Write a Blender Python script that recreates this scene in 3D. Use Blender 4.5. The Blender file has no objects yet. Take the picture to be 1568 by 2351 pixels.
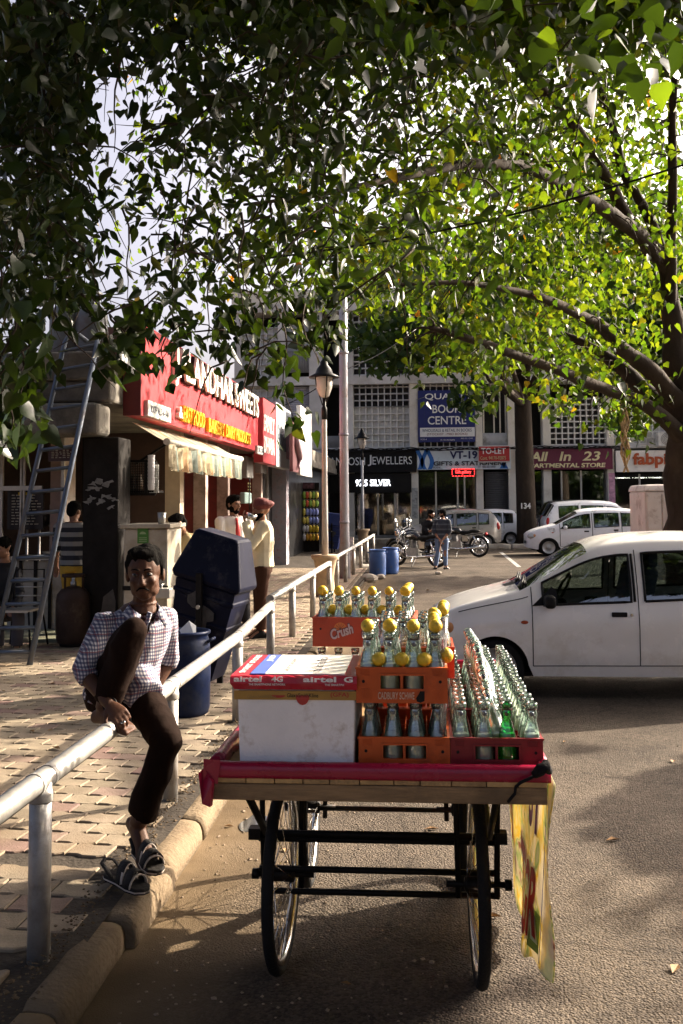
import bpy, bmesh, math, random
import numpy as np
from mathutils import Vector, Matrix, noise as mnoise
S = bpy.context.scene; COL = S.collection
rad = math.radians
# ---------------------------------------------------------------- camera
EYE = 1.75; FPX = 2287.0; YAW = rad(4.57); PITCH = rad(4.0); ROLL = rad(0.4)
CX = 784.0; CY = 1154.0 - FPX*math.tan(PITCH)
_f0 = Vector((-math.sin(YAW), math.cos(YAW), 0)); _r0 = Vector((math.cos(YAW), math.sin(YAW), 0)); _u0 = Vector((0, 0, 1))
_f = _f0*math.cos(PITCH)+_u0*math.sin(PITCH); _u = _u0*math.cos(PITCH)-_f0*math.sin(PITCH)
_r = _r0*math.cos(ROLL)-_u*math.sin(ROLL); _u = _u*math.cos(ROLL)+_r0*math.sin(ROLL)
CAMP = Vector((0, 0, EYE))
cd = bpy.data.cameras.new('camera'); cam = bpy.data.objects.new('camera', cd); COL.objects.link(cam); S.camera = cam
cd.sensor_fit = 'HORIZONTAL'; cd.sensor_width = 24.0; cd.lens = 24.0*FPX/1568.0
cd.shift_y = (CY-1175.5)/1568.0; cd.clip_start = 0.05; cd.clip_end = 2000
cam.matrix_world = Matrix(((_r.x, _u.x, -_f.x, 0), (_r.y, _u.y, -_f.y, 0), (_r.z, _u.z, -_f.z, EYE), (0, 0, 0, 1)))
cd.dof.use_dof = False
# ---------------------------------------------------------------- sky, sun, exposure
SUN_AZ = rad(55.4); SUN_EL = rad(27.3)
W = bpy.data.worlds.new('World'); S.world = W; W.use_nodes = True
nt = W.node_tree; bg = nt.nodes['Background']; sky = nt.nodes.new('ShaderNodeTexSky')
sky.sky_type = 'NISHITA'; sky.sun_disc = False; sky.sun_elevation = SUN_EL; sky.sun_rotation = SUN_AZ
sky.air_density = 0.3; sky.dust_density = 10.0; sky.ozone_density = 0.0
nt.links.new(sky.outputs[0], bg.inputs[0]); bg.inputs[1].default_value = 0.15
sl = bpy.data.lights.new('sun', 'SUN'); sl.energy = 5.0; sl.angle = rad(0.5); sl.color = (1.0, 0.86, 0.68)
so = bpy.data.objects.new('sun', sl); COL.objects.link(so)
SUNV = Vector((math.sin(SUN_AZ)*math.cos(SUN_EL), math.cos(SUN_AZ)*math.cos(SUN_EL), math.sin(SUN_EL)))
so.rotation_euler = SUNV.to_track_quat('Z', 'Y').to_euler(); so.location = (20, 20, 30)
S.view_settings.view_transform = 'Standard'; S.view_settings.look = 'None'
S.view_settings.exposure = 1.75; S.view_settings.gamma = 1.0
S.cycles.max_bounces = 8; S.cycles.transparent_max_bounces = 24; S.cycles.transmission_bounces = 6
S.cycles.diffuse_bounces = 3; S.cycles.glossy_bounces = 3
S.cycles.caustics_reflective = False; S.cycles.caustics_refractive = False
S.cycles.sample_clamp_indirect = 4.0; S.cycles.use_denoising = True
# ---------------------------------------------------------------- pixel helpers (photo measured at 1568 px wide)
def ray(px, py): return _f+_r*((px-CX)/FPX)-_u*((py-CY)/FPX)
def gp(px, py, z=0.0):
    d = ray(px, py); return CAMP+d*((z-EYE)/d.z)
def at(px, py, y):
    d = ray(px, py); return CAMP+d*(y/d.y)
def atx(px, py, x):
    d = ray(px, py); return CAMP+d*(x/d.x)
# ---------------------------------------------------------------- mesh builder
class MB:
    def __init__(s): s.v = []; s.f = []; s.sm = []; s.mi = []; s.cur = 0
    def add(s, vs, fs, smooth=False):
        b = len(s.v); s.v += [tuple(v) for v in vs]
        for f in fs: s.f.append(tuple(i+b for i in f)); s.sm.append(smooth); s.mi.append(s.cur)
        return s
    def box(s, x0, x1, y0, y1, z0, z1):
        v = [(x0,y0,z0),(x1,y0,z0),(x1,y1,z0),(x0,y1,z0),(x0,y0,z1),(x1,y0,z1),(x1,y1,z1),(x0,y1,z1)]
        return s.add(v, [(0,3,2,1),(4,5,6,7),(0,1,5,4),(1,2,6,5),(2,3,7,6),(3,0,4,7)])
    def obox(s, c, sx, sy, sz, rot=None):
        b = MB().box(-sx/2, sx/2, -sy/2, sy/2, -sz/2, sz/2)
        m = Matrix.Translation(Vector(c)) @ (rot.to_4x4() if rot else Matrix.Identity(4))
        return s.app(b, m)
    def app(s, o, m=None):
        b = len(s.v)
        s.v += [tuple(m @ Vector(v)) for v in o.v] if m else o.v
        s.f += [tuple(i+b for i in f) for f in o.f]; s.sm += o.sm
        s.mi += [s.cur if i == 0 else i for i in o.mi]
        return s
    def loft(s, rings, caps=True, closed=True, smooth=True):
        n = len(rings[0]); vs = [p for r in rings for p in r]; fs = []
        for i in range(len(rings)-1):
            for j in range(n if closed else n-1):
                k = (j+1) % n
                fs.append((i*n+j, i*n+k, (i+1)*n+k, (i+1)*n+j))
        s.add(vs, fs, smooth)
        if caps and closed:
            b = len(s.v)-len(vs)
            for base, rev in ((0, True), ((len(rings)-1)*n, False)):
                f = [b+base+j for j in range(n)]
                s.f.append(tuple(f[::-1] if rev else f)); s.sm.append(False); s.mi.append(s.cur)
        return s
    def tube(s, pts, r, n=8, caps=True, smooth=True, flat=None):
        P = [Vector(p) for p in pts]; R = r if isinstance(r, (list, tuple)) else [r]*len(P)
        rings = []; a = None
        for i, p in enumerate(P):
            t = (P[min(i+1, len(P)-1)]-P[max(i-1, 0)])
            if t.length < 1e-9: t = Vector((0, 0, 1))
            t.normalize()
            if a is None:
                a = t.cross(Vector((0, 0, 1)) if abs(t.z) < .9 else Vector((0, 1, 0))).normalized()
            else:
                a = (a-t*a.dot(t)); a = a.normalized() if a.length > 1e-6 else t.orthogonal().normalized()
            b = t.cross(a)
            rings.append([p+(a*math.cos(2*math.pi*k/n)+b*math.sin(2*math.pi*k/n)*(flat or 1))*R[i] for k in range(n)])
        return s.loft(rings, caps, True, smooth)
    def lathe(s, prof, n=16, m=None, smooth=True, caps=True):
        rings = [[Vector((r*math.cos(2*math.pi*k/n), r*math.sin(2*math.pi*k/n), z)) for k in range(n)] for r, z in prof]
        b = MB().loft(rings, caps, True, smooth)
        return s.app(b, m)
    def ell(s, c, rx, ry, rz, rot=None, n=14, k=9):
        prof = [[Vector((rx*math.sin(math.pi*i/k)*math.cos(2*math.pi*j/n), ry*math.sin(math.pi*i/k)*math.sin(2*math.pi*j/n), -rz*math.cos(math.pi*i/k))) for j in range(n)] for i in range(k+1)]
        for q in (0, k):
            prof[q] = [Vector((1e-4*math.cos(2*math.pi*j/n), 1e-4*math.sin(2*math.pi*j/n), prof[q][0].z)) for j in range(n)]
        m = Matrix.Translation(Vector(c)) @ (rot.to_4x4() if rot else Matrix.Identity(4))
        return s.app(MB().loft(prof, True, True, True), m)
    def prism(s, poly, fn, w0, w1):
        n = len(poly)
        vs = [fn(u, v, w0) for u, v in poly]+[fn(u, v, w1) for u, v in poly]
        fs = [tuple(range(n))[::-1], tuple(range(n, 2*n))]+[(i, (i+1) % n, n+(i+1) % n, n+i) for i in range(n)]
        return s.add(vs, fs)
    def quad(s, a, b, c, d): return s.add([a, b, c, d], [(0, 1, 2, 3)])
OFF = {}
def mesh_from(name, mb, mats, off=None):
    me = bpy.data.meshes.new(name)
    v = mb.v if off is None else [(a-off[0], b-off[1], c-off[2]) for a, b, c in mb.v]
    me.from_pydata(v, [], mb.f)
    me.polygons.foreach_set('use_smooth', mb.sm)
    if not isinstance(mats, (list, tuple)): mats = [mats]
    for m in mats: me.materials.append(m)
    if len(mats) > 1: me.polygons.foreach_set('material_index', mb.mi)
    me.update(); return me
def recalc(me):
    bm = bmesh.new(); bm.from_mesh(me); bmesh.ops.recalc_face_normals(bm, faces=bm.faces); bm.to_mesh(me); bm.free()
def obj(name, mb, mats, parent=None, bevel=0, kind=None, fix=True, loc=None, seg=2):
    off = OFF.get(parent.name) if parent else None
    if loc is not None and parent is None: off = Vector(loc)
    me = mesh_from(name, mb, mats, off)
    if fix: recalc(me)
    o = bpy.data.objects.new(name, me); COL.objects.link(o)
    if parent: o.parent = parent
    elif loc is not None: o.location = loc
    if off is not None: OFF[o.name] = Vector(off)
    if kind: o['kind'] = kind
    if bevel:
        md = o.modifiers.new('bevel', 'BEVEL'); md.width = bevel; md.segments = seg; md.limit_method = 'ANGLE'; md.angle_limit = rad(40)
    return o
def tag(o, label=None, cat=None, group=None, kind=None):
    if label: o['label'] = label
    if cat: o['category'] = cat
    if group: o['group'] = group
    if kind: o['kind'] = kind
    return o
def thing(name, label, cat, loc=(0, 0, 0), rz=0.0, group=None, world=True):
    o = bpy.data.objects.new(name, None); COL.objects.link(o); o.empty_display_size = .1
    o.location = loc; o.rotation_euler = (0, 0, rz)
    if world: OFF[o.name] = Vector(loc)
    return tag(o, label, cat, group)
def dup(root, loc=None, rot=None, label=None, group=None):
    r = root.copy(); COL.objects.link(r)
    if loc is not None: r.location = loc
    if rot is not None: r.rotation_euler = rot
    if label: r['label'] = label
    if group: r['group'] = group
    for ch in list(root.children):
        c = ch.copy(); COL.objects.link(c); c.parent = r
        for g in ch.children:
            d = g.copy(); COL.objects.link(d); d.parent = c
    return r
# ---- text: returns MB in local plane u (right), v (up), w (towards reader)
def text_mb(s, w, h, depth=.004, bold=0.0, shear=0.0):
    c = bpy.data.curves.new('t', 'FONT'); c.body = s; c.size = 1; c.resolution_u = 3; c.offset = bold; c.shear = shear
    o = bpy.data.objects.new('t', c); me = bpy.data.meshes.new_from_object(o)
    vs = np.array([v.co[:] for v in me.vertices]); fs = [tuple(p.vertices) for p in me.polygons]
    bpy.data.objects.remove(o); bpy.data.curves.remove(c); bpy.data.meshes.remove(me)
    mb = MB()
    if len(vs) == 0: return mb
    mn, mx = vs.min(0), vs.max(0)
    vs = (vs-mn)/np.maximum(mx-mn, 1e-6)
    n = len(vs)
    top = [(a*w, b*h, depth) for a, b, _ in vs]
    mb.add(top, fs)
    cnt = {}
    for f in fs:
        for i in range(len(f)):
            e = (f[i], f[(i+1) % len(f)]); k = (min(e), max(e)); cnt.setdefault(k, []).append(e)
    bot = [(a*w, b*h, 0) for a, b, _ in vs]
    side = [(e[0][1], e[0][0], e[0][0]+n, e[0][1]+n) for k, e in cnt.items() if len(e) == 1]
    mb.add(top+bot, side)
    return mb
def place(mb, o, u, v, w):
    M = Matrix(((u[0], v[0], w[0], o[0]), (u[1], v[1], w[1], o[1]), (u[2], v[2], w[2], o[2]), (0, 0, 0, 1)))
    return MB().app(mb, M)
FRONT = ((1, 0, 0), (0, 0, 1), (0, -1, 0))      # faces the camera (-y)
EAST = ((0, 1, 0), (0, 0, 1), (1, 0, 0))        # faces +x
def text(name, s, o, frame, w, h, mat, parent, depth=.006, bold=0.0, shear=0.0):
    return obj(name, place(text_mb(s, w, h, depth, bold, shear), o, *frame), mat, parent, fix=False)
# ---------------------------------------------------------------- materials
MATS = {}
def nd(t, k, **kw):
    n = t.nodes.new(k)
    for a, b in kw.items(): setattr(n, a, b)
    return n
def M(name, col, rough=.6, metal=0, var=.12, scale=6, bump=0, bscale=60, spec=None, dirt=None, dcol=(.12,.09,.06), dscale=2.5, coat=0, emit=0, trans=0, grain=None):
    if name in MATS: return MATS[name]
    if spec is None: spec = .12 if max(col) < .06 and rough > .3 else .4
    m = bpy.data.materials.new(name); m.use_nodes = True; t = m.node_tree; L = t.links.new
    p = t.nodes['Principled BSDF']
    tc = nd(t, 'ShaderNodeTexCoord')
    co = tc.outputs['Object']
    if grain:
        mp = nd(t, 'ShaderNodeMapping'); mp.inputs['Scale'].default_value = grain; L(co, mp.inputs[0]); co = mp.outputs[0]
    nz = nd(t, 'ShaderNodeTexNoise'); nz.inputs['Scale'].default_value = scale; nz.inputs['Detail'].default_value = 6; nz.inputs['Roughness'].default_value = .65
    L(co, nz.inputs['Vector'])
    mr = nd(t, 'ShaderNodeMapRange'); mr.inputs[1].default_value = .3; mr.inputs[2].default_value = .7
    mr.inputs[3].default_value = 1-var; mr.inputs[4].default_value = 1+var; L(nz.outputs[0], mr.inputs[0])
    mx = nd(t, 'ShaderNodeMix', data_type='RGBA', blend_type='MULTIPLY'); mx.inputs[0].default_value = 1
    mx.inputs[6].default_value = (*col, 1); L(mr.outputs[0], mx.inputs[7]); c = mx.outputs[2]
    if dirt:
        n2 = nd(t, 'ShaderNodeTexNoise'); n2.inputs['Scale'].default_value = dscale; n2.inputs['Detail'].default_value = 8; n2.inputs['Roughness'].default_value = .7
        L(tc.outputs['Object'], n2.inputs['Vector'])
        r2 = nd(t, 'ShaderNodeMapRange'); r2.inputs[1].default_value = .62-dirt*.35; r2.inputs[2].default_value = .72; L(n2.outputs[0], r2.inputs[0])
        m2 = nd(t, 'ShaderNodeMix', data_type='RGBA'); L(r2.outputs[0], m2.inputs[0]); L(c, m2.inputs[6]); m2.inputs[7].default_value = (*dcol, 1); c = m2.outputs[2]
    L(c, p.inputs['Base Color'])
    rr = nd(t, 'ShaderNodeMapRange'); rr.inputs[3].default_value = max(0, rough-.12); rr.inputs[4].default_value = min(1, rough+.12); L(nz.outputs[0], rr.inputs[0])
    L(rr.outputs[0], p.inputs['Roughness'])
    p.inputs['Metallic'].default_value = metal; p.inputs['Specular IOR Level'].default_value = spec
    p.inputs['Coat Weight'].default_value = coat; p.inputs['Coat Roughness'].default_value = .08
    if emit: L(c, p.inputs['Emission Color']); p.inputs['Emission Strength'].default_value = emit
    if bump:
        nb = nd(t, 'ShaderNodeTexNoise'); nb.inputs['Scale'].default_value = bscale; nb.inputs['Detail'].default_value = 5; L(co, nb.inputs['Vector'])
        bp = nd(t, 'ShaderNodeBump'); bp.inputs['Strength'].default_value = min(1, bump); bp.inputs['Distance'].default_value = .01*max(1, bump); L(nb.outputs[0], bp.inputs['Height']); L(bp.outputs[0], p.inputs['Normal'])
    if trans:
        tr = nd(t, 'ShaderNodeBsdfTranslucent'); L(c, tr.inputs[0]); ms = nd(t, 'ShaderNodeMixShader'); ms.inputs[0].default_value = trans
        L(p.outputs[0], ms.inputs[1]); L(tr.outputs[0], ms.inputs[2]); L(ms.outputs[0], t.nodes['Material Output'].inputs[0])
    MATS[name] = m; return m
def leaf_mat(name, hues, trans=.45, rough=.35):
    m = bpy.data.materials.new(name); m.use_nodes = True; t = m.node_tree; L = t.links.new
    p = t.nodes['Principled BSDF']; g = nd(t, 'ShaderNodeNewGeometry'); cr = nd(t, 'ShaderNodeValToRGB')
    el = cr.color_ramp.elements
    while len(el) < len(hues): el.new(.5)
    for i, (q, c) in enumerate(hues): el[i].position = q; el[i].color = (*c, 1)
    L(g.outputs['Random Per Island'], cr.inputs[0])
    L(cr.outputs[0], p.inputs['Base Color']); p.inputs['Roughness'].default_value = rough; p.inputs['Specular IOR Level'].default_value = .28
    br = nd(t, 'ShaderNodeMix', data_type='RGBA', blend_type='MULTIPLY'); br.inputs[0].default_value = 1; L(cr.outputs[0], br.inputs[6]); br.inputs[7].default_value = (3.7, 3.1, .75, 1)
    tr = nd(t, 'ShaderNodeBsdfTranslucent'); L(br.outputs[2], tr.inputs[0]); ms = nd(t, 'ShaderNodeMixShader'); ms.inputs[0].default_value = trans
    L(p.outputs[0], ms.inputs[1]); L(tr.outputs[0], ms.inputs[2]); L(ms.outputs[0], t.nodes['Material Output'].inputs[0])
    return m
def clear_mat(name, col, edge, rough=.03, edge_pow=.35, body=0.0, gloss=.12):
    """thin glass: tinted see-through film, darker towards the rim where the glass is thicker, with a glossy coat"""
    m = bpy.data.materials.new(name); m.use_nodes = True; t = m.node_tree; L = t.links.new
    t.nodes.remove(t.nodes['Principled BSDF'])
    lw = nd(t, 'ShaderNodeLayerWeight'); lw.inputs[0].default_value = edge_pow
    mx = nd(t, 'ShaderNodeMix', data_type='RGBA'); L(lw.outputs['Facing'], mx.inputs[0]); mx.inputs[6].default_value = (*col, 1); mx.inputs[7].default_value = (*edge, 1)
    tp = nd(t, 'ShaderNodeBsdfTransparent'); L(mx.outputs[2], tp.inputs[0])
    gl = nd(t, 'ShaderNodeBsdfGlossy'); gl.inputs['Roughness'].default_value = rough; gl.inputs[0].default_value = (1, 1, 1, 1)
    fr = nd(t, 'ShaderNodeFresnel'); fr.inputs[0].default_value = 1.5
    ad = nd(t, 'ShaderNodeMath', operation='ADD', use_clamp=True); ad.inputs[1].default_value = gloss-.04; L(fr.outputs[0], ad.inputs[0])
    ms = nd(t, 'ShaderNodeMixShader'); L(ad.outputs[0], ms.inputs[0]); L(tp.outputs[0], ms.inputs[1]); L(gl.outputs[0], ms.inputs[2])
    out = ms.outputs[0]
    if body:
        df = nd(t, 'ShaderNodeBsdfDiffuse'); df.inputs[0].default_value = (*edge, 1); m3 = nd(t, 'ShaderNodeMixShader'); m3.inputs[0].default_value = body
        L(out, m3.inputs[1]); L(df.outputs[0], m3.inputs[2]); out = m3.outputs[0]
    L(out, t.nodes['Material Output'].inputs[0]); return m
# remesh bodies in a small side scene so that evaluation stays quick
S2 = bpy.data.scenes.new('bench')
def remesh(mb, voxel, smooth=2, wrinkle=0, wscale=8, seed=0):
    me = mesh_from('tmp', mb, []); recalc(me)
    o = bpy.data.objects.new('tmp', me); S2.collection.objects.link(o)
    r = o.modifiers.new('r', 'REMESH'); r.mode = 'VOXEL'; r.voxel_size = voxel; r.adaptivity = 0
    s = o.modifiers.new('s', 'SMOOTH'); s.iterations = smooth; s.factor = .5
    with bpy.context.temp_override(scene=S2, view_layer=S2.view_layers[0]): dg = bpy.context.evaluated_depsgraph_get()
    ev = o.evaluated_get(dg); e = bpy.data.meshes.new_from_object(ev, depsgraph=dg)
    n = len(e.vertices); v = np.empty(n*3, np.float32); e.vertices.foreach_get('co', v); v = v.reshape(-1, 3)
    if wrinkle:
        nn = np.empty(n*3, np.float32); e.vertices.foreach_get('normal', nn); nn = nn.reshape(-1, 3)
        off = Vector((seed*3.1, seed*1.7, 0))
        h = np.array([mnoise.noise(Vector((p[0]*wscale, p[1]*wscale, p[2]*wscale*.55))+off) for p in v])
        v = v+nn*((1-np.abs(h)*2.2)*wrinkle)[:, None]
    out = MB(); out.v = [tuple(map(float, p)) for p in v]; out.f = [tuple(p.vertices) for p in e.polygons]
    out.sm = [True]*len(out.f); out.mi = [0]*len(out.f)
    bpy.data.objects.remove(o); bpy.data.meshes.remove(me); bpy.data.meshes.remove(e)
    return out
rnd = random.Random(7)
# ================================================================ GROUND
def asphalt_mat():
    m = bpy.data.materials.new('asphalt'); m.use_nodes = True; t = m.node_tree; L = t.links.new; p = t.nodes['Principled BSDF']
    tc = nd(t, 'ShaderNodeTexCoord'); co = tc.outputs['Object']
    v = nd(t, 'ShaderNodeTexVoronoi'); v.inputs['Scale'].default_value = 95; L(co, v.inputs['Vector'])
    v2 = nd(t, 'ShaderNodeTexNoise'); v2.inputs['Scale'].default_value = 160; v2.inputs['Detail'].default_value = 4; L(co, v2.inputs['Vector'])
    n1 = nd(t, 'ShaderNodeTexNoise'); n1.inputs['Scale'].default_value = .9; n1.inputs['Detail'].default_value = 9; n1.inputs['Roughness'].default_value = .7; L(co, n1.inputs['Vector'])
    cr = nd(t, 'ShaderNodeValToRGB'); e = cr.color_ramp.elements; e[0].position = .3; e[0].color = (.048, .040, .033, 1); e[1].position = .72; e[1].color = (.115, .095, .076, 1); L(n1.outputs[0], cr.inputs[0])
    # pale and dark stones of the aggregate
    c2 = nd(t, 'ShaderNodeValToRGB'); e = c2.color_ramp.elements; e[0].position = .1; e[0].color = (.6, .58, .56, 1); e[1].position = .95; e[1].color = (1.45, 1.4, 1.32, 1)
    wn = nd(t, 'ShaderNodeSeparateColor'); L(v.outputs['Color'], wn.inputs[0]); L(wn.outputs[0], c2.inputs[0])
    mx = nd(t, 'ShaderNodeMix', data_type='RGBA', blend_type='MULTIPLY'); mx.inputs[0].default_value = .85; L(cr.outputs[0], mx.inputs[6]); L(c2.outputs[0], mx.inputs[7])
    n7 = nd(t, 'ShaderNodeTexNoise'); n7.inputs['Scale'].default_value = .55; n7.inputs['Detail'].default_value = 5; n7.inputs['Distortion'].default_value = .8; L(co, n7.inputs['Vector'])
    r7 = nd(t, 'ShaderNodeMapRange'); r7.inputs[1].default_value = .56; r7.inputs[2].default_value = .68; r7.inputs[3].default_value = 1; r7.inputs[4].default_value = .55; L(n7.outputs[0], r7.inputs[0])
    vc = nd(t, 'ShaderNodeTexVoronoi', feature='DISTANCE_TO_EDGE'); vc.inputs['Scale'].default_value = .42; wv = nd(t, 'ShaderNodeMix', data_type='RGBA', blend_type='LINEAR_LIGHT'); wv.inputs[0].default_value = .35; L(co, wv.inputs[6]); L(n1.outputs['Color'], wv.inputs[7]); L(wv.outputs[2], vc.inputs['Vector'])
    rc = nd(t, 'ShaderNodeMapRange'); rc.inputs[1].default_value = .002; rc.inputs[2].default_value = .009; rc.inputs[3].default_value = .72; rc.inputs[4].default_value = 1; L(vc.outputs['Distance'], rc.inputs[0])
    mk = nd(t, 'ShaderNodeMath', operation='MULTIPLY'); L(r7.outputs[0], mk.inputs[0]); L(rc.outputs[0], mk.inputs[1])
    mz = nd(t, 'ShaderNodeMix', data_type='RGBA', blend_type='MULTIPLY'); mz.inputs[0].default_value = 1; L(mx.outputs[2], mz.inputs[6]); L(mk.outputs[0], mz.inputs[7]); mx = mz
    # sand swept against the kerb
    sx = nd(t, 'ShaderNodeSeparateXYZ'); L(co, sx.inputs[0])
    n3 = nd(t, 'ShaderNodeTexNoise'); n3.inputs['Scale'].default_value = 2.2; n3.inputs['Detail'].default_value = 7; L(co, n3.inputs['Vector'])
    ma = nd(t, 'ShaderNodeMath', operation='MULTIPLY_ADD'); ma.inputs[1].default_value = .9; L(n3.outputs[0], ma.inputs[0]); L(sx.outputs[0], ma.inputs[2])
    mr = nd(t, 'ShaderNodeMapRange'); mr.inputs[1].default_value = -.62; mr.inputs[2].default_value = -.02; mr.inputs[3].default_value = 1; mr.inputs[4].default_value = 0; L(ma.outputs[0], mr.inputs[0])
    m3 = nd(t, 'ShaderNodeMix', data_type='RGBA'); L(mr.outputs[0], m3.inputs[0]); L(mx.outputs[2], m3.inputs[6])
    sc = nd(t, 'ShaderNodeValToRGB'); e = sc.color_ramp.elements; e[0].position = .3; e[0].color = (.085, .06, .035, 1); e[1].position = .75; e[1].color = (.19, .135, .078, 1); L(n3.outputs[0], sc.inputs[0]); L(sc.outputs[0], m3.inputs[7])
    L(m3.outputs[2], p.inputs['Base Color']); p.inputs['Roughness'].default_value = .9; p.inputs['Specular IOR Level'].default_value = .12
    bs = nd(t, 'ShaderNodeMath', operation='SUBTRACT'); bs.inputs[0].default_value = 1; L(mr.outputs[0], bs.inputs[1])
    b1 = nd(t, 'ShaderNodeBump'); b1.inputs['Distance'].default_value = .0075; b1.invert = True; L(v.outputs['Distance'], b1.inputs['Height']); L(bs.outputs[0], b1.inputs['Strength'])
    b2 = nd(t, 'ShaderNodeBump'); b2.inputs['Distance'].default_value = .006; b2.inputs['Strength'].default_value = .6; L(v2.outputs[0], b2.inputs['Height']); L(b1.outputs[0], b2.inputs['Normal'])
    b3 = nd(t, 'ShaderNodeBump'); b3.inputs['Distance'].default_value = .05; b3.inputs['Strength'].default_value = .5; L(n3.outputs[0], b3.inputs['Height']); L(b2.outputs[0], b3.inputs['Normal'])
    L(b3.outputs[0], p.inputs['Normal']); return m
road = obj('road', MB().quad((-400, -300, 0), (400, -300, 0), (400, 600, 0), (-400, 600, 0)), asphalt_mat(), kind='structure')
def paver_mat():
    m = bpy.data.materials.new('paver_concrete'); m.use_nodes = True; t = m.node_tree; L = t.links.new; p = t.nodes['Principled BSDF']
    g = nd(t, 'ShaderNodeNewGeometry'); oi = nd(t, 'ShaderNodeObjectInfo')
    ad = nd(t, 'ShaderNodeMath', operation='ADD'); L(g.outputs['Random Per Island'], ad.inputs[0]); L(oi.outputs['Random'], ad.inputs[1])
    fr = nd(t, 'ShaderNodeMath', operation='FRACT'); L(ad.outputs[0], fr.inputs[0])
    cr = nd(t, 'ShaderNodeValToRGB'); cr.color_ramp.interpolation = 'CONSTANT'; el = cr.color_ramp.elements
    cs = [(0, (.215, .175, .125)), (.2, (.25, .205, .145)), (.45, (.19, .155, .11)), (.62, (.23, .185, .135)), (.84, (.21, .15, .12)), (.93, (.19, .125, .105))]
    while len(el) < len(cs): el.new(.5)
    for i, (q, c) in enumerate(cs): el[i].position = q; el[i].color = (*c, 1)
    L(fr.outputs[0], cr.inputs[0])
    n = nd(t, 'ShaderNodeTexNoise'); n.inputs['Scale'].default_value = 7; n.inputs['Detail'].default_value = 8; n.inputs['Roughness'].default_value = .7; L(g.outputs['Position'], n.inputs['Vector'])
    mr = nd(t, 'ShaderNodeMapRange'); mr.inputs[1].default_value = .25; mr.inputs[2].default_value = .75; mr.inputs[3].default_value = .62; mr.inputs[4].default_value = 1.25; L(n.outputs[0], mr.inputs[0])
    mx = nd(t, 'ShaderNodeMix', data_type='RGBA', blend_type='MULTIPLY'); mx.inputs[0].default_value = 1; L(cr.outputs[0], mx.inputs[6]); L(mr.outputs[0], mx.inputs[7])
    n2 = nd(t, 'ShaderNodeTexNoise'); n2.inputs['Scale'].default_value = 1.3; n2.inputs['Detail'].default_value = 6; L(g.outputs['Position'], n2.inputs['Vector'])
    r2 = nd(t, 'ShaderNodeMapRange'); r2.inputs[1].default_value = .52; r2.inputs[2].default_value = .7; L(n2.outputs[0], r2.inputs[0])
    m2 = nd(t, 'ShaderNodeMix', data_type='RGBA'); L(r2.outputs[0], m2.inputs[0]); L(mx.outputs[2], m2.inputs[6]); m2.inputs[7].default_value = (.17, .125, .08, 1)
    L(m2.outputs[2], p.inputs['Base Color']); p.inputs['Roughness'].default_value = .85; p.inputs['Specular IOR Level'].default_value = .2
    n3 = nd(t, 'ShaderNodeTexNoise'); n3.inputs['Scale'].default_value = 110; n3.inputs['Detail'].default_value = 4; L(g.outputs['Position'], n3.inputs['Vector'])
    b = nd(t, 'ShaderNodeBump'); b.inputs['Strength'].default_value = .45; b.inputs['Distance'].default_value = .006; L(n3.outputs[0], b.inputs['Height'])
    b2 = nd(t, 'ShaderNodeBump'); b2.inputs['Strength'].default_value = .3; b2.inputs['Distance'].default_value = .02; L(n.outputs[0], b2.inputs['Height']); L(b.outputs[0], b2.inputs['Normal'])
    L(b2.outputs[0], p.inputs['Normal']); return m
PAV = paver_mat()
dirtm = M('packed_dirt', (.11, .08, .05), .95, spec=.1, var=.35, scale=5, bump=1, bscale=50)
cement = M('rough_cement', (.05, .041, .032), .9, spec=.15, var=.4, scale=3, bump=1, bscale=35, dirt=.5, dcol=(.045, .037, .03))
# slab under the pavers, with a lumpy broken front
mb = MB(); nx, ny = 40, 34
vs = []
for j in range(ny+1):
    for i in range(nx+1):
        x = -6.6+(5.33)*i/nx; y = -1+4.75*j/ny
        e = min(1, (3.75-y)/.5)
        z = .098+.016*(1-max(0,e)**.5)+max(0, e)*(.02*mnoise.noise(Vector((x*2.1, y*2.1, 0)))+.012*mnoise.noise(Vector((x*7, y*7, 3))))
        vs.append((x, y, z))
mb.add(vs, [(j*(nx+1)+i, j*(nx+1)+i+1, (j+1)*(nx+1)+i+1, (j+1)*(nx+1)+i) for j in range(ny) for i in range(nx)], True)
mb.quad((-6.6, 3.75, .114), (-1.27, 3.75, .114), (-1.27, 40, .114), (-6.6, 40, .114))
mb.quad((-1.27, -1, 0), (-1.27, 40, 0), (-1.27, 40, .098), (-1.27, -1, .098))
mb.quad((-6.6, 40, 0), (-1.27, 40, 0), (-1.27, 40, .114), (-6.6, 40, .114))
pavement = obj('pavement', mb, cement, kind='structure')
OFF[pavement.name] = Vector((0, 0, 0))
def paver_outline(L, D, g=.0035, a=.02):
    def e(u): return -a*min(1, max(0, (u-.28)/.16))+a*min(1, max(0, (u-.8)/.16))
    us = [0, .28, .44, .8, .96, 1]
    lo = [(g+(L-2*g)*u, g+e(u)) for u in us]; hi = [(g+(L-2*g)*u, D-g+e(u)) for u in us]
    return lo+hi[::-1]
def paver_mb(L, D, h=.034):
    o = paver_outline(L, D); n = len(o); cx, cy = L/2, D/2
    ins = [(cx+(x-cx)*.955, cy+(y-cy)*.94) for x, y in o]
    mb = MB(); vs = [(x-cx, y-cy, -h) for x, y in o]+[(x-cx, y-cy, -.005) for x, y in o]+[(x-cx, y-cy, 0) for x, y in ins]
    fs = [(i, (i+1) % n, n+(i+1) % n, n+i) for i in range(n)]+[(n+i, n+(i+1) % n, 2*n+(i+1) % n, 2*n+i) for i in range(n)]+[tuple(range(2*n, 3*n))]
    return mb.add(vs, fs)
fields = [(.205, .152, rad(-6), 4.55, 25.0, .124), (.235, .165, rad(-2), 3.30, 4.47, .121)]
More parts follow.
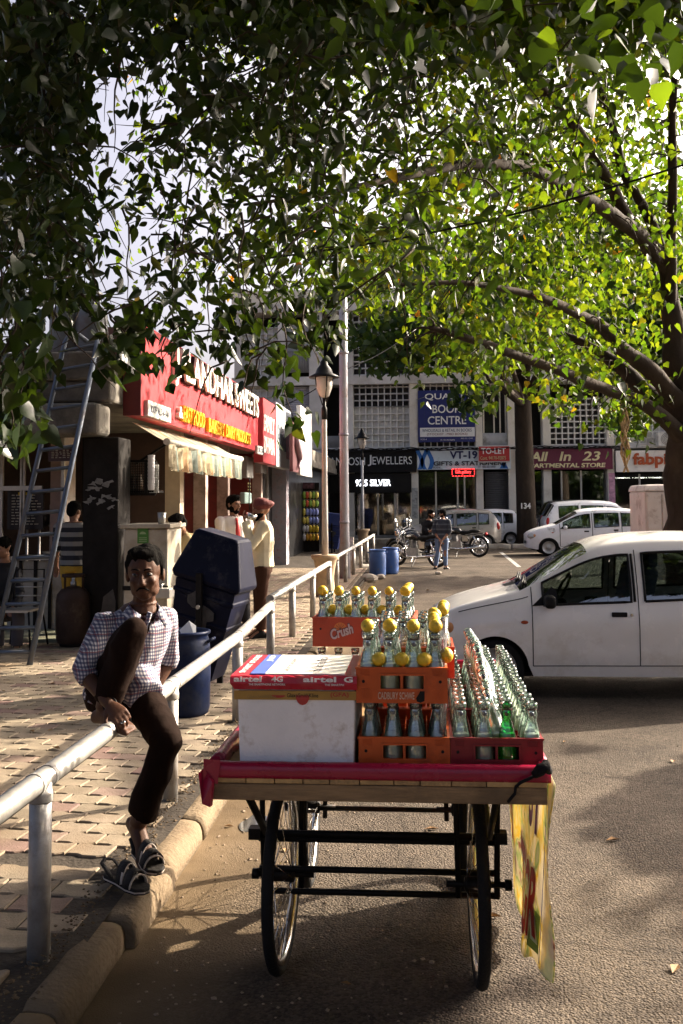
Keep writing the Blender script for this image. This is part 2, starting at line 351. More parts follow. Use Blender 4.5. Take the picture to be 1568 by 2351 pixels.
cand = []
for fi, (L_, D_, an, y0, y1, zt) in enumerate(fields):
    ca, sa = math.cos(an), math.sin(an)
    for j in range(-10, int((y1-y0)/D_)+14):
        for i in range(-2, int(6.0/L_)+3):
            u = -6.4+i*L_+(j % 2)*L_*.5; v = y0+j*D_+.3
            x = u*ca-(v-y0)*sa*0-math.sin(an)*0; y = v+(u+1.3)*math.tan(an)
            if x+L_*.5 > (-1.28 if fi else -1.36) or x < -6.4 or y < y0 or y > y1: continue
            if fi == 1 and (rnd.random() < .04 or (y < 3.62 and rnd.random() < .45)): continue
            if fi == 0 and y < 4.62 and rnd.random() < .3: continue
            cand.append(((Vector((x, y, 0))-CAMP).length, fi, x, y, an+rnd.uniform(-.012, .012), zt+rnd.uniform(-.002, .002), rnd.uniform(-.011, .011), rnd.uniform(-.011, .011)))
# only those inside the picture become single pieces, the largest 300; the rest one mesh
def in_view(p, m=30):
    v = Vector(p)-CAMP; z = v.dot(_f)
    if z < .1: return False
    a, b = CX+FPX*v.dot(_r)/z, CY-FPX*v.dot(_u)/z
    return -m < a < 1568+m and -m < b < 2351+m
cand.sort(); single = 0; rest = MB()
pmesh = [mesh_from('paver', paver_mb(f[0], f[1]), PAV) for f in fields]
pbase = [paver_mb(f[0], f[1]) for f in fields]
for d, fi, x, y, an, z, tx, ty in cand:
    if single < 300 and in_view((x, y, z)):
        o = bpy.data.objects.new('paver', pmesh[fi]); COL.objects.link(o); o.parent = pavement
        o.location = (x, y, z); o.rotation_euler = (tx, ty, an); single += 1
    else:
        rest.app(pbase[fi], Matrix.Translation((x, y, z)) @ Matrix.Rotation(an, 4, 'Z') @ Matrix.Rotation(tx, 4, 'X') @ Matrix.Rotation(ty, 4, 'Y'))
obj('paving', rest, PAV, pavement, kind='stuff', fix=False)
# kerb of rounded concrete stones
kerb = obj('kerb', MB().box(-1.34, -1.2, -1, 24, -.02, .03), dirtm, kind='structure'); OFF[kerb.name] = Vector((0, 0, 0))
kerbm = M('kerb_concrete', (.18, .135, .085), .9, spec=.2, var=.3, scale=4, bump=1, bscale=45, dirt=.5, dcol=(.10, .072, .045), dscale=4)
def kerb_stone(x, y, ln, seed, an=0.0, mat=None, par=None, w=.085, h=.122):
    rings = []
    for i in range(10):
        t = i/9; ring = []
        for k in range(12):
            a = math.pi*k/11
            rr = 1+.09*mnoise.noise(Vector((seed*3.7+math.cos(a)*1.2, t*ln*3, math.sin(a)*1.5)))
            if i in (0, 9): rr *= .955
            px = -math.copysign(abs(math.cos(a))**.62, math.cos(a))*w*rr; pz = (math.sin(a)**.55)*h*rr
            ring.append(Vector((px, (t-.5)*ln, pz)))
        rings.append(ring)
    b = MB().loft(rings, True, True, True)
    return obj('kerb_stone', place(b, (x, y, -.01), (math.cos(an), math.sin(an), 0), (-math.sin(an), math.cos(an), 0), (0, 0, 1)), mat or kerbm, par or kerb, fix=True)
y = .6; k = 0
while y < 17.5:
    ln = rnd.uniform(.58, .72); kerb_stone(-1.25+.02*math.sin(y*1.7)+rnd.uniform(-.012, .012), y+ln/2, ln-.012, k, rnd.uniform(-.02, .02)); y += ln; k += 1
for (px, py) in ((835, 1318), (858, 1292), (880, 1280)):
    g = gp(px, py); kerb_stone(g.x-.3, g.y, 1.1, k, rad(-20)); k += 1
# tree island far down the road, edged with kerb stones
isl = obj('tree_island', MB().box(2.3, 9, 37.2, 39.6, 0, .1), dirtm, kind='structure'); OFF[isl.name] = Vector((0, 0, 0))
pale = M('pale_concrete', (.42, .38, .32), .85, var=.25, scale=5, bump=.5, dirt=.4)
for i in range(7): kerb_stone(2.75+i*.95, 37.05, .93, 50+i, rad(90), pale, isl, .14, .22)
kerb_stone(2.2, 37.6, 1.1, 60, 0, pale, isl, .14, .22)
# crumbled soil and grit on the pavement side of the kerb, small litter on the road
def scatter(name, n, fn, mat, label, cat, kind='stuff', s0=.004, s1=.014, flat=.6):
    mb = MB()
    for i in range(n):
        x, y, z = fn(); s = rnd.uniform(s0, s1)*(1 if rnd.random() < .85 else 1.8)
        rt = Matrix.Rotation(rnd.uniform(0, 6.3), 3, 'Z')
        p = [Vector((s*rnd.uniform(.7, 1.2)*a, s*rnd.uniform(.7, 1.2)*b, s*flat*rnd.uniform(.5, 1.1)*c)) for a, b, c in ((1, 0, 0), (0, 1, 0), (-1, 0, 0), (0, -1, 0), (0, 0, 1), (0, 0, -1))]
        mb.add([rt @ q+Vector((x, y, z)) for q in p], [(0, 1, 4), (1, 2, 4), (2, 3, 4), (3, 0, 4), (1, 0, 5), (2, 1, 5), (3, 2, 5), (0, 3, 5)])
    o = obj(name, mb, mat, fix=False); return tag(o, label, cat, kind=kind)
def soil():
    y = 2.2+rnd.random()**1.6*8; return (-1.37+rnd.gauss(0, .035), y, .125+rnd.uniform(-.005, .02))
scatter('soil', 1500, soil, dirtm, 'crumbled dark soil and grit along the back of the kerb', 'soil', s0=.003, s1=.009)
def grit():
    y = 2.3+rnd.random()**1.5*14; return (-1.1+abs(rnd.gauss(0, .6)), y, .003)
scatter('gravel', 1300, grit, M('grit', (.26, .2, .14), .9, var=.4, scale=30), 'loose sand and small stones on the road by the kerb', 'gravel', s0=.003, s1=.009)
def pebb(): return (rnd.uniform(-.6, 3.2), 2.2+rnd.random()**1.4*20, .002)
scatter('loose_chippings', 900, pebb, M('chip', (.2, .16, .12), .9, var=.5, scale=30), 'loose grey chippings lying on the asphalt road', 'gravel', s0=.002, s1=.007)
# painted parking lines
wp = M('worn_paint', (.32, .32, .31), .7, var=.35, scale=9, dirt=.6, dcol=(.14, .12, .1), dscale=4)
for a, b in (((1150, 1268), (1192, 1302)),):
    A, B = gp(*a), gp(*b); d = (B-A).normalized(); n = Vector((-d.y, d.x, 0))*.06
    obj('parking_line', MB().quad(*[(q.x, q.y, .004) for q in (A-n, B-n, B+n, A+n)]), wp, kind='structure')
# puddle by the kerb under the cart
P0 = gp(588, 1888)
mb = MB(); mb.add([(P0.x+.075*math.cos(a)*(1+.3*math.sin(2*a)), P0.y+.15*math.sin(a)*(1+.25*math.cos(3*a)), .004) for a in [i*math.pi/20 for i in range(40)]], [tuple(range(40))])
tag(obj('puddle', mb, M('water', (.02, .018, .015), .03, var=0, spec=.8)), 'small wet puddle on the sand beside the kerb', 'puddle', kind='structure')
# ================================================================ BACK BUILDING (far end of the street)
YB = 43.0
def bx(px, py=1050): return at(px, py, YB).x
def bz(py, px=1000): return at(px, py, YB).z
conc = M('grey_render', (.62, .61, .59), .85, var=.22, scale=.8, bump=.4, bscale=12, dirt=.45, dcol=(.36, .335, .30), dscale=.7)
cream = M('cream_paint', (.76, .72, .63), .8, var=.12, scale=1.2, dirt=.35, dcol=(.5, .45, .36), dscale=1.2)
greyp = M('grey_paint', (.26, .26, .26), .8, var=.12, scale=1.2, dirt=.3, dcol=(.2, .18, .16), dscale=1)
darki = M('dark_interior', (.018, .017, .016), .7, var=.2)
bdark = M('black_panel', (.012, .012, .013), .35, var=.1)
glassd = M('shop_glass', (.02, .022, .022), .04, var=.1, spec=.7)
shut = M('shutter_steel', (.55, .55, .62), .45, metal=.3, var=.08, scale=2, dirt=.2, dcol=(.2, .17, .15))
shutg = M('grey_shutter', (.12, .12, .125), .5, metal=.3, var=.1, scale=2)
alum = M('aluminium', (.45, .45, .45), .4, metal=.8, var=.1)
block = thing('shop_block', 'grey three storey concrete shop block with block screens across the end of the street', 'building', (bx(1100), YB, 0))
zT, zL, zS = bz(712), bz(868), bz(1030)   # roof, first floor ledge, top of signs
x0, x1 = bx(540), bx(1900)
obj('rear_wall', MB().box(x0, x1, YB+1.0, YB+11, 0, zT), darki, block)
obj('roof_slab', MB().box(x0-.1, x1, YB-.35, YB+11, zT, zT+.35), conc, block)
obj('parapet', MB().box(x0-.1, x1, YB-.35, YB-.15, zT+.352, zT+.95), cream, block)
obj('ledge', MB().box(x0-.1, x1, YB-.30, YB+1, zL-.25, zL+.12), conc, block)
obj('ledge', MB().box(x0-.1, x1, YB-.12, YB+1, bz(1034), bz(1026)), conc, block)
cols = [(540, 556), (640, 656), (712, 742), (786, 812), (942, 960), (1092, 1108), (1166, 1182), (1246, 1264), (1392, 1408), (1546, 1566), (1700, 1716)]
for a, b in cols:
    up = MB().box(bx(a), bx(b), YB-.22, YB+.6, zL+.122, zT-.002)
    obj('pillar', up, conc if a < 900 else cream, block)
    obj('pillar', MB().box(bx(a), bx(b), YB-.22, YB+.6, zS+.03, zL-.252), conc if a < 800 else cream, block)
    obj('pillar', MB().box(bx(a), bx(b), YB-.2, YB+.6, 0, zS-.05), cream if a > 800 else conc, block)
def jaali(px0, px1, py0, py1, nx, nz, mat, dep=.3, t=.045):
    a, b, z1, z0 = bx(px0), bx(px1), bz(py0), bz(py1); mb = MB()
    for i in range(nx+1):
        x = a+(b-a)*i/nx; off = .0
        mb.box(x-t/2, x+t/2, YB+off, YB+dep, z0, z1)
    for j in range(nz+1):
        z = z0+(z1-z0)*j/nz
        mb.box(a-t/2, b+t/2, YB-.012, YB+dep-.02, z-t/2, z+t/2)
    return obj('block_screen', mb, mat, block)
jw = M('screen_white', (.78, .77, .73), .8, var=.1, scale=2, dirt=.25, dcol=(.35, .32, .28), dscale=2)
jg = M('screen_grey', (.6, .6, .61), .8, var=.15, scale=2, dirt=.3, dcol=(.2, .19, .17), dscale=2)
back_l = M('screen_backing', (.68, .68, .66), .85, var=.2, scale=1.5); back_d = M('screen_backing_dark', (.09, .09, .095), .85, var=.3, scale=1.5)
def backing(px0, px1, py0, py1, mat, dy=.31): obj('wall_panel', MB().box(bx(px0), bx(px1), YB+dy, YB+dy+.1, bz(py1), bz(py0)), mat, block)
jaali(812, 941, 872, 932, 9, 4, jg); backing(812, 941, 872, 932, back_d)
jaali(812, 941, 932.5, 1026, 9, 6, jw, .12); backing(812, 941, 932.5, 1026, back_l, .13)
jaali(961, 1091, 870, 1026, 9, 10, jw); backing(961, 1091, 870, 1026, back_d)
jaali(1264, 1392, 920, 1024, 9, 8, jw); backing(1264, 1392, 920, 1024, back_d); 
jaali(1409, 1546, 930, 1024, 9, 7, jw, .14); backing(1409, 1546, 930, 1024, back_l, .15)
jaali(812, 942, 720, 858, 9, 9, jg); backing(812, 942, 720, 858, back_d)
jaali(556, 640, 745, 858, 6, 8, jg, .12); backing(556, 640, 745, 858, back_l, .13)
jaali(556, 640, 875, 1020, 6, 10, jg, .12); backing(556, 640, 875, 1020, back_l, .13)
jaali(1264, 1392, 720, 858, 9, 9, jw); backing(1264, 1392, 720, 858, back_d)
jaali(960, 1092, 720, 858, 9, 9, jw); backing(960, 1092, 720, 858, back_d)
def slats(name, px0, px1, py0, py1, mat, n, dy=.05, vert=False):
    a, b, z1, z0 = bx(px0), bx(px1), bz(py0), bz(py1); pts = []
    mb = MB()
    if vert:
        for i in range(n):
            x = a+(b-a)*i/n; w = (b-a)/n; mb.tube([(x+w/2, YB+dy, z0), (x+w/2, YB+dy, z1)], w*.52, 6)
    else:
        for i in range(n):
            z = z0+(z1-z0)*i/n; h = (z1-z0)/n; mb.tube([(a, YB+dy, z+h/2), (b, YB+dy, z+h/2)], h*.52, 6)
    return obj(name, mb, mat, block)
slats('rolling_shutter', 657, 711, 882, 1025, shut, 34)
obj('shutter_box', MB().box(bx(657), bx(711), YB-.05, YB+.3, bz(882), bz(872)), darki, block)
slats('balcony_panel', 743, 786, 998, 1026, greyp, 22, -.02, True)
slats('balcony_panel', 1109, 1165, 996, 1026, jg, 26, -.02, True)
slats('balcony_railing', 657, 712, 800, 850, greyp, 14, .02, True)
obj('window_pane', MB().box(bx(657), bx(712), YB+.2, YB+.24, bz(800), bz(735)), M('curtain_grey', (.4, .42, .46), .6), block)
win = obj('window', MB().box(bx(1112), bx(1164), YB+.15, YB+.2, bz(996), bz(880)), M('window_dark', (.02, .02, .022), .08), block)
for px in (1112, 1136, 1150, 1163): obj('frame_bar', MB().box(bx(px)-.03, bx(px)+.03, YB+.1, YB+.152, bz(996), bz(880)), cream, win)
# far right air conditioner and drain pipe
ac = thing('air_conditioner', 'white air conditioner unit with fan grille hung on the block wall above the fabric shop', 'air conditioner', (bx(1522), YB, bz(1034)))
obj('casing', MB().box(bx(1503), bx(1542), YB-.65, YB-.23, bz(1032), bz(1000)), M('ac_white', (.62, .62, .58), .5, dirt=.3), ac, bevel=.02)
mb = MB(); c = Vector((bx(1524), YB-.66, bz(1016)))
for k in range(5): mb.tube([c+Vector((.06*k*math.cos(a), 0, .06*k*math.sin(a))) for a in [i*math.pi/10 for i in range(21)]], .007, 4)
obj('fan_grille', mb, M('dark_grey_metal', (.06, .06, .06), .5, metal=.5), ac)
# ---- shopfronts at street level, each with a sign board that is a thing of its own
def sign(name, label, px0, px1, py0, py1, col, dy=-.35, thick=.14, rough=.45, dirt=.2):
    a, b, z1, z0 = bx(px0), bx(px1), bz(py0), bz(py1)
    t = thing(name, label, 'sign', ((a+b)/2, YB+dy, z0))
    obj('board', MB().box(a, b, YB+dy, YB+dy+thick, z0, z1), M(name+'_'+str(px0), col, rough, var=.08, scale=1.5, dirt=dirt, dcol=tuple(c*.6 for c in col)), t, bevel=.01)
    return t
def stext(t, s, px0, px1, py0, py1, mat, dy=-.352, depth=.03, bold=0.0, shear=0.0):
    a, b, z1, z0 = bx(px0), bx(px1), bz(py0), bz(py1)
    return text('lettering', s, (a, YB+dy, z0), FRONT, b-a, z1-z0, mat, t, depth, bold, shear)
white = M('white_letters', (.85, .85, .83), .5, var=.05); silver = M('silver_letters', (.8, .8, .8), .4, metal=.1, var=.05)
t = sign('jewellers_sign', 'long black fascia sign reading SANTOSH JEWELLERS', 744, 956, 1032, 1084, (.012, .012, .013))
stext(t, 'S', 746, 757, 1044, 1068, silver); stext(t, 'ANTOSH', 758.5, 839, 1049, 1067, silver)
stext(t, 'J', 845, 854, 1044, 1069, silver); stext(t, 'EWELLERS', 856, 946, 1048, 1066, silver)
t = thing('silver_sign', 'white lit letters reading 92.5 SILVER over the jeweller door', 'sign', (bx(857), YB-.25, bz(1118)))
obj('board', MB().box(bx(748), bx(944), YB-.22, YB-.1, bz(1130), bz(1086)), bdark, t)
stext(t, '92.5 SILVER', 817, 897, 1100, 1115, M('lit_white', (.9, .92, 1), .5, var=0, emit=1.6), -.222, .03, .012)
t = sign('gift_shop_sign', 'pale blue fascia sign reading VT-19 GIFTS & STATIONERS with blue swirls', 958, 1171, 1030, 1079, (.72, .8, .84))
navy = M('navy_letters', (.02, .03, .12), .5, var=.05); bluem = M('blue_swirl', (.03, .16, .5), .5, var=.05)
stext(t, 'VT-19', 1032, 1095, 1037, 1055, navy, bold=.03); stext(t, 'GIFTS & STATIONERS', 995, 1158, 1060, 1070, M('dark_letters', (.03, .03, .05), .5), bold=.02)
stext(t, 'SCO-4', 994, 1010, 1072, 1076, navy); stext(t, 'SEC-23, CHD', 1106, 1136, 1072, 1076, navy)
for px, s in ((963, 1), (975, -1), (986, 1), (1150, 1), (1160, -1)):
    a0, z1, z0 = bx(px), bz(1031), bz(1078); w = .09
    L_ = [(a0+.1*s*math.sin((z-z0)*5), z) for z in [z0+(z1-z0)*i/12 for i in range(13)]]
    mb = MB()
    for i in range(12): mb.quad((L_[i][0]-w, YB-.356, L_[i][1]), (L_[i][0]+w, YB-.356, L_[i][1]), (L_[i+1][0]+w, YB-.356, L_[i+1][1]), (L_[i+1][0]-w, YB-.356, L_[i+1][1]))
    obj('swirl', mb, bluem, t)
t = sign('to_let_sign', 'red and white hoarding reading TO-LET fixed over the pale blue sign', 1096, 1169, 1026, 1064, (.6, .6, .58), -.5, .08)
obj('red_panel', MB().box(bx(1098), bx(1167), YB-.52, YB-.503, bz(1061), bz(1028)), M('sign_red', (.5, .04, .04), .5, var=.1), t)
stext(t, 'TO-LET', 1103, 1159, 1031, 1045, white, -.522, .02, .02); stext(t, 'Cont. 94170-92875', 1101, 1159, 1050, 1058, M('cream_letters', (.6, .5, .28), .5), -.522, .02, .01)
t = sign('department_store_sign', 'maroon fascia sign reading All In 23 DEPARTMENTAL STORE', 1186, 1403, 1032, 1081, (.14, .018, .05))
gold = M('gold_letters', (.8, .72, .42), .5, var=.1)
stext(t, 'All', 1214, 1256, 1041, 1062, gold, bold=.03, shear=.2); stext(t, 'In', 1281, 1308, 1041, 1062, gold, bold=.02, shear=.2); stext(t, '23', 1334, 1375, 1041, 1062, gold, bold=.02, shear=.2)
stext(t, 'DEPARTMENTAL STORE', 1192, 1386, 1067, 1077, gold, bold=.03, shear=.1)
t = sign('fabric_shop_sign', 'white fascia sign with orange brush letters reading fabpit', 1410, 1620, 1040, 1088, (.82, .8, .75))
stext(t, 'fabpit', 1448, 1542, 1046, 1080, M('orange_letters', (.42, .08, .02), .5, var=.1), -.352, .06, .03)
t = sign('book_centre_sign', 'large navy board reading QUALITY BOOK CENTRE on the block screen', 961, 1091, 898, 1016, (.02, .03, .16), -.3, .08, dirt=.1)
for s, a, b, c, d in (('QUALITY', 977, 1086, 905, 921), ('BOOK', 994, 1060, 931, 950), ('CENTRE', 983, 1071, 957, 976)): stext(t, s, a, b, c, d, white, -.302, .02, .012)
obj('white_panel', MB().box(bx(965), bx(1090), YB-.312, YB-.302, bz(1004), bz(983)), white, t)
stext(t, 'WHOLESALE & RETAIL IN BOOKS', 970, 1083, 986, 993, navy, -.313, .006); stext(t, '(STOCKIST : MBD BOOKS)', 981, 1073, 995.5, 1002, M('maroon_letters', (.2, .03, .03), .5), -.313, .006)
stext(t, 'SCO-4', 966, 980, 1008, 1011, white, -.302, .01); stext(t, 'M. 94170-92875', 1012, 1044, 1010, 1013, white, -.302, .01); stext(t, 'SEC-23, CHD', 1058, 1086, 1007, 1010, white, -.302, .01)
for i in range(1, 9): obj('seam', MB().box(bx(961+i*14.4)-.006, bx(961+i*14.4)+.006, YB-.306, YB-.299, bz(1015), bz(899)), M('seam', (.03, .05, .14), .5), t)
t = thing('gift_gallery_sign', 'small red lit sign reading Gift gallery over the glass shop door', 'sign', (bx(1062), YB-.4, bz(1095)))
obj('board', MB().box(bx(1036), bx(1089), YB-.4, YB-.34, bz(1095), bz(1077)), bdark, t)
red_l = M('red_light', (1, .03, .03), .5, var=0, emit=2.2)
stext(t, 'Gift gallery', 1044, 1080, 1081, 1090, red_l, -.402, .02, .01)
mb = MB()
for i in range(8):
    for py in (1078.2, 1094): mb.box(bx(1037+i*6.5), bx(1041+i*6.5), YB-.42, YB-.402, bz(py+.7), bz(py-.7))
for j in range(3):
    for px in (1037, 1087.5): mb.box(bx(px-.6), bx(px+.6), YB-.42, YB-.402, bz(1091-j*5), bz(1088-j*5))
obj('light_border', mb, red_l, t)
# glazed fronts
def shopfront(name, label, px0, px1, py0, py1, mull, seed, warm=.5):
    r = random.Random(seed); a, b, z1 = bx(px0), bx(px1), bz(py0)
    t = thing(name, label, 'shopfront', ((a+b)/2, YB+.4, 0))
    obj('room_wall', MB().box(a, b, YB+2.6, YB+2.7, 0, z1), M('shop_room_'+name, (.16, .135, .1), .8, var=.3), t)
    obj('pane', MB().box(a, b, YB+.30, YB+.32, .35, z1-.02), SHOPG, t)
    obj('plinth', MB().box(a, b, YB+.1, YB+.5, 0, .33), greyp, t)
    for px in mull: obj('mullion', MB().box(bx(px)-.035, bx(px)+.035, YB+.25, YB+.298, .33, z1), alum, t)
    cs = [(.45, .35, .2), (.3, .05, .04), (.5, .48, .42), (.1, .18, .1), (.4, .3, .08), (.06, .08, .16)]
    for k in range(3):
        zz = .5+k*.62
        obj('shelf', MB().box(a+.15, b-.15, YB+1.2, YB+1.7, zz, zz+.04), M('shelf_wood', (.12, .09, .06), .6), t)
        for c in range(3):
            mb = MB()
            for q in range(5):
                x = r.uniform(a+.2, b-.5); w = r.uniform(.12, .32); mb.box(x, x+w, YB+1.2+r.random()*.1+c*.12, YB+1.3+c*.12, zz+.042, zz+.042+r.uniform(.12, .4))
            obj('goods', mb, M('goods_%d' % ((k*3+c+seed) % 6), cs[(k*3+c+seed) % 6], .5, var=.4, scale=12), t, kind='stuff')
    return t
SHOPG = clear_mat('shop_glazing', (.75, .78, .76), (.4, .42, .41), gloss=.10)
shopfront('jewellery_shop', 'dark glazed jeweller shopfront under the 92.5 SILVER letters', 800, 943, 1131, 1240, (826, 866, 905), 1)
shopfront('gift_shop', 'glazed gift shop front behind the pillar and silver hatchback', 962, 1110, 1082, 1240, (1000, 1050, 1066, 1098), 2)
shopfront('grocery_store', 'dark open store front with book shelves behind the big trunk', 1184, 1393, 1083, 1240, (1290, 1335), 3)
shopfront('fabric_shop', 'bright lit glazed shopfront below the fabpit sign', 1412, 1546, 1092, 1240, (1470,), 4)
lt = thing('ceiling_light', 'white tube lights glowing inside the fabric shop', 'lamp', (bx(1440), YB+1, bz(1100)))
for px in (1422, 1462, 1500): obj('tube', MB().box(bx(px), bx(px+34), YB+1.0, YB+1.06, bz(1101), bz(1098.5)), M('tube_light', (1, .95, .85), .5, var=0, emit=3), lt)
sh = slats('rolling_shutter', 1113, 1166, 1084, 1210, shutg, 30, .1)
obj('shop_recess', MB().box(bx(742), bx(800), YB+.05, YB+.1, 0, bz(1086)), bdark, block)
obj('poster', MB().box(bx(945), bx(958), YB-.212, YB-.203, bz(1190), bz(1120)), M('torn_bills', (.4, .4, .38), .8, var=.6, scale=7), block)
obj('poster', MB().box(bx(1394), bx(1408), YB-.212, YB-.203, bz(1160), bz(1090)), M('pink_bill', (.55, .3, .42), .7, var=.6, scale=4), block)
# step in front of the shops
obj('shop_step', MB().box(x0, x1, YB-1.6, YB-.22, 0, .22), pale, kind='structure')
for k in range(5):
    mb = MB(); pts = []
    xa, xb = bx(742), bx(1420); zb = bz(1027-k*1.4)
    for i in range(41): xx = xa+(xb-xa)*i/40; pts.append((xx, YB-.42-k*.03, zb-.12*abs(math.sin(i*.52+k*.7))-.04*k))
    cb = obj('cable', mb.tube(pts, .018, 5), bdark, block)

fl_ = M('dry_leaf', (.2, .11, .04), .8, var=.5, scale=20)
mb = MB()
for i in range(90):
    x, y = (rnd.uniform(-1.1, 2.5), 2.4+rnd.random()**1.3*18) if i % 3 else (rnd.uniform(-4, -1.45), rnd.uniform(4, 12))
    z = .004 if x > -1.2 else .128; a = rnd.uniform(0, 6.3); s_ = rnd.uniform(.02, .045); c_, d_ = math.cos(a), math.sin(a)
    mb.add([(x+s_*(u*c_-v*d_), y+s_*(u*d_+v*c_), z+s_*h) for u, v, h in ((-1, 0, .05), (0, -.5, .3), (1.1, 0, .1), (0, .5, .35), (0, 0, 0))], [(0, 1, 4), (1, 2, 4), (2, 3, 4), (3, 0, 4)])
tag(obj('fallen_leaves', mb, fl_, fix=False), 'dry brown leaves fallen on the road and pavement', 'leaves', kind='stuff')
# ================================================================ LEFT ROW OF LOW SHOPS
XF = -3.95
oldc = M('old_concrete', (.17, .155, .13), .9, var=.45, scale=2.2, bump=.8, bscale=18, dirt=.6, dcol=(.05, .045, .04), dscale=2.5)
sooty = M('sooty_wall', (.016, .014, .013), .75, var=.5, scale=4, bump=.5, bscale=20)
redw = M('red_wall', (.15, .022, .018), .6, var=.15, scale=3, dirt=.3, dcol=(.09, .02, .018))
pinkp = M('pale_post', (.38, .29, .25), .7, var=.15, scale=4, dirt=.3)
steel = M('galvanised', (.42, .43, .45), .38, metal=.85, var=.18, scale=9, dirt=.3, dcol=(.2, .2, .2), dscale=6)
dsteel = M('brushed_steel', (.4, .39, .37), .35, metal=.7, var=.2, scale=5, dirt=.3)
blackm = M('black_iron', (.012, .011, .011), .45, metal=.4, var=.3, scale=12)
left = thing('sweet_shop', 'low sooty concrete shop booth under the red sweets sign', 'building', (XF, 11.5, 0))
YL = 11.5
def lx(px, y=YL): return at(px, 1100, y).x
def lz(py, y=YL, px=200): return at(px, py, y).z
obj('roof_slab', MB().box(-9, -3.62, YL-.15, 43, 2.95, 3.2), oldc, left, bevel=.03)
obj('parapet', MB().box(-9, -3.62, YL-.2, YL+.05, 3.202, lz(812)), oldc, left, bevel=.03)
obj('canopy_beam', MB().box(-9, -3.70, YL-.32, YL+.15, lz(1003), lz(930)), oldc, left, bevel=.06, seg=3)
obj('fascia', MB().box(-9, -3.64, YL-.1, YL-.02, lz(928), 2.948), oldc, left)
obj('parapet', MB().box(-3.9, -3.66, YL+.06, 42.6, 3.202, lz(812)), oldc, left)
colm = obj('corner_column', MB().box(lx(190), lx(272), YL, YL+.5, .1, lz(1004)), sooty, left, bevel=.02)
billm = M('torn_poster', (.2, .195, .185), .8, var=.5, scale=9)
r3 = random.Random(3)
for (pa, pb, ya, yb, n) in ((196, 262, 1090, 1128, 6), (200, 266, 1128, 1165, 9)):
    for k in range(n):
        cx, cz = lx(r3.uniform(pa, pb)), lz(r3.uniform(ya, yb)); q = []
        for a in range(9): rr = r3.uniform(.01, .075); q.append((cx+rr*math.cos(a*.7), YL-.004-k*.0006, cz+rr*.6*math.sin(a*.7)))
        obj('torn_bill', MB().add(q, [tuple(range(9))]), billm, left)
q = [(lx(a), YL-.004, lz(b)) for a, b in ((218, 1475), (222, 1420), (236, 1400), (240, 1370), (262, 1352), (268, 1380), (266, 1475))]
obj('bare_plaster', MB().add(q, [tuple(range(7))]), M('bare_plaster', (.1, .09, .08), .9, var=.3, scale=6), left)
obj('rear_wall', MB().box(-9, -8.9, YL, 43, .1, 2.95), sooty, left)
obj('partition', MB().box(-8.9, -4.0, 16.5, 16.6, .1, 2.95), M('brown_room_wall', (.06, .035, .03), .7, var=.4, scale=2), left)
obj('side_wall', MB().box(-9.2, -9, YL-.1, 43, .1, 3.2), oldc, left)
obj('floor_slab', MB().box(-8.9, -4.02, YL+.1, 16.5, .1, .16), M('green_floor', (.2, .21, .15), .35, var=.3, scale=3, dirt=.4), left)
# white pillar inside, glazing bars, menu boards
obj('pillar', MB().box(lx(116, 13), lx(140, 13), 13, 13.4, .1, 2.9), M('pink_plaster', (.3, .22, .2), .8, var=.2), left)
obj('pillar', MB().box(lx(140.5, 13), lx(151, 13), 12.98, 13.38, .1, 2.9), M('white_plaster', (.45, .4, .36), .8, var=.2), left)
for px in (10, 56, 60, 150): obj('frame_bar', MB().box(lx(px, 13)-.02, lx(px, 13)+.02, 12.9, 12.94, 1.3, 2.9), dsteel, left)
obj('frame_bar', MB().box(lx(0, 13), lx(104, 13), 12.88, 12.92, lz(1120, 13)-.03, lz(1120, 13)+.03), dsteel, left)
def menu(name, label, px0, px1, py0, py1, y, rows, colr, tilt=0, title=None):
    t = thing(name, label, 'menu board', (lx((px0+px1)/2, y), y, lz(py1, y)))
    a, b, z1, z0 = lx(px0, y), lx(px1, y), lz(py0, y), lz(py1, y)
    obj('board', MB().box(a, b, y, y+.04, z0, z1), M('menu_black_'+name, colr, .3, var=.1), t)
    mb = MB(); n = rows
    for i in range(n):
        z = z1-(z1-z0)*(i+1.8)/(n+2.5); x = a+(b-a)*.12
        for c in range(2):
            xx = x+c*(b-a)*.42
            for w in range(r3.randint(2, 3)):
                ww = r3.uniform(.06, .12)*(b-a); mb.box(xx, xx+ww, y-.004, y-.001, z, z+(z1-z0)*.32/(n+2)); xx += ww+.02
    obj('menu_lines', mb, M('menu_text', (.5, .48, .42), .6), t, fix=False, kind='stuff')
    if title: obj('title_bar', MB().box(a+(b-a)*.3, a+(b-a)*.72, y-.006, y-.001, z1-(z1-z0)*.12, z1-(z1-z0)*.05), M('menu_title', (.6, .45, .03), .6), t)
    return t
menu('menu_board', 'tall black menu board with yellow heading on the shop wall', 18, 100, 1125, 1215, 13.1, 11, (.01, .01, .02), title=1)
menu('price_board', 'wide maroon price board with rows of print under the canopy', 110, 172, 1022, 1058, 12.0, 6, (.04, .012, .02))
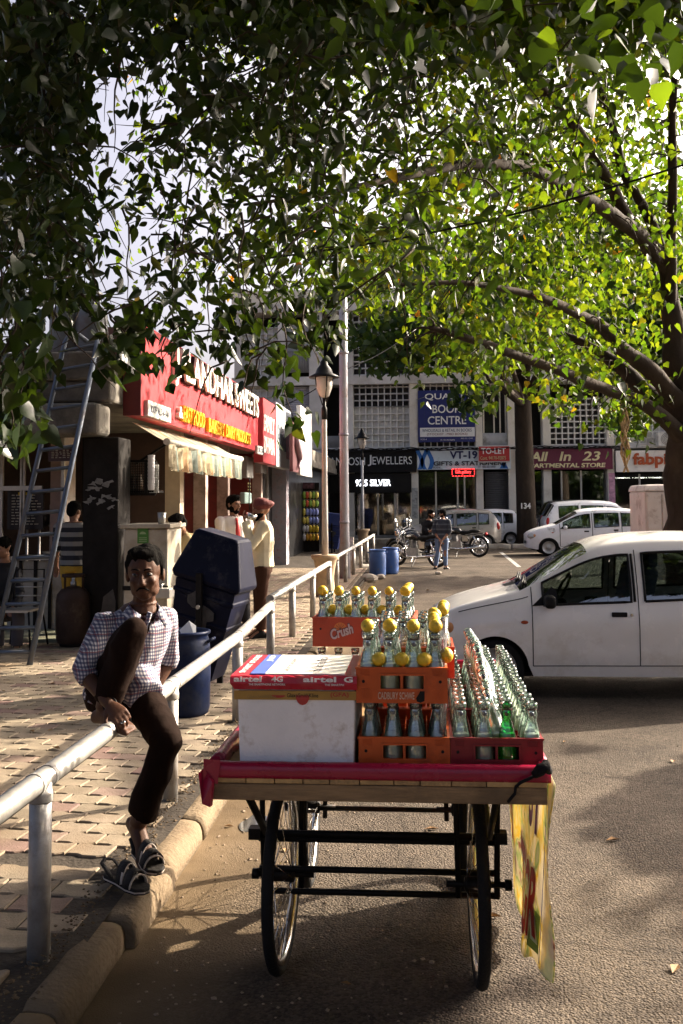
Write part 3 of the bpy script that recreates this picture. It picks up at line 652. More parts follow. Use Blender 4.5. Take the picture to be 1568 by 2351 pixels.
# counters of dull steel panels
t = thing('steel_counter', 'long dull steel food counter in the dark shop', 'counter', (lx(80, 12.6), 12.6, .16))
xa, xb = lx(18, 12.6), lx(186, 12.6)
obj('counter_top', MB().box(xa, xb, 12.5, 13.2, lz(1285, 12.6), lz(1278, 12.6)), dsteel, t)
for i in range(5):
    w = (xb-xa)/5; obj('panel', MB().box(xa+i*w+.02, xa+(i+1)*w-.02, 12.6, 12.64, .16, lz(1288, 12.6)), M('steel_panel', (.3, .29, .26), .4, metal=.5, var=.3, scale=2, dirt=.4), t)
    obj('leg', MB().box(xa+(i+1)*w-.02, xa+(i+1)*w+.02, 12.58, 12.66, .16, lz(1286, 12.6)), blackm, t)
t = thing('steel_tray', 'shallow steel tray with food on the counter beside the striped shirt man', 'tray', (lx(140, 12.7), 12.8, lz(1278, 12.6)))
obj('pan', MB().lathe([(.01, 0), (.2, 0), (.24, .05), (.235, .055), (.19, .01), (.01, .01)], 18, Matrix.Translation((lx(142, 12.8), 12.8, lz(1277, 12.6)))), dsteel, t)
t = thing('serving_rack', 'dark two tier serving rack with pans behind the steel counter', 'rack', (lx(90, 13.6), 13.6, .16))
for px in (64, 92, 118): obj('post', MB().tube([(lx(px, 13.6), 13.6, .16), (lx(px, 13.6), 13.6, 1.75)], .018, 6), dsteel, t)
for z in (1.0, 1.45): obj('shelf', MB().box(lx(60, 13.6), lx(120, 13.6), 13.5, 13.9, z, z+.04), sooty, t)
for i in range(5): obj('pan', MB().lathe([(.01, 0), (.09, 0), (.1, .12), (.01, .12)], 12, Matrix.Translation((lx(66+i*12, 13.7), 13.7, 1.492))), M('pan_dark', (.1, .09, .08), .4, metal=.6), t)
# wire cage display with hanging things and the white sleeve of cups
t = thing('wire_cage', 'black wire display cage hung on the booth by the sooty column', 'cage', (lx(320, 12), 12.0, lz(1135)))
a, b, z1, z0 = lx(278, 12), lx(356, 12), lz(1060, 12), lz(1136, 12)
for x in (a, (a+b)/2+.1, b): obj('post', MB().box(x-.015, x+.015, 12, 12.03, z0, z1), blackm, t)
for z in (z0, z1): obj('rail', MB().box(a, b, 11.997, 12.027, z-.015, z+.015), blackm, t)
mb = MB()
for i in range(16): x = a+(b-a)*i/15; mb.box(x-.004, x+.004, 12.03, 12.04, z0, z1)
for i in range(14): z = z0+(z1-z0)*i/13; mb.box(a, b, 12.04, 12.05, z-.004, z+.004)
obj('mesh', mb, blackm, t, kind='stuff'); obj('shelf', MB().box(a, b, 12.05, 12.4, z0+.02, z0+.05), sooty, t)
for i in range(4):
    x = lx(286+i*11, 12.2); obj('jar', MB().lathe([(.01, 0), (.05, 0), (.055, .12), (.035, .16), (.035, .2), (.01, .2)], 10, Matrix.Translation((x, 12.2, z0+.052))), M('jar_brown', (.12, .08, .05), .3, var=.4), t)
cup_w = M('cup_white', (.75, .75, .78), .5, var=.08)
t = thing('cup_sleeve', 'long white sleeve of paper cups in a wire holder on the black cage', 'cup dispenser', (lx(348, 11.9), 11.9, z0))
for q in range(9): obj('cup', MB().lathe([(.036, 0), (.045, .06), (.048, .062), (.03, .064)], 12, Matrix.Translation((lx(347, 11.9), 11.9, lz(1126, 11.9)+q*.045))), cup_w, t)
mb = MB()
for i in range(4): x = lx(352+i*3, 11.9); mb.box(x-.004, x+.004, 11.94, 11.95, lz(1132, 11.9), lz(1068, 11.9))
for i in range(12): z = lz(1132, 11.9)+i*.03; mb.box(lx(340, 11.9), lx(362, 11.9), 11.95, 11.957, z-.003, z+.003)
obj('wire_holder', mb, M('pale_wire', (.5, .5, .46), .5), t, kind='stuff')
# water cooler with green sticker
t = thing('water_cooler', 'pale dirty drinking water cooler cabinet with a green sticker', 'water cooler', (lx(345, 11.2), 11.2, .1))
wc = M('cooler_steel', (.42, .39, .33), .35, metal=.35, var=.25, scale=3, dirt=.5, dcol=(.25, .2, .13), dscale=2)
a, b = lx(285, 11.1), lx(386, 11.1); zt = lz(1208, 11.1)
obj('cabinet', MB().box(a, b, 11.1, 11.75, .28, zt-.03), wc, t, bevel=.02)
obj('cabinet_top', MB().box(a-.04, b+.04, 11.05, 11.8, zt-.028, zt+.02), wc, t, bevel=.008)
for x in (a+.05, b-.05):
    for y in (11.15, 11.7): obj('leg', MB().tube([(x, y, .1), (x, y, .285)], .025, 8), dsteel, t)
obj('trough', MB().box(a+.35*(b-a), b+.08, 10.88, 11.1, lz(1372, 11), lz(1350, 11)), dsteel, t, bevel=.01)
for i in range(2): obj('tap', MB().tube([(a+.6*(b-a)+i*.16, 11.1, .85), (a+.6*(b-a)+i*.16, 11.0, .85), (a+.6*(b-a)+i*.16, 11.0, .79)], .012, 6), dsteel, t)
obj('strap', MB().box(a-.006, b+.006, 11.09, 11.098, .78, .83), blackm, t)
gs = M('green_sticker', (.06, .2, .03), .5, var=.15)
st = obj('sticker', MB().box(lx(317, 11.1), lx(342, 11.1), 11.088, 11.096, lz(1248, 11.1), lz(1214, 11.1)), gs, t)
mb = MB(); cx_, cz_ = lx(329.5, 11.1), lz(1227, 11.1)
mb.add([(cx_+.038*math.cos(k), 11.086, cz_+.03*math.sin(k)) for k in [math.pi*i/8 for i in range(9)]], [tuple(range(9))])
for i in range(3): mb.box(cx_-.045, cx_+.045, 11.085, 11.0875, lz(1236+i*4.2, 11.1), lz(1234.5+i*4.2, 11.1))
obj('print', mb, M('sticker_print', (.3, .4, .2), .5), st)
t = tag(obj('steel_tumbler', MB().lathe([(.01, 0), (.042, 0), (.05, .13), (.046, .13), (.04, .01), (.01, .01)], 14), dsteel, loc=(0, 0, 0)), 'single steel tumbler standing on top of the water cooler', 'cup'); t.location = (lx(372, 11.2), 11.2, zt+.02)
# ---- red sign with raised letters
XR = -3.40
def ry(px, x=XR): return atx(px, 1000, x).y
def rz(px, py, x=XR): return atx(px, py, x).z
sg = thing('sweets_sign', 'big red shop sign reading JALANDHAR SWEETS in white raised letters', 'sign', (XR, 12, 2.85))
signred = M('sign_red_face', (.46, .035, .045), .45, var=.08, scale=2, dirt=.15, dcol=(.3, .02, .03))
ya, yb_ = ry(324), ry(592)
zb0, zt0 = 2.83, 3.98
obj('board', MB().box(XR-.22, XR, ya, yb_, zb0, zt0), signred, sg)
obj('end_panel', MB().box(XR-.22, XR, ya-.03, ya-.002, zb0, zt0), M('sign_red_dark', (.12, .012, .015), .5), sg)  # darker copy of the sign red, shade painted on the end away from the sun
def etext(s, pxa, pya, pxb, pyb, h, mat, depth, bold, par=sg, x=XR, thick=None):
    A, B = atx(pxa, pya, x), atx(pxb, pyb, x)
    return text('lettering', s, (x+.002, A.y, (A.z+B.z)/2), EAST, B.y-A.y, h, mat, par, depth, bold)
whiteL = M('white_plastic', (.78, .76, .7), .4, var=.05); yellowL = M('yellow_plastic', (.75, .42, .02), .4, var=.05); outl = M('letter_outline', (.015, .01, .01), .5)
etext('JALANDHAR SWEETS', 389, 882, 585, 980, .60, outl, .05, .045)
etext('JALANDHAR SWEETS', 389, 880, 585, 978, .57, whiteL, .085, .012)
etext('FAST FOOD', 412, 964, 462, 987, .23, yellowL, .06, .015); etext('BAKERY', 471, 990, 508, 1003, .22, yellowL, .06, .015); etext('DAIRY PRODUCTS', 512, 1004, 569, 1021, .22, yellowL, .06, .015)
etext('&', 402, 958, 411, 962, .16, whiteL, .06, .02)
def plate(label, s, pxa, pxb, z0, h, par):
    A, B = atx(pxa, 1000, XR), atx(pxb, 1000, XR)
    p = obj('number_plate', MB().box(XR+.003, XR+.05, A.y, B.y, z0, z0+h), M('plate_white', (.6, .6, .57), .6, dirt=.2), par)
    text('lettering', s, (XR+.051, A.y+.12*(B.y-A.y), z0+.25*h), EAST, .76*(B.y-A.y), .5*h, M('plate_ink', (.03, .035, .06), .6), p, .003)
plate('', 'BOOTH No.15-16-17-18', 330, 384, zb0+.01, .19, sg); plate('', 'SEC.23-D', 586, 602, zb0-.06, .17, sg)
# further signs along the row
def lsign(name, label, pxa, pxb, z0, z1, col, x=XR+.05, depth=.2, rough=.4):
    a, b = atx(pxa, 1000, x).y, atx(pxb, 1000, x).y
    t = thing(name, label, 'sign', (x, a, z0)); obj('board', MB().box(x-depth, x, a, b, z0, z1), M(name, col, rough, var=.15, dirt=.2, dcol=tuple(c*.6 for c in col)), t)
    return t, a, b
t, a, b = lsign('red_shop_sign', 'second red sign with two lines of tall white letters past the sweets sign', 604, 632, 2.62, 4.0, (.42, .05, .06))
for z, s in ((3.3, 'FAMILY'), (2.83, 'DHABA')): text('lettering', s, (XR+.052, a+.1, z), EAST, b-a-.3, .36, whiteL, t, .01, .02)
t, a, b = lsign('shop_sign_grey', 'pale grey fashion shop sign with tall dark letters on the shop row', 634, 668, 2.6, 4.1, (.45, .48, .5))
text('lettering', 'Fashion', (XR+.052, a+.2, 3.0), EAST, (b-a)*.55, .6, M('slate_letters', (.08, .1, .12), .5), t, .01, .02)
obj('red_panel', MB().box(XR+.051, XR+.056, a+(b-a)*.66, b-.1, 2.85, 3.7), M('rose_panel', (.35, .12, .13), .5), t)
t, a, b = lsign('brown_shop_sign', 'dark brown tilted sign with a pale leaf swirl on the shop row', 672, 690, 2.5, 3.7, (.09, .03, .035), x=XR+.35, depth=.08)
obj('swirl', MB().tube([(XR+.405, a+(b-a)*(.45+.2*math.sin(i*.5)), 2.6+i*.07) for i in range(14)], [.02+.08*math.sin(math.pi*i/13) for i in range(14)], 6), M('rose_swirl', (.35, .25, .28), .5), t)
t, a, b = lsign('white_shop_sign', 'blank white sign panel at the far end of the shop row', 690, 716, 2.45, 4.2, (.72, .71, .68), x=XR+.4, depth=.1)
# awning
aw = thing('striped_awning', 'faded striped canvas awning with scalloped valance below the red sign', 'awning', (-3.2, 13, 2.4))
A, B = atx(384, 1012, -3.16), atx(553, 1052, -3.16); n = 60
ccol = [(.5, .43, .3), (.24, .29, .24), (.55, .46, .3), (.48, .3, .16), (.52, .45, .33), (.26, .31, .27)]
cmats = [M('canvas_%d' % i, c, .85, var=.15, scale=6, trans=.35, dirt=.2, dcol=tuple(q*.6 for q in c)) for i, c in enumerate(ccol)]
def ay(i): return A.y+(B.y-A.y)*i/n
mb = MB()
for i in range(n):
    mb.cur = (i//3) % 6
    y0, y1 = ay(i), ay(i+1); s0, s1 = .02*math.sin(i*.9), .02*math.sin((i+1)*.9)
    mb.quad((-3.62, y0, 2.78), (-3.62, y1, 2.78), (-3.18, y1, 2.52+s1*.3), (-3.18, y0, 2.52+s0*.3))
obj('canvas', mb, cmats, aw, fix=False)
mb = MB()
for i in range(n*2):
    mb.cur = (i//6) % 6
    def vp(k, t):
        y = A.y+(B.y-A.y)*k/(2*n); sc = .30+.05*abs(math.sin(k*math.pi/8))
        return (-3.14+.035*math.sin(k*1.3)*t+.02*math.sin(k*.37), y, 2.515-sc*t)
    for j in range(4): mb.quad(vp(i, j/4), vp(i+1, j/4), vp(i+1, (j+1)/4), vp(i, (j+1)/4))
for i in range(len(mb.sm)): mb.sm[i] = True
obj('valance', mb, cmats, aw, fix=False)
obj('front_bar', MB().tube([(-3.16, A.y-.03, 2.525), (-3.16, B.y+.03, 2.525)], .045, 10), M('bar_white', (.6, .57, .5), .5, dirt=.2), aw)
for y in (A.y+.1, (A.y+B.y)/2, B.y-.1): obj('arm', MB().tube([(-3.6, y, 2.25), (-3.2, y, 2.5)], .018, 6), blackm, aw)
# red panelled wall between posts, booth meters, dark doorways
wall = thing('red_booth_wall', 'red panelled booth wall with pale posts behind the standing men', 'wall', (XF, 17, .1))
ys = [atx(p, 1150, XF).y for p in (398, 462, 514, 592)]
for i in range(3): obj('panel', MB().box(XF-1.5, XF-1.4, ys[i]+.02, ys[i+1]-.02, .1, 2.94), redw if i else sooty, wall)
for y in ys[1:]: obj('side_panel', MB().box(XF-1.4, XF-.125, y-.06, y+.06, .1, 2.94), redw, wall)
for y in ys[1:]: obj('post', MB().box(XF-.12, XF+.1, y-.1, y+.1, .1, 2.94), pinkp, wall)
obj('post', MB().box(XF-.1, XF+.14, ys[0]-.14, ys[0]+.1, .1, 2.94), M('cream_post', (.42, .35, .27), .7, var=.12), wall)
dk = thing('shuttered_booths', 'dark closed booths with steel frame bars beyond the red wall', 'building', (XF, 24, .1))
yy = [atx(p, 1150, XF).y for p in (592, 612, 626, 648, 664)]
obj('door', MB().box(XF-.1, XF-.02, yy[0]+.12, yy[2], .1, 2.94), bdark, dk)
for y in (yy[0]+.3, yy[1]): obj('frame_bar', MB().box(XF-.02, XF+.04, y-.05, y+.05, .1, 2.94), dsteel, dk)
obj('pillar', MB().box(XF-.2, XF+.36, yy[2]+.01, yy[2]+.55, .1, 2.94), M('billed_pillar', (.3, .3, .34), .8, var=.5, scale=6, dirt=.5, dcol=(.2, .1, .1), dscale=6), dk)
obj('wall_panel', MB().box(XF-.1, XF-.02, yy[3], 43, .1, 2.94), bdark, dk)
pb = M('phone_green', (.32, .45, .42), .5, var=.08)
t = thing('telephone_box', 'pale green wall phone box with a small grille on the red booth', 'telephone', (XF, atx(570, 1145, XF).y, 1.7))
q = atx(562, 1156, XF+.12); q2 = atx(577, 1131, XF+.12)
obj('casing', MB().box(XF+.005, XF+.13, q.y, q2.y, q.z, q2.z), pb, t, bevel=.03)
g_ = MB()
for i in range(3):
    for j in range(3): g_.box(XF+.131, XF+.136, q.y+.3+i*.14, q.y+.38+i*.14, q.z+.28+j*.07, q.z+.32+j*.07)
obj('grille', g_, M('yellow_dark', (.12, .1, .02), .5), t)
for nm, pa, pb_, z0, z1, lab in (('meter_box', 540, 556, 2.3, 2.75, 'grey electric meter box on the red wall under the sign'), ('junction_box', 575, 588, 2.45, 2.85, 'small grey junction box with hanging wires near the phone box')):
    t = thing(nm, lab, 'meter box', (XF, 20, z0)); y0, y1 = atx(pa, 1080, XF).y, atx(pb_, 1080, XF).y
    obj('casing', MB().box(XF+.103, XF+.25, y0, y1, z0, z1), M('meter_grey', (.25, .25, .23), .6, dirt=.3), t, bevel=.01)
    obj('cable', MB().tube([(XF+.27, y0+.2+.05*math.sin(i), z0-.1*i) for i in range(8)], .012, 5), blackm, t)
# snack rack
rk = thing('snack_rack', 'tall rack hung with rows of bright snack packets outside the end booth', 'rack', (lx(700, 33), 33, .1))
a, b, z1, z0 = lx(664, 33), lx(730, 33), lz(1112, 33), .12
obj('frame', MB().box(a, b, 33.3, 33.4, z0, z1), sooty, rk)
pc = [(.85, .6, .05), (.75, .12, .06), (.3, .5, .08), (.85, .7, .15), (.3, .35, .7), (.85, .8, .75), (.8, .4, .05)]
pm = [M('packet_%d' % i, c, .35, var=.35, scale=14) for i, c in enumerate(pc)]
for r_ in range(6):
    z = z1-.5-r_*.28
    obj('rail', MB().box(a, b, 33.2, 33.22, z+.2, z+.215), dsteel, rk)
    for i in range(9):
        x = a+(b-a)*(i+.5)/9; c = pm[(r_//2*2+i//3+r3.randint(0, 1)) % 7]
        bb = MB().ell((x, 33.1, z+.08), .066, .04, .125, n=6, k=4); obj('packet', bb, c, rk)
obj('poster', MB().box(a+.3, b-.15, 33.24, 33.28, z1-.2, z1-.02), M('dark_poster', (.1, .04, .05), .4, var=.9, scale=9), rk)
hp = thing('hanging_packets', 'yellow strings of packets hanging on the booth corner beside the rack', 'packets', (lx(658, 32), 32, 1))
for i in range(5):
    for k in range(7): obj('packet', MB().ell((lx(650+i*4+k*1.6, 31.5), 31.5+i*.06, 2.6-k*.2-i*.05), .075, .04, .11, n=6, k=4), pm[(i+k) % 2*3], hp)
# roof things: gas cylinders
cylm = M('cylinder_grey', (.13, .14, .15), .5, metal=.2, var=.25, scale=4, dirt=.4, dcol=(.12, .06, .04))
cylr = M('cylinder_red', (.16, .045, .03), .5, metal=.2, var=.3, scale=4, dirt=.4)
def gas(label, p, mats, s=1.0, rz=0):
    t = thing('gas_cylinder', label, 'gas cylinder', p, rz, 'cooking gas cylinders', world=False); t.scale = (s, s, s)
    obj('body', MB().lathe([(.12, .02), (.15, .03), (.165, .08), (.17, .12), (.17, .45), (.16, .51), (.12, .56), (.06, .585), (.03, .59)], 20), mats[0], t)
    obj('foot_ring', MB().lathe([(.125, 0), (.13, 0), (.13, .05), (.12, .05)], 18), mats[1], t)
    obj('valve', MB().lathe([(.03, .585), (.03, .63), (.018, .64), (.018, .69), (.005, .69)], 10), steel, t)
    c = MB()
    for k in range(3): a = k*2.1; c.tube([(.1*math.cos(a), .1*math.sin(a), .57), (.1*math.cos(a), .1*math.sin(a), .70)], .012, 5)
    obj('collar_stay', c, mats[0], t, kind='stuff'); obj('collar_ring', MB().lathe([(.095, .68), (.115, .68), (.115, .71), (.095, .71), (.095, .68)], 18, caps=False), mats[0], t)
    return t
gas('grey gas cylinder standing on the roof edge left of the ladder top', (lx(147, 12.0), 12.0, lz(826, 12.0)), (cylm, cylm), 1.18)
gas('grey gas cylinder on the roof catching sun just right of the ladder top', (lx(206, 12.0), 12.0, lz(826, 12.0)), (cylm, cylm), 1.18, 1)
g = gp(160, 1478, .16); gas('large dark red gas cylinder standing on the ground by the sooty column', (g.x, g.y+.1, .13), (M('cylinder_dark', (.04, .025, .02), .5, var=.3, dirt=.3), sooty), 1.15, 2)
up = thing('upper_room', 'small red brown roof room behind the gas cylinders', 'building', (lx(270, 15), 15, 3.2))
obj('wall', MB().box(lx(120, 15), lx(300, 15), 15, 17, 3.2, 4.5), M('brown_render', (.13, .06, .05), .8, var=.3), up); obj('wall', MB().box(lx(300.5, 15), lx(345, 15), 14.9, 17, 3.2, 4.25), oldc, up)
# ladder
ld = thing('ladder', 'tall grey steel ladder leaning on the shop roof', 'ladder', (-4.2, 10.2, .12))
Bt, Tt = gp(68, 1527, .12), at(226, 775, 11.22); Bl, Tl = gp(-22, 1515, .12), at(148, 790, 11.22)
Bl.y = Bt.y+.02; Bl = at(-22, 1515, Bt.y); Bl.z = .12
ladm = M('ladder_steel', (.085, .105, .14), .45, metal=.5, var=.2, scale=10, dirt=.3, dcol=(.12, .1, .09))
obj('rail', MB().tube([Bt, Tt], .032, 8), ladm, ld); obj('rail', MB().tube([Bl, Tl, Tl+Vector((.03, .05, .1)), Tl+Vector((.12, .12, .13)), Tl+Vector((.2, .2, .06))], .03, 8), ladm, ld)
for i in range(15):
    f_ = .035+.94*i/14; a_, b_ = Bl.lerp(Tl, f_), Bt.lerp(Tt, f_)
    obj('rung', MB().tube([a_, b_], .026, 8, flat=.8), ladm, ld)
# wire chair by the ladder
ch = thing('wire_chair', 'thin black wire chair behind the ladder foot', 'chair', (lx(40, 11), 11.0, .14))
xa, xb = lx(10, 11), lx(78, 11)
for x in (xa, xb):
    for y, dy in ((10.9, -.06), (11.3, .06)): obj('leg', MB().tube([(x, y, .56), (x+(.05 if x == xb else -.05), y+dy, .14)], .012, 5), blackm, ch)
obj('seat', MB().box(xa, xb, 10.88, 11.3, .55, .575), dsteel, ch); 
obj('back_frame', MB().tube([(xa, 11.3, .56), (xa, 11.35, 1.0), (xb, 11.35, 1.0), (xb, 11.3, .56)], .012, 5), blackm, ch)
for i in range(3): obj('back_wire', MB().tube([(xa, 11.33, .7+i*.1), (xb, 11.33, .7+i*.1)], .008, 5), dsteel, ch)
# ================================================================ STREET FURNITURE
railm = M('rail_pipe', (.5, .485, .45), .38, metal=.55, var=.2, scale=7, dirt=.35, dcol=(.3, .28, .25), dscale=9, bump=.15, bscale=30)
postm = M('rail_post', (.33, .32, .3), .5, metal=.4, var=.25, scale=6, dirt=.4, dcol=(.16, .13, .1), dscale=5, bump=.2, bscale=40)
def railing(label, path, posts, z=.745, r=.04, rp=.041, ends=()):
    t = thing('pipe_railing', label, 'railing', (path[0][0], path[0][1], .12), 0, 'pipe railings along the kerb')
    def px_(y):
        for (xa, ya), (xb, yb) in zip(path, path[1:]):
            if ya <= y <= yb: return xa+(xb-xa)*(y-ya)/(yb-ya)
        return path[-1][0]
    obj('top_rail', MB().tube([(x, y, z) for x, y in path], r, 14), railm, t)
    for y in posts:
        p = obj('post', MB().lathe([(rp, .10), (rp*.99, z-.005)], 14, Matrix.Translation((px_(y), y, 0))), postm, t)
        obj('collar', MB().lathe([(rp*1.07, z-.075), (rp*1.1, z-.07), (rp*1.1, z-.045), (rp, z-.03)], 14, Matrix.Translation((px_(y), y, 0))), postm, p)
        for s in (-1, 1): obj('weld_sleeve', MB().tube([(px_(y), y+s*.05, z), (px_(y), y+s*.075, z)], r*1.06, 14), postm, p)
    return t
railing('near pipe railing with the seated man on it', [(-1.40, .8), (-1.40, 7.5), (-1.50, 9.85)], (1.62, 3.62, 5.52, 7.53, 9.82))
railing('second pipe railing between the near railing and the lamp post planter', [(-1.61, 10.55), (-1.55, 16.7)], (10.58, 12.2, 14.3, 16.6))
railing('third pipe railing running on from the lamp post planter towards the shops', [(-1.6, 17.75), (-1.55, 23), (-1.5, 31)], (18.6, 20.5, 22.6, 25, 27.5, 30.8))
# black rubber band where the man sits
# lamps
lampm = M('lamp_black', (.014, .014, .015), .4, metal=.3, var=.2); lpost = M('lamp_post_paint', (.4, .38, .37), .5, metal=.1, var=.15, scale=4, dirt=.3, dcol=(.3, .22, .18))
lglass = M('frosted_glass', (.6, .56, .52), .25, var=.1, trans=.4)
def lamp(label, x, y, col, base=True):
    t = thing('street_lamp', label, 'street lamp', (x, y, .12), 0, 'lantern street lamps', world=False)
    if base: obj('planter_base', MB().lathe([(.17, 0), (.165, .1), (.15, .35), (.2, .62), (.245, .66), (.245, .72), (.05, .72)], 12), M('lamp_base', (.42, .31, .2), .85, var=.3, scale=4, bump=.5, dirt=.4), t)
    obj('pole', MB().lathe([(.058, .72), (.053, 1.5), (.044, 3.1), (.036, 3.15)], 12), col, t)
    obj('neck', MB().lathe([(.05, 3.1), (.05, 3.3), (.03, 3.34), (.03, 3.55)], 10), lampm, t)
    for k in range(4):
        a = k*math.pi/2+.4; obj('stay', MB().tube([(.03*math.cos(a), .03*math.sin(a), 3.35), (.15*math.cos(a), .15*math.sin(a), 3.72), (.16*math.cos(a), .16*math.sin(a), 3.86)], .01, 5), lampm, t)
    obj('globe', MB().lathe([(.03, 3.48), (.09, 3.52), (.14, 3.66), (.155, 3.86), (.02, 3.86)], 16), lglass, t)
    obj('hood', MB().lathe([(.2, 3.85), (.27, 3.84), (.275, 3.86), (.16, 3.92), (.13, 4.0), (.075, 4.07), (.06, 4.14), (.035, 4.16), (.03, 4.2), (.005, 4.22)], 18), lampm, t)
    return t
g = gp(755, 1372, .12); lamp('nearer lantern street lamp on a cracked concrete planter base', g.x-.085, g.y+.25, lpost)
lamp('distant grey lantern street lamp in front of the jeweller sign', at(832, 1150, 34.5).x, 34.5, M('lamp_grey', (.4, .42, .46), .5, metal=.3))
g = gp(792, 1330, .1)
t = thing('utility_pole', 'tall pale grey steel pole rising beside the nearer lamp', 'pole', (g.x, g.y, .1))
obj('pole', MB().lathe([(.12, .1), (.1, 1.3), (.092, 4.5), (.085, 9)], 14, Matrix.Translation((g.x, g.y, 0))), M('pole_grey', (.36, .36, .4), .5, metal=.3, var=.15, scale=3, dirt=.3, dcol=(.25, .17, .12), dscale=3), t)
for z in (1.3, 3.2, 5): obj('joint_band', MB().lathe([(.108, z), (.112, z+.02), (.108, z+.06)], 14, Matrix.Translation((g.x, g.y, 0))), M('pole_band', (.25, .25, .28), .5, metal=.3), t)
# blue hooded bins on black posts
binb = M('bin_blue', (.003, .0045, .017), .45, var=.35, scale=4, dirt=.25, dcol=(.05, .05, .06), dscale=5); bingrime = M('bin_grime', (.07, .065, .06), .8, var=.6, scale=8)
def bin_(label, loc, tilt, rz, mat=binb):
    t = thing('litter_bin', label, 'litter bin', loc, rz, 'blue hooded litter bins', world=False)
    T = Matrix.Translation((0, 0, .62)) @ Matrix.Rotation(tilt, 4, 'Y') @ Matrix.Translation((0, 0, -.45))
    def fr(hu, hw, z): return [T @ Vector(p) for p in ((-hu, -hw, z), (hu, -hw, z), (hu, hw, z), (-hu, hw, z))]
    mb = MB().loft([fr(.2, .17, -.06), fr(.21, .18, .0), fr(.225, .185, .14), fr(.235, .2, .145), fr(.235, .2, .165), fr(.228, .19, .17), fr(.245, .2, .32), fr(.255, .212, .325), fr(.255, .212, .345), fr(.247, .2, .35), fr(.262, .21, .5), fr(.275, .225, .505), fr(.275, .225, .53), fr(.265, .215, .535), fr(.27, .22, .6)], True, True, False)
    body = obj('body', mb, mat, t, bevel=.008)
    hood = obj('hood', MB().loft([fr(.285, .235, .602), fr(.315, .25, .64), fr(.31, .245, .66), fr(.2, .19, .965), fr(.18, .17, .98)], True, True, False), mat, t, bevel=.02, seg=3)
    op = [T @ Vector((.27-.085*(.5+.5*math.sin(a))+.022, .11*math.cos(a), .79+.11*math.sin(a))) for a in [i*math.pi/8 for i in range(16)]]
    obj('opening', MB().add(op, [tuple(range(16))]), bdark, hood)
    for s in (-1, 1):
        p = obj('post', MB().box(-.025, .025, s*.27-.02, s*.27+.02, -.02, .86), blackm, t, bevel=.004)
        obj('bolt', MB().tube([(0, s*.24, .62), (0, s*.31, .62)], .016, 8), dsteel, p)
    r = random.Random(5)
    for k in range(4):
        cx, cz = r.uniform(-.15, .17), r.uniform(.02, .5); q = []
        for a in range(10): rr = r.uniform(.03, .1); q.append(T @ Vector((cx+rr*math.cos(a*.63), -.2-.04*cz-.02, cz+rr*math.sin(a*.63))))
        obj('grime_patch', MB().add(q, [tuple(range(10))]), bingrime, body)
    return t
b1 = bin_('big dark blue hooded litter bin tipped over beside the railing', (-1.885, 8.8, .12), rad(14), rad(-8)); b1.scale = (1.03, 1.0, 1.2)
g = gp(772, 1268, .12); bin_('farther blue hooded litter bin upright behind the nearer lamp post', (g.x-.1, g.y, .12), rad(6), rad(-4), M('bin_blue_lit', (.015, .03, .13), .45, var=.2, scale=4)).scale = (1.05, 1, 1.12)  # brighter copy of the bin blue, with the light on it put into the colour
# drums
drumm = M('drum_blue', (.006, .013, .045), .45, var=.4, scale=5, dirt=.5, dcol=(.03, .035, .05), dscale=6, bump=.2, bscale=20)
drumm2 = M('drum_blue_far', (.03, .09, .28), .5, var=.25, scale=4, dirt=.25, dcol=(.1, .1, .1), dscale=8)
def drum(label, x, y, z, mat, s=1.0, grp=None):
    t = thing('plastic_drum', label, 'drum', (x, y, z), 0, grp, world=False); t.scale = (s, s, s)
    obj('body', MB().lathe([(.16, 0), (.185, .015), (.195, .05), (.2, .2), (.203, .34), (.2, .5), (.19, .575), (.178, .6), (.19, .612), (.192, .635), (.18, .64), (.17, .6), (.175, .3), (.02, .28)], 26), mat, t)
    obj('rim', MB().lathe([(.192, .618), (.2, .62), (.2, .64), (.186, .645), (.18, .64)], 26, caps=False), mat, t)
    for s_ in (-1, 1): obj('handle', MB().tube([(s_*.19, -.06, .56), (s_*.225, -.05, .58), (s_*.225, .05, .58), (s_*.19, .06, .56)], .012, 6), mat, t)
    return t
drum('dented dark blue plastic drum behind the seated man by the railing', -1.86, 7.75, .12, drumm)
t = tag(obj('plastic_scrap', MB().add([(0, 0, .0), (.09, .02, -.02), (.08, .05, .1), (.03, .03, .14), (-.04, 0, .07)], [(0, 1, 2, 3, 4)]), M('plastic_white', (.6, .62, .65), .3), fix=False), 'crumpled white plastic sticking out of the near blue drum', 'litter'); t.location = (-1.85, 7.7, .7)
d1 = gp(866, 1326, 0); drum('left one of two bright blue drums on the road, slightly nearer', d1.x, d1.y+.2, 0, drumm2, 1.0, 'blue drums by the motorcycle')
d2 = gp(896, 1319, 0); drum('right one of two bright blue drums, beside the motorcycle wheel', d2.x, d2.y+.2, 0, drumm2, 1.0, 'blue drums by the motorcycle')
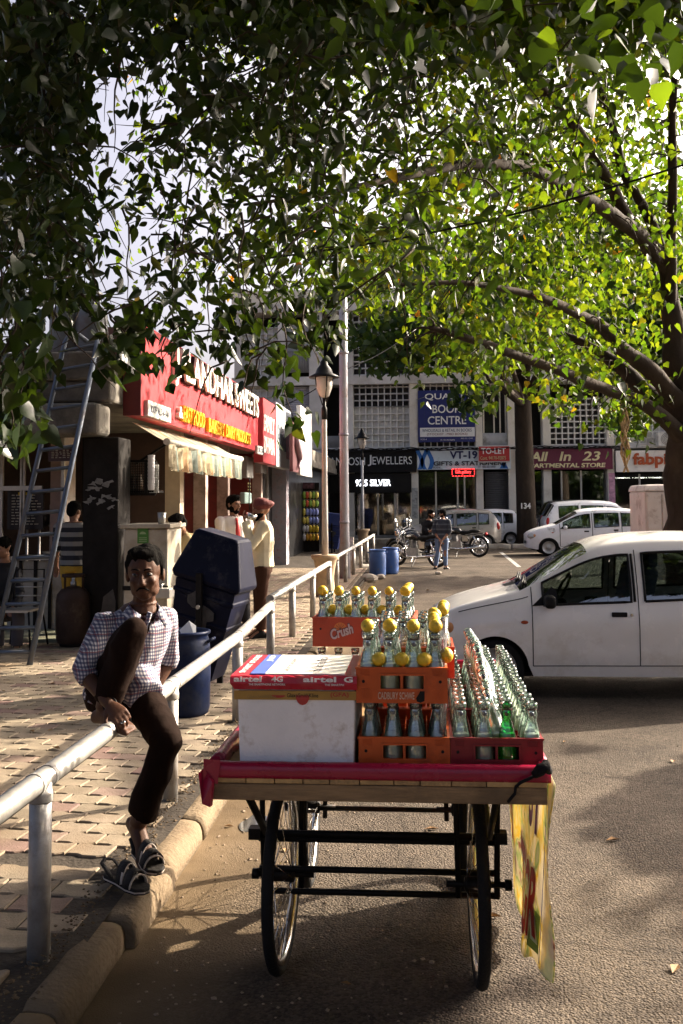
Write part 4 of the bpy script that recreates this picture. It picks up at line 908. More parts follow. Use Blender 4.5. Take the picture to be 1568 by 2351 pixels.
# stub post with pasted bill
t = thing('bill_post', 'short concrete post pasted with a printed bill beside the third railing', 'post', (gp(806, 1318, .1).x, gp(806, 1318, .1).y, .1)); g = gp(806, 1318, .1)
obj('post', MB().box(g.x-.06, g.x+.06, g.y-.06, g.y+.06, .1, .95), pale, t); obj('bill', MB().box(g.x-.055, g.x+.055, g.y-.064, g.y-.061, .42, .93), M('bill_print', (.5, .5, .55), .7, var=.5, scale=25), t)
t = thing('kerb_rubble', 'broken concrete lumps on the road in front of the blue drums', 'rubble', (-1.2, 19.5, 0))
for (px, py, s) in ((838, 1310, .2), (852, 1306, .16), (872, 1330, .13), (846, 1337, .22), (1006, 1319, .09)):
    g = gp(px, py); b = MB().ell((0, 0, s*.4), s, s*.7, s*.5, n=7, k=5)
    b.v = [tuple(Vector(v)*(1+.25*mnoise.noise(Vector(v)*9+Vector((px, 0, 0))))) for v in b.v]
    for i in range(len(b.sm)): b.sm[i] = False
    obj('lump', place(b, (g.x, g.y, 0), (1, 0, 0), (0, 1, 0), (0, 0, 1)), pale, t)
# ================================================================ VENDOR CART
vinyl = M('red_vinyl', (.26, .008, .035), .28, var=.15, scale=5, bump=.6, bscale=9, dirt=.15, dcol=(.12, .01, .02))
wood = M('beam_wood', (.24, .155, .075), .7, var=.35, scale=6, bump=.4, bscale=30, dirt=.4, dcol=(.09, .06, .03), grain=(1.2, 14, 14))
endg = M('end_grain', (.42, .27, .11), .7, var=.35, scale=14, dirt=.3, dcol=(.2, .12, .05), dscale=9)
iron = M('cart_iron', (.012, .011, .01), .5, metal=.5, var=.3, scale=14, dirt=.25, dcol=(.07, .03, .015))
rubber = M('tyre_rubber', (.012, .012, .012), .8, var=.2, bump=.5, bscale=90); chrome = M('rim_chrome', (.6, .6, .58), .22, metal=1, var=.15, scale=20, dirt=.3, dcol=(.25, .16, .1), dscale=8)
CX0, CX1, CY0, CY1 = -.668, .374, 3.10, 5.10; ZB, ZD = .838, .908
cart = thing('vendor_cart', 'wooden four wheeled vendor cart with red vinyl rim on bicycle wheels', 'cart', (-.15, 4.1, 0))
obj('front_beam', MB().box(CX0+.012, CX1-.008, CY0+.004, CY0+.07, ZB, ZB+.05), wood, cart, bevel=.003)
obj('rear_beam', MB().box(CX0+.012, CX1-.008, CY1-.07, CY1, ZB, ZB+.05), wood, cart, bevel=.003)
for x in (CX0+.05, CX1-.11): obj('side_beam', MB().box(x, x+.06, CY0+.072, CY1-.072, ZB, ZB+.049), wood, cart)
xs = [CX0+.012]
while xs[-1] < CX1-.03: xs.append(min(CX1-.008, xs[-1]+rnd.uniform(.075, .105)))
plk = M('plank_wood', (.33, .21, .09), .7, var=.4, scale=9, dirt=.35, dcol=(.15, .09, .04), grain=(8, 1, 8))
for a, b in zip(xs, xs[1:]):
    if b-a > .015: obj('plank', MB().box(a+.0015, b-.0015, CY0+rnd.uniform(.0, .006), CY1, ZB+.052, ZB+.068+rnd.uniform(0, .003)), endg if rnd.random() < .7 else plk, cart, bevel=.0015)
def rail_vinyl(p0, p1, nrm, seed):
    d = Vector(p1)-Vector(p0); n = 26; rings = []; nr = Vector(nrm)
    for i in range(n+1):
        c = Vector(p0)+d*(i/n); w = .0035*mnoise.noise(Vector((i*.6, seed, 0))); prof = [(.016, .002), (.021, .012), (.02, .034), (.013, .046), (-.002, .05), (-.014, .046), (-.018, .034), (-.018, .002)]
        rings.append([c+nr*(a+w+.002*mnoise.noise(Vector((i*.9, j, seed))))+Vector((0, 0, b+w*.7)) for j, (a, b) in enumerate(prof)])
    return MB().loft(rings, True, True, True)
zr = ZD+.001
obj('front_rim', rail_vinyl((CX0-.005, CY0+.016, zr-.006), (CX1+.003, CY0+.016, zr-.006), (0, -1, 0), 1), vinyl, cart)
obj('side_rim', rail_vinyl((CX0+.012, CY0+.045, zr), (CX0+.012, CY1, zr), (-1, 0, 0), 2), vinyl, cart)
obj('side_rim', rail_vinyl((CX1-.012, CY1, zr), (CX1-.012, CY0+.045, zr), (1, 0, 0), 3), vinyl, cart)
obj('rear_rim', rail_vinyl((CX1, CY1+.0, zr), (CX0, CY1+.0, zr), (0, 1, 0), 4), vinyl, cart)
# torn corner flap
fl = [(455, 1775), (464, 1768), (487, 1797), (482, 1853), (464, 1846)]
P = [at(px, py, CY0-.03) for px, py in fl]
mb = MB(); mb.add([p+Vector((0, .03*(i == 1), 0)) for i, p in enumerate(P)]+[p+Vector((.004, .02, 0)) for p in P], [(0, 1, 2, 3, 4), (9, 8, 7, 6, 5)]+[(i, (i+1) % 5, 5+(i+1) % 5, 5+i) for i in range(5)])
obj('corner_flap', mb, vinyl, cart)
obj('corner_patch', MB().add([at(467, 1742, CY0-.011), at(506, 1745, CY0-.0125), at(500, 1800, CY0-.0125), at(468, 1796, CY0-.011)], [(0, 1, 2, 3)]), vinyl, cart)
# black cloth knot and rope at the right front corner
rope = M('black_rope', (.008, .008, .009), .8, var=.3, scale=60, bump=.5, bscale=120)
kn = MB().tube([at(1226, 1779, 3.07), at(1240, 1768, 3.06), at(1252, 1758, 3.06), at(1262, 1772, 3.08)], [.012, .018, .02, .01], 8)
obj('knot', kn, rope, cart)
obj('rope', MB().tube([at(a, b, 3.082) for a, b in ((1236, 1776), (1215, 1788), (1196, 1796), (1184, 1806), (1182, 1822), (1172, 1834), (1166, 1842))], .005, 6), rope, cart)
R_ = .345; AX = [(-.545, 3.86), (.187, 3.80), (-.535, 4.70), (.165, 4.69)]
def wheel_mesh():
    tyre = MB(); n = 40
    tyre.loft([[Vector(((.019*math.cos(b))*1.15, (R_-.019+.019*math.sin(b))*math.cos(a), (R_-.019+.019*math.sin(b))*math.sin(a))) for b in [k*math.pi/4 for k in range(8)]] for a in [i*2*math.pi/n for i in range(n+1)]], False)
    rim = MB().loft([[Vector((x, r*math.cos(a), r*math.sin(a))) for x, r in ((-.018, R_-.036), (.018, R_-.036), (.015, R_-.052), (.006, R_-.058), (-.006, R_-.058), (-.015, R_-.052))] for a in [i*2*math.pi/n for i in range(n+1)]], False)
    hub = MB().tube([(-.05, 0, 0), (-.045, 0, 0), (.045, 0, 0), (.05, 0, 0)], [.012, .028, .028, .012], 12)
    sp = MB()
    for i in range(36):
        a = i*2*math.pi/36; b = a+(.45 if i % 4 < 2 else -.45); s = 1 if i % 2 else -1
        sp.tube([(s*.038, .026*math.cos(b), .026*math.sin(b)), (s*.006, (R_-.056)*math.cos(a), (R_-.056)*math.sin(a))], .0018, 4)
    return tyre, rim, hub, sp
ty, ri, hu, spk = wheel_mesh(); first = None
for i, (x, y) in enumerate(AX):
    if first is None:
        w = obj('wheel', place(ty, (0, 0, 0), (1, 0, 0), (0, 1, 0), (0, 0, 1)), rubber); w.parent = cart; first = w
        for nm, m_, mt in (('rim', ri, chrome), ('hub', hu, iron)):
            c = obj(nm, m_, mt); c.parent = w
        c = obj('spokes', spk, chrome, kind='stuff'); c.parent = w
    else:
        w = first.copy(); COL.objects.link(w); w.parent = cart
        for ch in first.children: c = ch.copy(); COL.objects.link(c); c.parent = w
    w.location = Vector((x, y, R_))-OFF[cart.name]; w.rotation_euler = (rnd.random(), 0, rad((-1.5, 1.2, 1, -1)[i]))
    for s in (-1, 1):
        obj('fork_strap', MB().tube([(x+s*.085, y, ZB), (x+s*.075, y-.01, .6), (x+s*.07, y, R_-.05)], .011, 6, flat=.5), iron, cart)
    obj('axle', MB().tube([(x-.115, y, R_), (x+.12, y, R_)], .012, 8), iron, cart)
    obj('axle_nut', MB().tube([(x+(.1 if i % 2 else -.115), y, R_), (x+(.125 if i % 2 else -.09), y, R_)], .02, 6), iron, cart)
for y, z, r in ((3.80, .515, .014), (3.83, .485, .011), (3.84, .372, .012), (3.88, .275, .012), (4.66, .52, .012), (4.7, .34, .012)):
    obj('cross_rod', MB().tube([(-.63, y, z), (.27, y, z)], r, 6), iron, cart)
for x in (-.64, .275): obj('rod_clamp', MB().box(x-.022, x+.022, 3.78, 3.83, .495, .535), iron, cart)
for x in (-.60, .235): obj('side_spring', MB().tube([(x, 3.3, ZB), (x, 3.8, .52), (x, 4.25, .60), (x, 4.7, .5), (x, 5.0, ZB)], .012, 6, flat=1.6), iron, cart)
# ---- printed banner hung on the right side
def banner_mat():
    m = bpy.data.materials.new('banner_print'); m.use_nodes = True; t = m.node_tree; L = t.links.new; p = t.nodes['Principled BSDF']
    tc = nd(t, 'ShaderNodeTexCoord'); n = nd(t, 'ShaderNodeTexNoise'); n.inputs['Scale'].default_value = 4.5; n.inputs['Detail'].default_value = 2; n.inputs['Distortion'].default_value = 1.6; L(tc.outputs['Object'], n.inputs['Vector'])
    cr = nd(t, 'ShaderNodeValToRGB'); el = cr.color_ramp.elements
    cs = [(.28, (.66, .6, .5)), (.41, (.68, .6, .42)), (.47, (.6, .46, .06)), (.53, (.62, .56, .36)), (.59, (.25, .32, .1)), (.64, (.62, .55, .42)), (.72, (.3, .13, .06))]
    while len(el) < len(cs): el.new(.5)
    for i, (q, c) in enumerate(cs): el[i].position = q; el[i].color = (*c, 1)
    L(n.outputs[0], cr.inputs[0]); L(cr.outputs[0], p.inputs['Base Color']); p.inputs['Roughness'].default_value = .45
    tr = nd(t, 'ShaderNodeBsdfTranslucent'); L(cr.outputs[0], tr.inputs[0]); ms = nd(t, 'ShaderNodeMixShader'); ms.inputs[0].default_value = .55
    L(p.outputs[0], ms.inputs[1]); L(tr.outputs[0], ms.inputs[2]); L(ms.outputs[0], t.nodes['Material Output'].inputs[0]); return m
def bp(s, t, off=0.0):
    """point of the hanging cloth: s from its rear edge to its front edge, t from the cart deck down; off lifts print off the inner face"""
    yt, yb = 4.92+(3.075-4.92)*s, 4.84+(3.36-4.84)*s
    zb = .125-.06*math.sin(math.pi*min(1, s*1.15))+.085*max(0, s-.55)/.45+.012*math.sin(s*31)
    y = yt+(yb-yt)*t**1.3; z = .905+(zb-.905)*t
    x = .388+.014*math.sin(s*13+t*1.5)*t+.02*math.sin(s*5+1)*t*t-.012*t-(.02*max(0, s-.93)/.07*math.sin(t*5))
    return Vector((x-off, y, z))
bn = thing('printed_banner', 'torn yellow and green printed banner hanging along the right side of the cart', 'banner', (.385, 3.9, .1))
N, K = 60, 20
mb = MB(); mb.add([bp(i/N, j/K) for j in range(K+1) for i in range(N+1)], [(j*(N+1)+i, j*(N+1)+i+1, (j+1)*(N+1)+i+1, (j+1)*(N+1)+i) for j in range(K) for i in range(N)], True)
o = obj('cloth', mb, banner_mat(), bn, fix=False)
md = o.modifiers.new('thick', 'SOLIDIFY'); md.thickness = .003; md.offset = 1 if False else -1
bw = M('banner_white', (.75, .72, .66), .5, trans=.5); br = M('banner_red', (.5, .02, .03), .45, trans=.5); bpu = M('banner_purple', (.16, .06, .25), .5, trans=.5); bgr = M('banner_green', (.12, .2, .05), .5, trans=.5)
def btext(s, u0, v0, du, dv, h, mat, off, bold):
    t_ = text_mb(s, 1, 1, 0, bold); q = MB()
    q.v = [tuple(bp(min(1, max(0, u0+du*a)), min(1, max(0, v0+dv*a-h*b)), off)) for a, b, _ in t_.v]; q.f = t_.f; q.sm = t_.sm; q.mi = t_.mi
    obj('lettering', q, mat, bn, fix=False)
for s, u0, v0, du, dv, h, mt in (('TSGR', .47, .92, .42, -.04, .36, br), ('SLX', .06, .80, .26, -.1, .50, br), ('ST', .66, .40, .22, -.04, .38, bpu)):
    btext(s, u0-.012, v0+.018, du*1.05, dv, h*1.10, bw, .007, .10); btext(s, u0, v0, du, dv, h, mt, .010, .03)
def strip(u0, u1, v0, v1, mat, off, n=18):
    m_ = MB()
    for i in range(n):
        a, b = v0+(v1-v0)*i/n, v0+(v1-v0)*(i+1)/n; m_.quad(bp(u0, a, off), bp(u1, a, off), bp(u1, b, off), bp(u0, b, off))
    return m_
obj('hem', strip(.93, 1.0, 0, 1, bw, .005), bw, bn, fix=False); obj('stripe', strip(.915, .922, .05, .97, bpu, .006), M('banner_blue', (.1, .12, .3), .5, trans=.4), bn, fix=False)
obj('leaf_print', strip(.80, .91, .72, .93, bgr, .006), bgr, bn, fix=False)
# ================================================================ ICE BOX AND CARDBOARD
foam = M('styrofoam', (.84, .83, .81), .75, var=.10, scale=4, bump=.35, bscale=140, dirt=.18, dcol=(.36, .27, .17), dscale=4)
tape = M('brown_tape', (.38, .22, .05), .3, var=.2, scale=6)
yb0 = 3.155; bx0, bx1 = at(541, 1752, yb0).x, at(819, 1752, yb0).x; zb1 = 1.165; yb1 = 3.56
ib = thing('ice_box', 'white styrofoam ice box taped shut on the left of the cart', 'box', ((bx0+bx1)/2, 3.35, ZD))
mb = MB().loft([[Vector((bx0+.007+d, yb0+d, z)), Vector((bx1-.004-d, yb0+d, z)), Vector((bx1-.004-d, yb1-d, z)), Vector((bx0+.007+d, yb1-d, z))] for z, d in ((ZD+.003, .006), (1.0, .003), (zb1, -.001))], True, True, False)
obj('body', mb, foam, ib, bevel=.006, seg=3)
obj('lid', MB().box(bx0-.002, bx1+.002, yb0-.004, yb1+.004, zb1+.004, zb1+.036), foam, ib, bevel=.006)
obj('tape', MB().box(bx0-.004, bx1+.003, yb0-.0075, yb0-.0045, zb1-.030, zb1-.002), tape, ib, bevel=.001); obj('tape', MB().box(bx0-.004, bx1+.003, yb0-.008, yb0-.0055, zb1+.005, zb1+.03), tape, ib)
def bt(s, px0, px1, py0, py1, mat, y, par, bold=0.0, depth=.0006):
    A, B = at(px0, py1, y), at(px1, py0, y); return text('lettering', s, (A.x, y, A.z), FRONT, B.x-A.x, B.z-A.z, mat, par, depth, bold)
dkb = M('print_dark', (.03, .025, .02), .6, var=.05); rdp = M('print_red', (.4, .04, .03), .5, var=.1); whp = M('print_white', (.8, .78, .74), .5, var=.05)
tz = zb1-.022; W_ = bx1-bx0
text('lettering', 'GlaxoSmithKline', (bx0+.43*W_, yb0-.008, tz), FRONT, .26*W_, .0125, dkb, ib, .0006, .01)
text('lettering', 'GlaxoSmithKline', (bx0+.1*W_, yb0-.008, tz-.004), FRONT, .24*W_, .011, M('print_faint', (.28, .18, .06), .5), ib, .0006)
text('lettering', '(GFA)', (bx0+.79*W_, yb0-.008, tz-.001), FRONT, .15*W_, .017, rdp, ib, .0006, .02)
for f in (.36, .56): obj('tape_emblem', MB().add([(bx0+f*W_+.02*math.cos(a)*1.1, yb0-.0085, tz+.006+(.008 if f < .5 else .03)*math.sin(a)) for a in [math.pi+i*math.pi/8 for i in range(9)]], [tuple(range(9))]), rdp, ib)
# cardboard sheet with print
ctop = 1.2075; red_c = M('card_red', (.40, .012, .03), .4, var=.12, scale=6, dirt=.12, dcol=(.3, .1, .08)); white_c = M('card_white', (.72, .68, .62), .5, var=.05); blue_c = M('card_blue', (.07, .12, .42), .45, var=.05)
cs = thing('cardboard_lid', 'red and white printed cardboard sheet lying over the ice box', 'cardboard', ((bx0+bx1)/2, 3.33, ctop))
f0, f1, g0, g1 = bx0-.012, bx1+.004, yb0-.028, yb1-.015
rough_e = lambda i, s: .003*mnoise.noise(Vector((i*.8, s, 0)))
mb = MB(); n = 24
rows = []
for j, (yy, zz) in enumerate(((g1, ctop+.006), ((g0+g1)/2, ctop+.003), (g0+.006, ctop+.004), (g0, ctop), (g0-.004, ctop-.018), (g0+.004, ctop-.038))):
    rows.append([Vector((f0+(f1-f0)*i/n+(.012 if j == 5 and i == 0 else 0), yy+rough_e(i, j), zz+rough_e(i, j+7)*(.8))) for i in range(n+1)])
mb.add([p for r in rows for p in r], [(j*(n+1)+i, (j+1)*(n+1)+i, (j+1)*(n+1)+i+1, j*(n+1)+i+1) for j in range(5) for i in range(n)], False)
o = obj('sheet', mb, red_c, cs, fix=False); md = o.modifiers.new('thick', 'SOLIDIFY'); md.thickness = .004
FLAT = ((1, 0, 0), (0, 1, 0), (0, 0, 1)); zt = ctop+.0085
cw = f1-f0; cd_ = g1-g0
obj('white_field', MB().box(f0+.27*cw, f1-.10*cw, g0+.05*cd_, g1-.03*cd_, zt-.004, zt), white_c, cs)
obj('blue_stripe', MB().box(f0+.15*cw, f0+.268*cw, g0+.05*cd_, g1-.03*cd_, zt-.004, zt), blue_c, cs)
SIDE = ((0, 1, 0), (-1, 0, 0), (0, 0, 1))
for s, fx, fy, ln, hh, mt in (('cabricanage', .46, .1, .7, .075, M('print_grey', (.35, .33, .32), .5)), ('unhrmulita', .70, .1, .75, .085, M('print_grey', (.35, .33, .32), .5)), ('JIO', .24, .62, .3, .06, whp), ('SMART STORE', .10, .08, .85, .05, whp)):
    text('lettering', s, (f0+fx*cw, g0+fy*cd_, zt+.0002), SIDE, ln*cd_, hh*cw, mt, cs, .0008, -.004 if 'a' in s else .01)
for fx, s, w in ((.03, 'airtel', .22), (.33, '4G', .09), (.58, 'airtel', .26), (.9, 'G', .07)):
    text('lettering', s, (f0+fx*cw, g0-.0055, ctop-.013), FRONT, w*cw, .017, whp, cs, .001, .03)
for fx, s, w in ((.15, 'THE SMARTPHONE NETWORK', .29), (.75, 'THE SMARTPH', .15)):
    text('lettering', s, (f0+fx*cw, g0-.0062, ctop-.024), FRONT, w*cw, .0065, whp, cs, .001, .008)
# ================================================================ CRATES
orange = M('crate_orange', (.50, .085, .012), .42, var=.18, scale=5, bump=.15, bscale=25, dirt=.3, dcol=(.24, .045, .015), dscale=4)
crim = M('crate_red', (.20, .012, .016), .42, var=.2, scale=5, bump=.15, bscale=25, dirt=.25, dcol=(.1, .01, .012), dscale=4)
orange2 = M('crate_deep_orange', (.38, .045, .012), .45, var=.18, scale=5, dirt=.25, dcol=(.2, .03, .012))
def crate(label, x0, y0, z0, w, d, h, mat, hole=True, nx=4, ny=6, rz=0.0, grp=None):
    t = thing('bottle_crate', label, 'crate', (x0, y0, z0), rz, grp, world=False); T = .008
    fw = MB()
    if hole:
        a, b, c, e = .27*w, .74*w, .40*h, .77*h
        fw.box(0, w, 0, T, 0, c); fw.box(0, w, 0, T, e, h); fw.box(0, a, 0, T, c, e); fw.box(b, w, 0, T, c, e); fw.box(.5*w-.004, .5*w+.004, .001, T-.001, c, e)
        fr = MB(); q = .006
        fr.box(a-q, b+q, -.004, .0, e, e+q); fr.box(a-q, b+q, -.004, 0, c-q, c); fr.box(a-q, a, -.004, 0, c, e); fr.box(b, b+q, -.004, 0, c, e)
        obj('handle_frame', fr, mat).parent = t
    else: fw.box(0, w, 0, T, 0, h)
    obj('front_wall', fw, mat).parent = t
    obj('rear_wall', MB().box(0, w, d-T, d, 0, h), mat).parent = t
    for x in (0, w-T): obj('side_wall', MB().box(x, x+T, T+.0005, d-T-.0005, 0, h), mat).parent = t
    obj('floor', MB().box(T, w-T, T, d-T, .002, .008), mat).parent = t
    dv = MB()
    for i in range(1, nx): dv.box(i*w/nx-.002, i*w/nx+.002, T, d-T, .008, h*.8)
    for j in range(1, ny): dv.box(T, w-T, j*d/ny-.002, j*d/ny+.002, .008, h*.78)
    obj('divider', dv, mat, kind='stuff').parent = t
    rb = MB()
    for k in range(5):
        for x in (.05*w, .84*w):
            rb.box(x, x+.10*w, -.002, 0, h*(.76+.035*k), h*(.775+.035*k))
            rb.box(x+.02*w*k+.002, x+.02*w*k+.006, -.002, 0, h*.1, h*.4) if hole else None
    rb.box(-.003, w+.003, -.003, 0, h-.006, h)
    obj('moulded_rib', rb, mat, kind='stuff').parent = t
    for x in (.08*w, .92*w): obj('peg_hole', MB().tube([(x, -.0012, .6*h), (x, .001, .6*h)], .005, 8), bdark).parent = t
    return t
CRW, CRD, CRH = .284, .43, .11
ox = at(823, 1700, 3.16).x; rx_ = at(1034, 1700, 3.16).x; ux = at(817, 1540, 3.14).x
z1 = ZD+.003
GC = 'bottle crates on the cart'
cA = crate('lower front orange crate between the ice box and the red crate', ox, 3.165, z1, CRW, CRD, CRH, orange, grp=GC)
cB = crate('upper orange crate printed CADBURY SCHWEPPES with lemons on its bottles', ux, 3.145, z1+.217, CRW, CRD, CRH, orange, grp=GC)
cR = [crate(l, rx_+.002*i, 3.165+i*(CRD+.012), z1, CRW, CRD, CRH, crim, grp=GC) for i, l in enumerate(('dark red crate at the right front corner of the cart', 'dark red crate in the middle of the right hand row', 'dark red crate at the far end of the right hand row'))]
cS = crate('orange crate of orange drinks just behind the upper printed crate', ux+.035, 3.145+CRD+.015, z1+.217, CRW, .25, CRH, orange2, ny=3, grp=GC)
cL = crate('lower orange crate hidden below the drinks behind the front crates', ox, 3.165+CRD+.012, z1, CRW, CRD, CRH, orange, grp=GC)
g = at(719, 1480, 4.32); cz = 1.75-(1483-1154)*4.30/FPX
cC = crate('dark orange crate printed Crush at the back left of the cart', g.x, 4.30, z1+.225, .435, .29, .125, orange2, hole=False, nx=6, ny=4, rz=rad(-3), grp=GC)
cD = crate('lower crate under the printed Crush crate', g.x, 4.31, z1, .435, .29, CRH, orange2, hole=False, nx=6, ny=4, rz=rad(-3), grp=GC)
lt_ = M('crate_letter', (.62, .42, .3), .5, var=.15)
def ctext(par, s, x, z, w, h, mat, rot=0.0, bold=0.0, shear=0.0, y=-.001):
    m_ = text_mb(s, w, h, .0015, bold, shear); c_, s_ = math.cos(rot), math.sin(rot)
    o = obj('lettering', place(m_, (x, y, z), (c_, 0, s_), (-s_, 0, c_), (0, -1, 0)), mat, fix=False); o.parent = par
ctext(cB, 'CADBURY SCHWE', .068, .012, .113, .022, lt_, bold=.012)
o = obj('broken_gap', MB().add([(.188, -.0015, .006), (.2, -.0015, .002), (.212, -.0015, .008), (.213, -.0015, .04), (.205, -.0015, .05), (.195, -.0015, .03), (.186, -.0015, .016)], [tuple(range(7))]), bdark); o.parent = cB
lav = M('crush_letter', (.5, .47, .5), .5, var=.1); lav2 = M('crush_outline', (.12, .03, .03), .5)
for k in range(2):
    x = .085+k*.135
    ctext(cC, 'Crush', x-.003, .025, .106, .05, lav2, rad(18), .075, .2, -.0006); ctext(cC, 'Crush', x, .028, .1, .044, lav, rad(18), .03, .2, -.002)
    o = obj('fruit_emblem', MB().add([(x+.035+.028*math.cos(a), -.0012, .075+.028*math.sin(a)) for a in [rad(18)+i*math.pi/12 for i in range(13)]], [tuple(range(13))]), M('fruit_orange', (.6, .2, .05), .5)); o.parent = cC
    rr = MB()
    for i in range(1, 6):
        a = rad(18)+i*math.pi/6; rr.tube([(x+.035, -.0018, .075), (x+.035+.024*math.cos(a), -.0018, .075+.024*math.sin(a))], .0009, 4)
    o = obj('fruit_line', rr, lav2); o.parent = cC
# ================================================================ BOTTLES AND LEMONS
bglass = clear_mat('bottle_glass', (.93, .98, .95), (.34, .52, .44), rough=.06, edge_pow=.42, gloss=.14, body=.07)
gglass = clear_mat('green_glass', (.08, .75, .2), (.02, .3, .07), rough=.04, edge_pow=.4, gloss=.09)
liq = M('cloudy_soda', (.74, .77, .62), .4, var=.08, trans=.5); liq_o = M('orange_soda', (.55, .2, .05), .4, trans=.5); liq_d = M('clear_soda', (.42, .5, .42), .3, trans=.55)
marble = M('marble', (.01, .015, .06), .15, var=.1); ringm = M('neck_ring', (.06, .03, .02), .5, var=.3)
PROF = [(.006, .001), (.024, .0), (.0275, .004), (.029, .02), (.0288, .055), (.027, .085), (.0215, .118), (.017, .138), (.0135, .150), (.0155, .160), (.0165, .170), (.0145, .180), (.0135, .184), (.0168, .188), (.0172, .200), (.0155, .204), (.011, .204), (.010, .185)]
bmesh_ = {}
def bottle_parts():
    gl = MB().lathe(PROF, 16, caps=False); 
    lq = MB().lathe([(.004, .004), (.0275, .004), (.0292, .02), (.0288, .055), (.0268, .085), (.0225, .108), (.003, .108)], 12)
    mr = MB().ell((0, 0, .168), .0085, .0085, .0085, n=8, k=5); rg = MB().lathe([(.0145, .181), (.0165, .184), (.0145, .187)], 12, caps=False)
    return mesh_from('bottle', gl, bglass), mesh_from('bottle_green', gl, gglass), {k: mesh_from('liquid', lq, m_) for k, m_ in (('c', liq), ('o', liq_o), ('d', liq_d))}, mesh_from('marble', mr, marble), mesh_from('neck_ring', rg, ringm)
PROF = [(r*1.07, z) for r, z in PROF]
GL, GG, LQ, MR, RG = bottle_parts()
def bottle(label, group, loc, rot=(0, 0, 0), liquid='c', green=False):
    b = bpy.data.objects.new('soda_bottle', GG if green else GL); COL.objects.link(b); b.location = loc; b.rotation_euler = rot; tag(b, label, 'bottle', group)
    for nm, me in (('liquid', LQ.get(liquid)), ('marble', MR), ('neck_ring', RG)):
        if me is None: continue
        c = bpy.data.objects.new(nm, me); COL.objects.link(c); c.parent = b
    return b
lemon_m = M('lemon_peel', (.62, .42, .025), .42, var=.12, scale=30, bump=.35, bscale=160, dirt=.12, dcol=(.25, .2, .03), dscale=40)
lem = MB().lathe([(.001, -.024), (.006, -.0235), (.014, -.019), (.0205, -.01), (.0225, 0), (.0205, .01), (.014, .019), (.006, .0235), (.001, .0245)], 16)
LEM = mesh_from('lemon', lem, lemon_m); lemons = 0
def lemon(label, group, loc, s=1.0):
    o = bpy.data.objects.new('lemon', LEM); COL.objects.link(o); o.location = loc; o.rotation_euler = (rnd.uniform(0, 3), rnd.uniform(0, 3), rnd.uniform(0, 3)); o.scale = (s, s, s); return tag(o, label, 'lemon', group)
ORD = ('first', 'second', 'third', 'fourth', 'fifth', 'sixth', 'seventh', 'eighth')
def fill(cr, nx, ny, w, d, label, group, liquids='c', rows=None, lem=None, lemlab=None, skip=()):
    m = Matrix.Translation(cr.location) @ Matrix.Rotation(cr.rotation_euler.z, 4, 'Z')
    for j in range(ny):
        if rows and j not in rows: continue
        for i in range(nx):
            if (i, j) in skip: continue
            p = m @ Vector(((i+.5)*w/nx+rnd.uniform(-.003, .003), (j+.5)*d/ny+rnd.uniform(-.003, .003), .009))
            bottle(label+', row %s from front, %s from left' % (('one', 'two', 'three', 'four', 'five', 'six')[j], ORD[i]), group, p, (rnd.uniform(-.02, .02), rnd.uniform(-.02, .02), rnd.random()*6), rnd.choice(liquids))
            if lem and lem(i, j): lemon(lemlab+', row %s, %s from left' % (('one', 'two', 'three', 'four', 'five', 'six')[j], ORD[i]), lemlab, p+Vector((rnd.uniform(-.002, .002), 0, .204+.021)), rnd.uniform(.84, 1.0))
fill(cA, 4, 6, CRW, CRD, 'soda bottle in lower orange crate', 'bottles in the lower front orange crate', 'cd', rows=(0, 1, 2))
fill(cB, 4, 6, CRW, CRD, 'soda bottle in upper printed crate', 'bottles in the upper orange crate', 'c', lem=lambda i, j: (j == 0 or i == 3) , lemlab='lemon on a bottle in the upper crate')
fill(cS, 4, 3, CRW, .25, 'orange drink bottle behind printed crate', 'orange drink bottles behind the printed crate', 'o', lem=lambda i, j: i == 3, lemlab='lemon on an orange drink bottle')
fill(cC, 6, 4, .435, .29, 'clear bottle in printed Crush crate', 'bottles in the Crush crate', ('d', 'n', 'n'), lem=lambda i, j: j == 0 or i == 5, lemlab='lemon on a bottle in the Crush crate')
fill(cD, 6, 4, .435, .29, 'dark bottle neck under Crush crate', 'bottles under the Crush crate', 'd', rows=(0,))
fill(cL, 4, 6, CRW, CRD, 'bottle in lower crate behind front', 'bottles in the hidden lower crate', 'd', rows=(0, 5), skip=((1, 0), (2, 0), (1, 5), (2, 5)))
for n_, c in enumerate(cR):
    nm = ('front', 'middle', 'far')[n_]
    fill(c, 4, 6, CRW, CRD, 'clear soda bottle in %s red crate' % nm, 'bottles in the %s red crate' % nm, 'ccd', skip=((2, 0),) if n_ == 0 else ())
bottle('single bright green glass bottle in the front row of the dark red crate', None, cR[0].location+Vector((2.5*CRW/4, .5*CRD/6, .009)), (0, 0, 1), 'd', True)
# bottles lying on top of the right hand rows, each leaning on the next
for k in range(8):
    y = 3.27+k*.115; zt_ = z1+.10+.03*min(k, 3)
    if k == 0: y, zt_ = 3.215, z1+.095
    bottle('soda bottle lying tilted over the right hand rows, %s from the front' % ORD[k], 'tilted bottles lying over the right rows', (rx_+CRW*.53-.003*k, y, zt_), (rad(-48-1.2*k), rad(-12), 0), 'c')
# lemons resting among bottle shoulders at the crate rims
for i in range(3): lemon('lemon resting on the front rim of the upper crate, %s from left' % ORD[i], 'lemons on the front rim of the upper crate', cB.location+Vector(((i+1)*CRW/4+.0, .018, CRH+.022)), 1.0)
lemon('single yellow lemon on the right edge of the upper orange crate by the bag', None, cB.location+Vector((CRW-.002, .05, CRH+.03)), 1.0)
for i in range(5): lemon('lemon lying between bottles of the Crush crate, %s from left' % ORD[i], 'lemons lying in the Crush crate', cC.matrix_basis @ Vector(((i+1)*.435/6, .11, .125+.02)), 1.0)
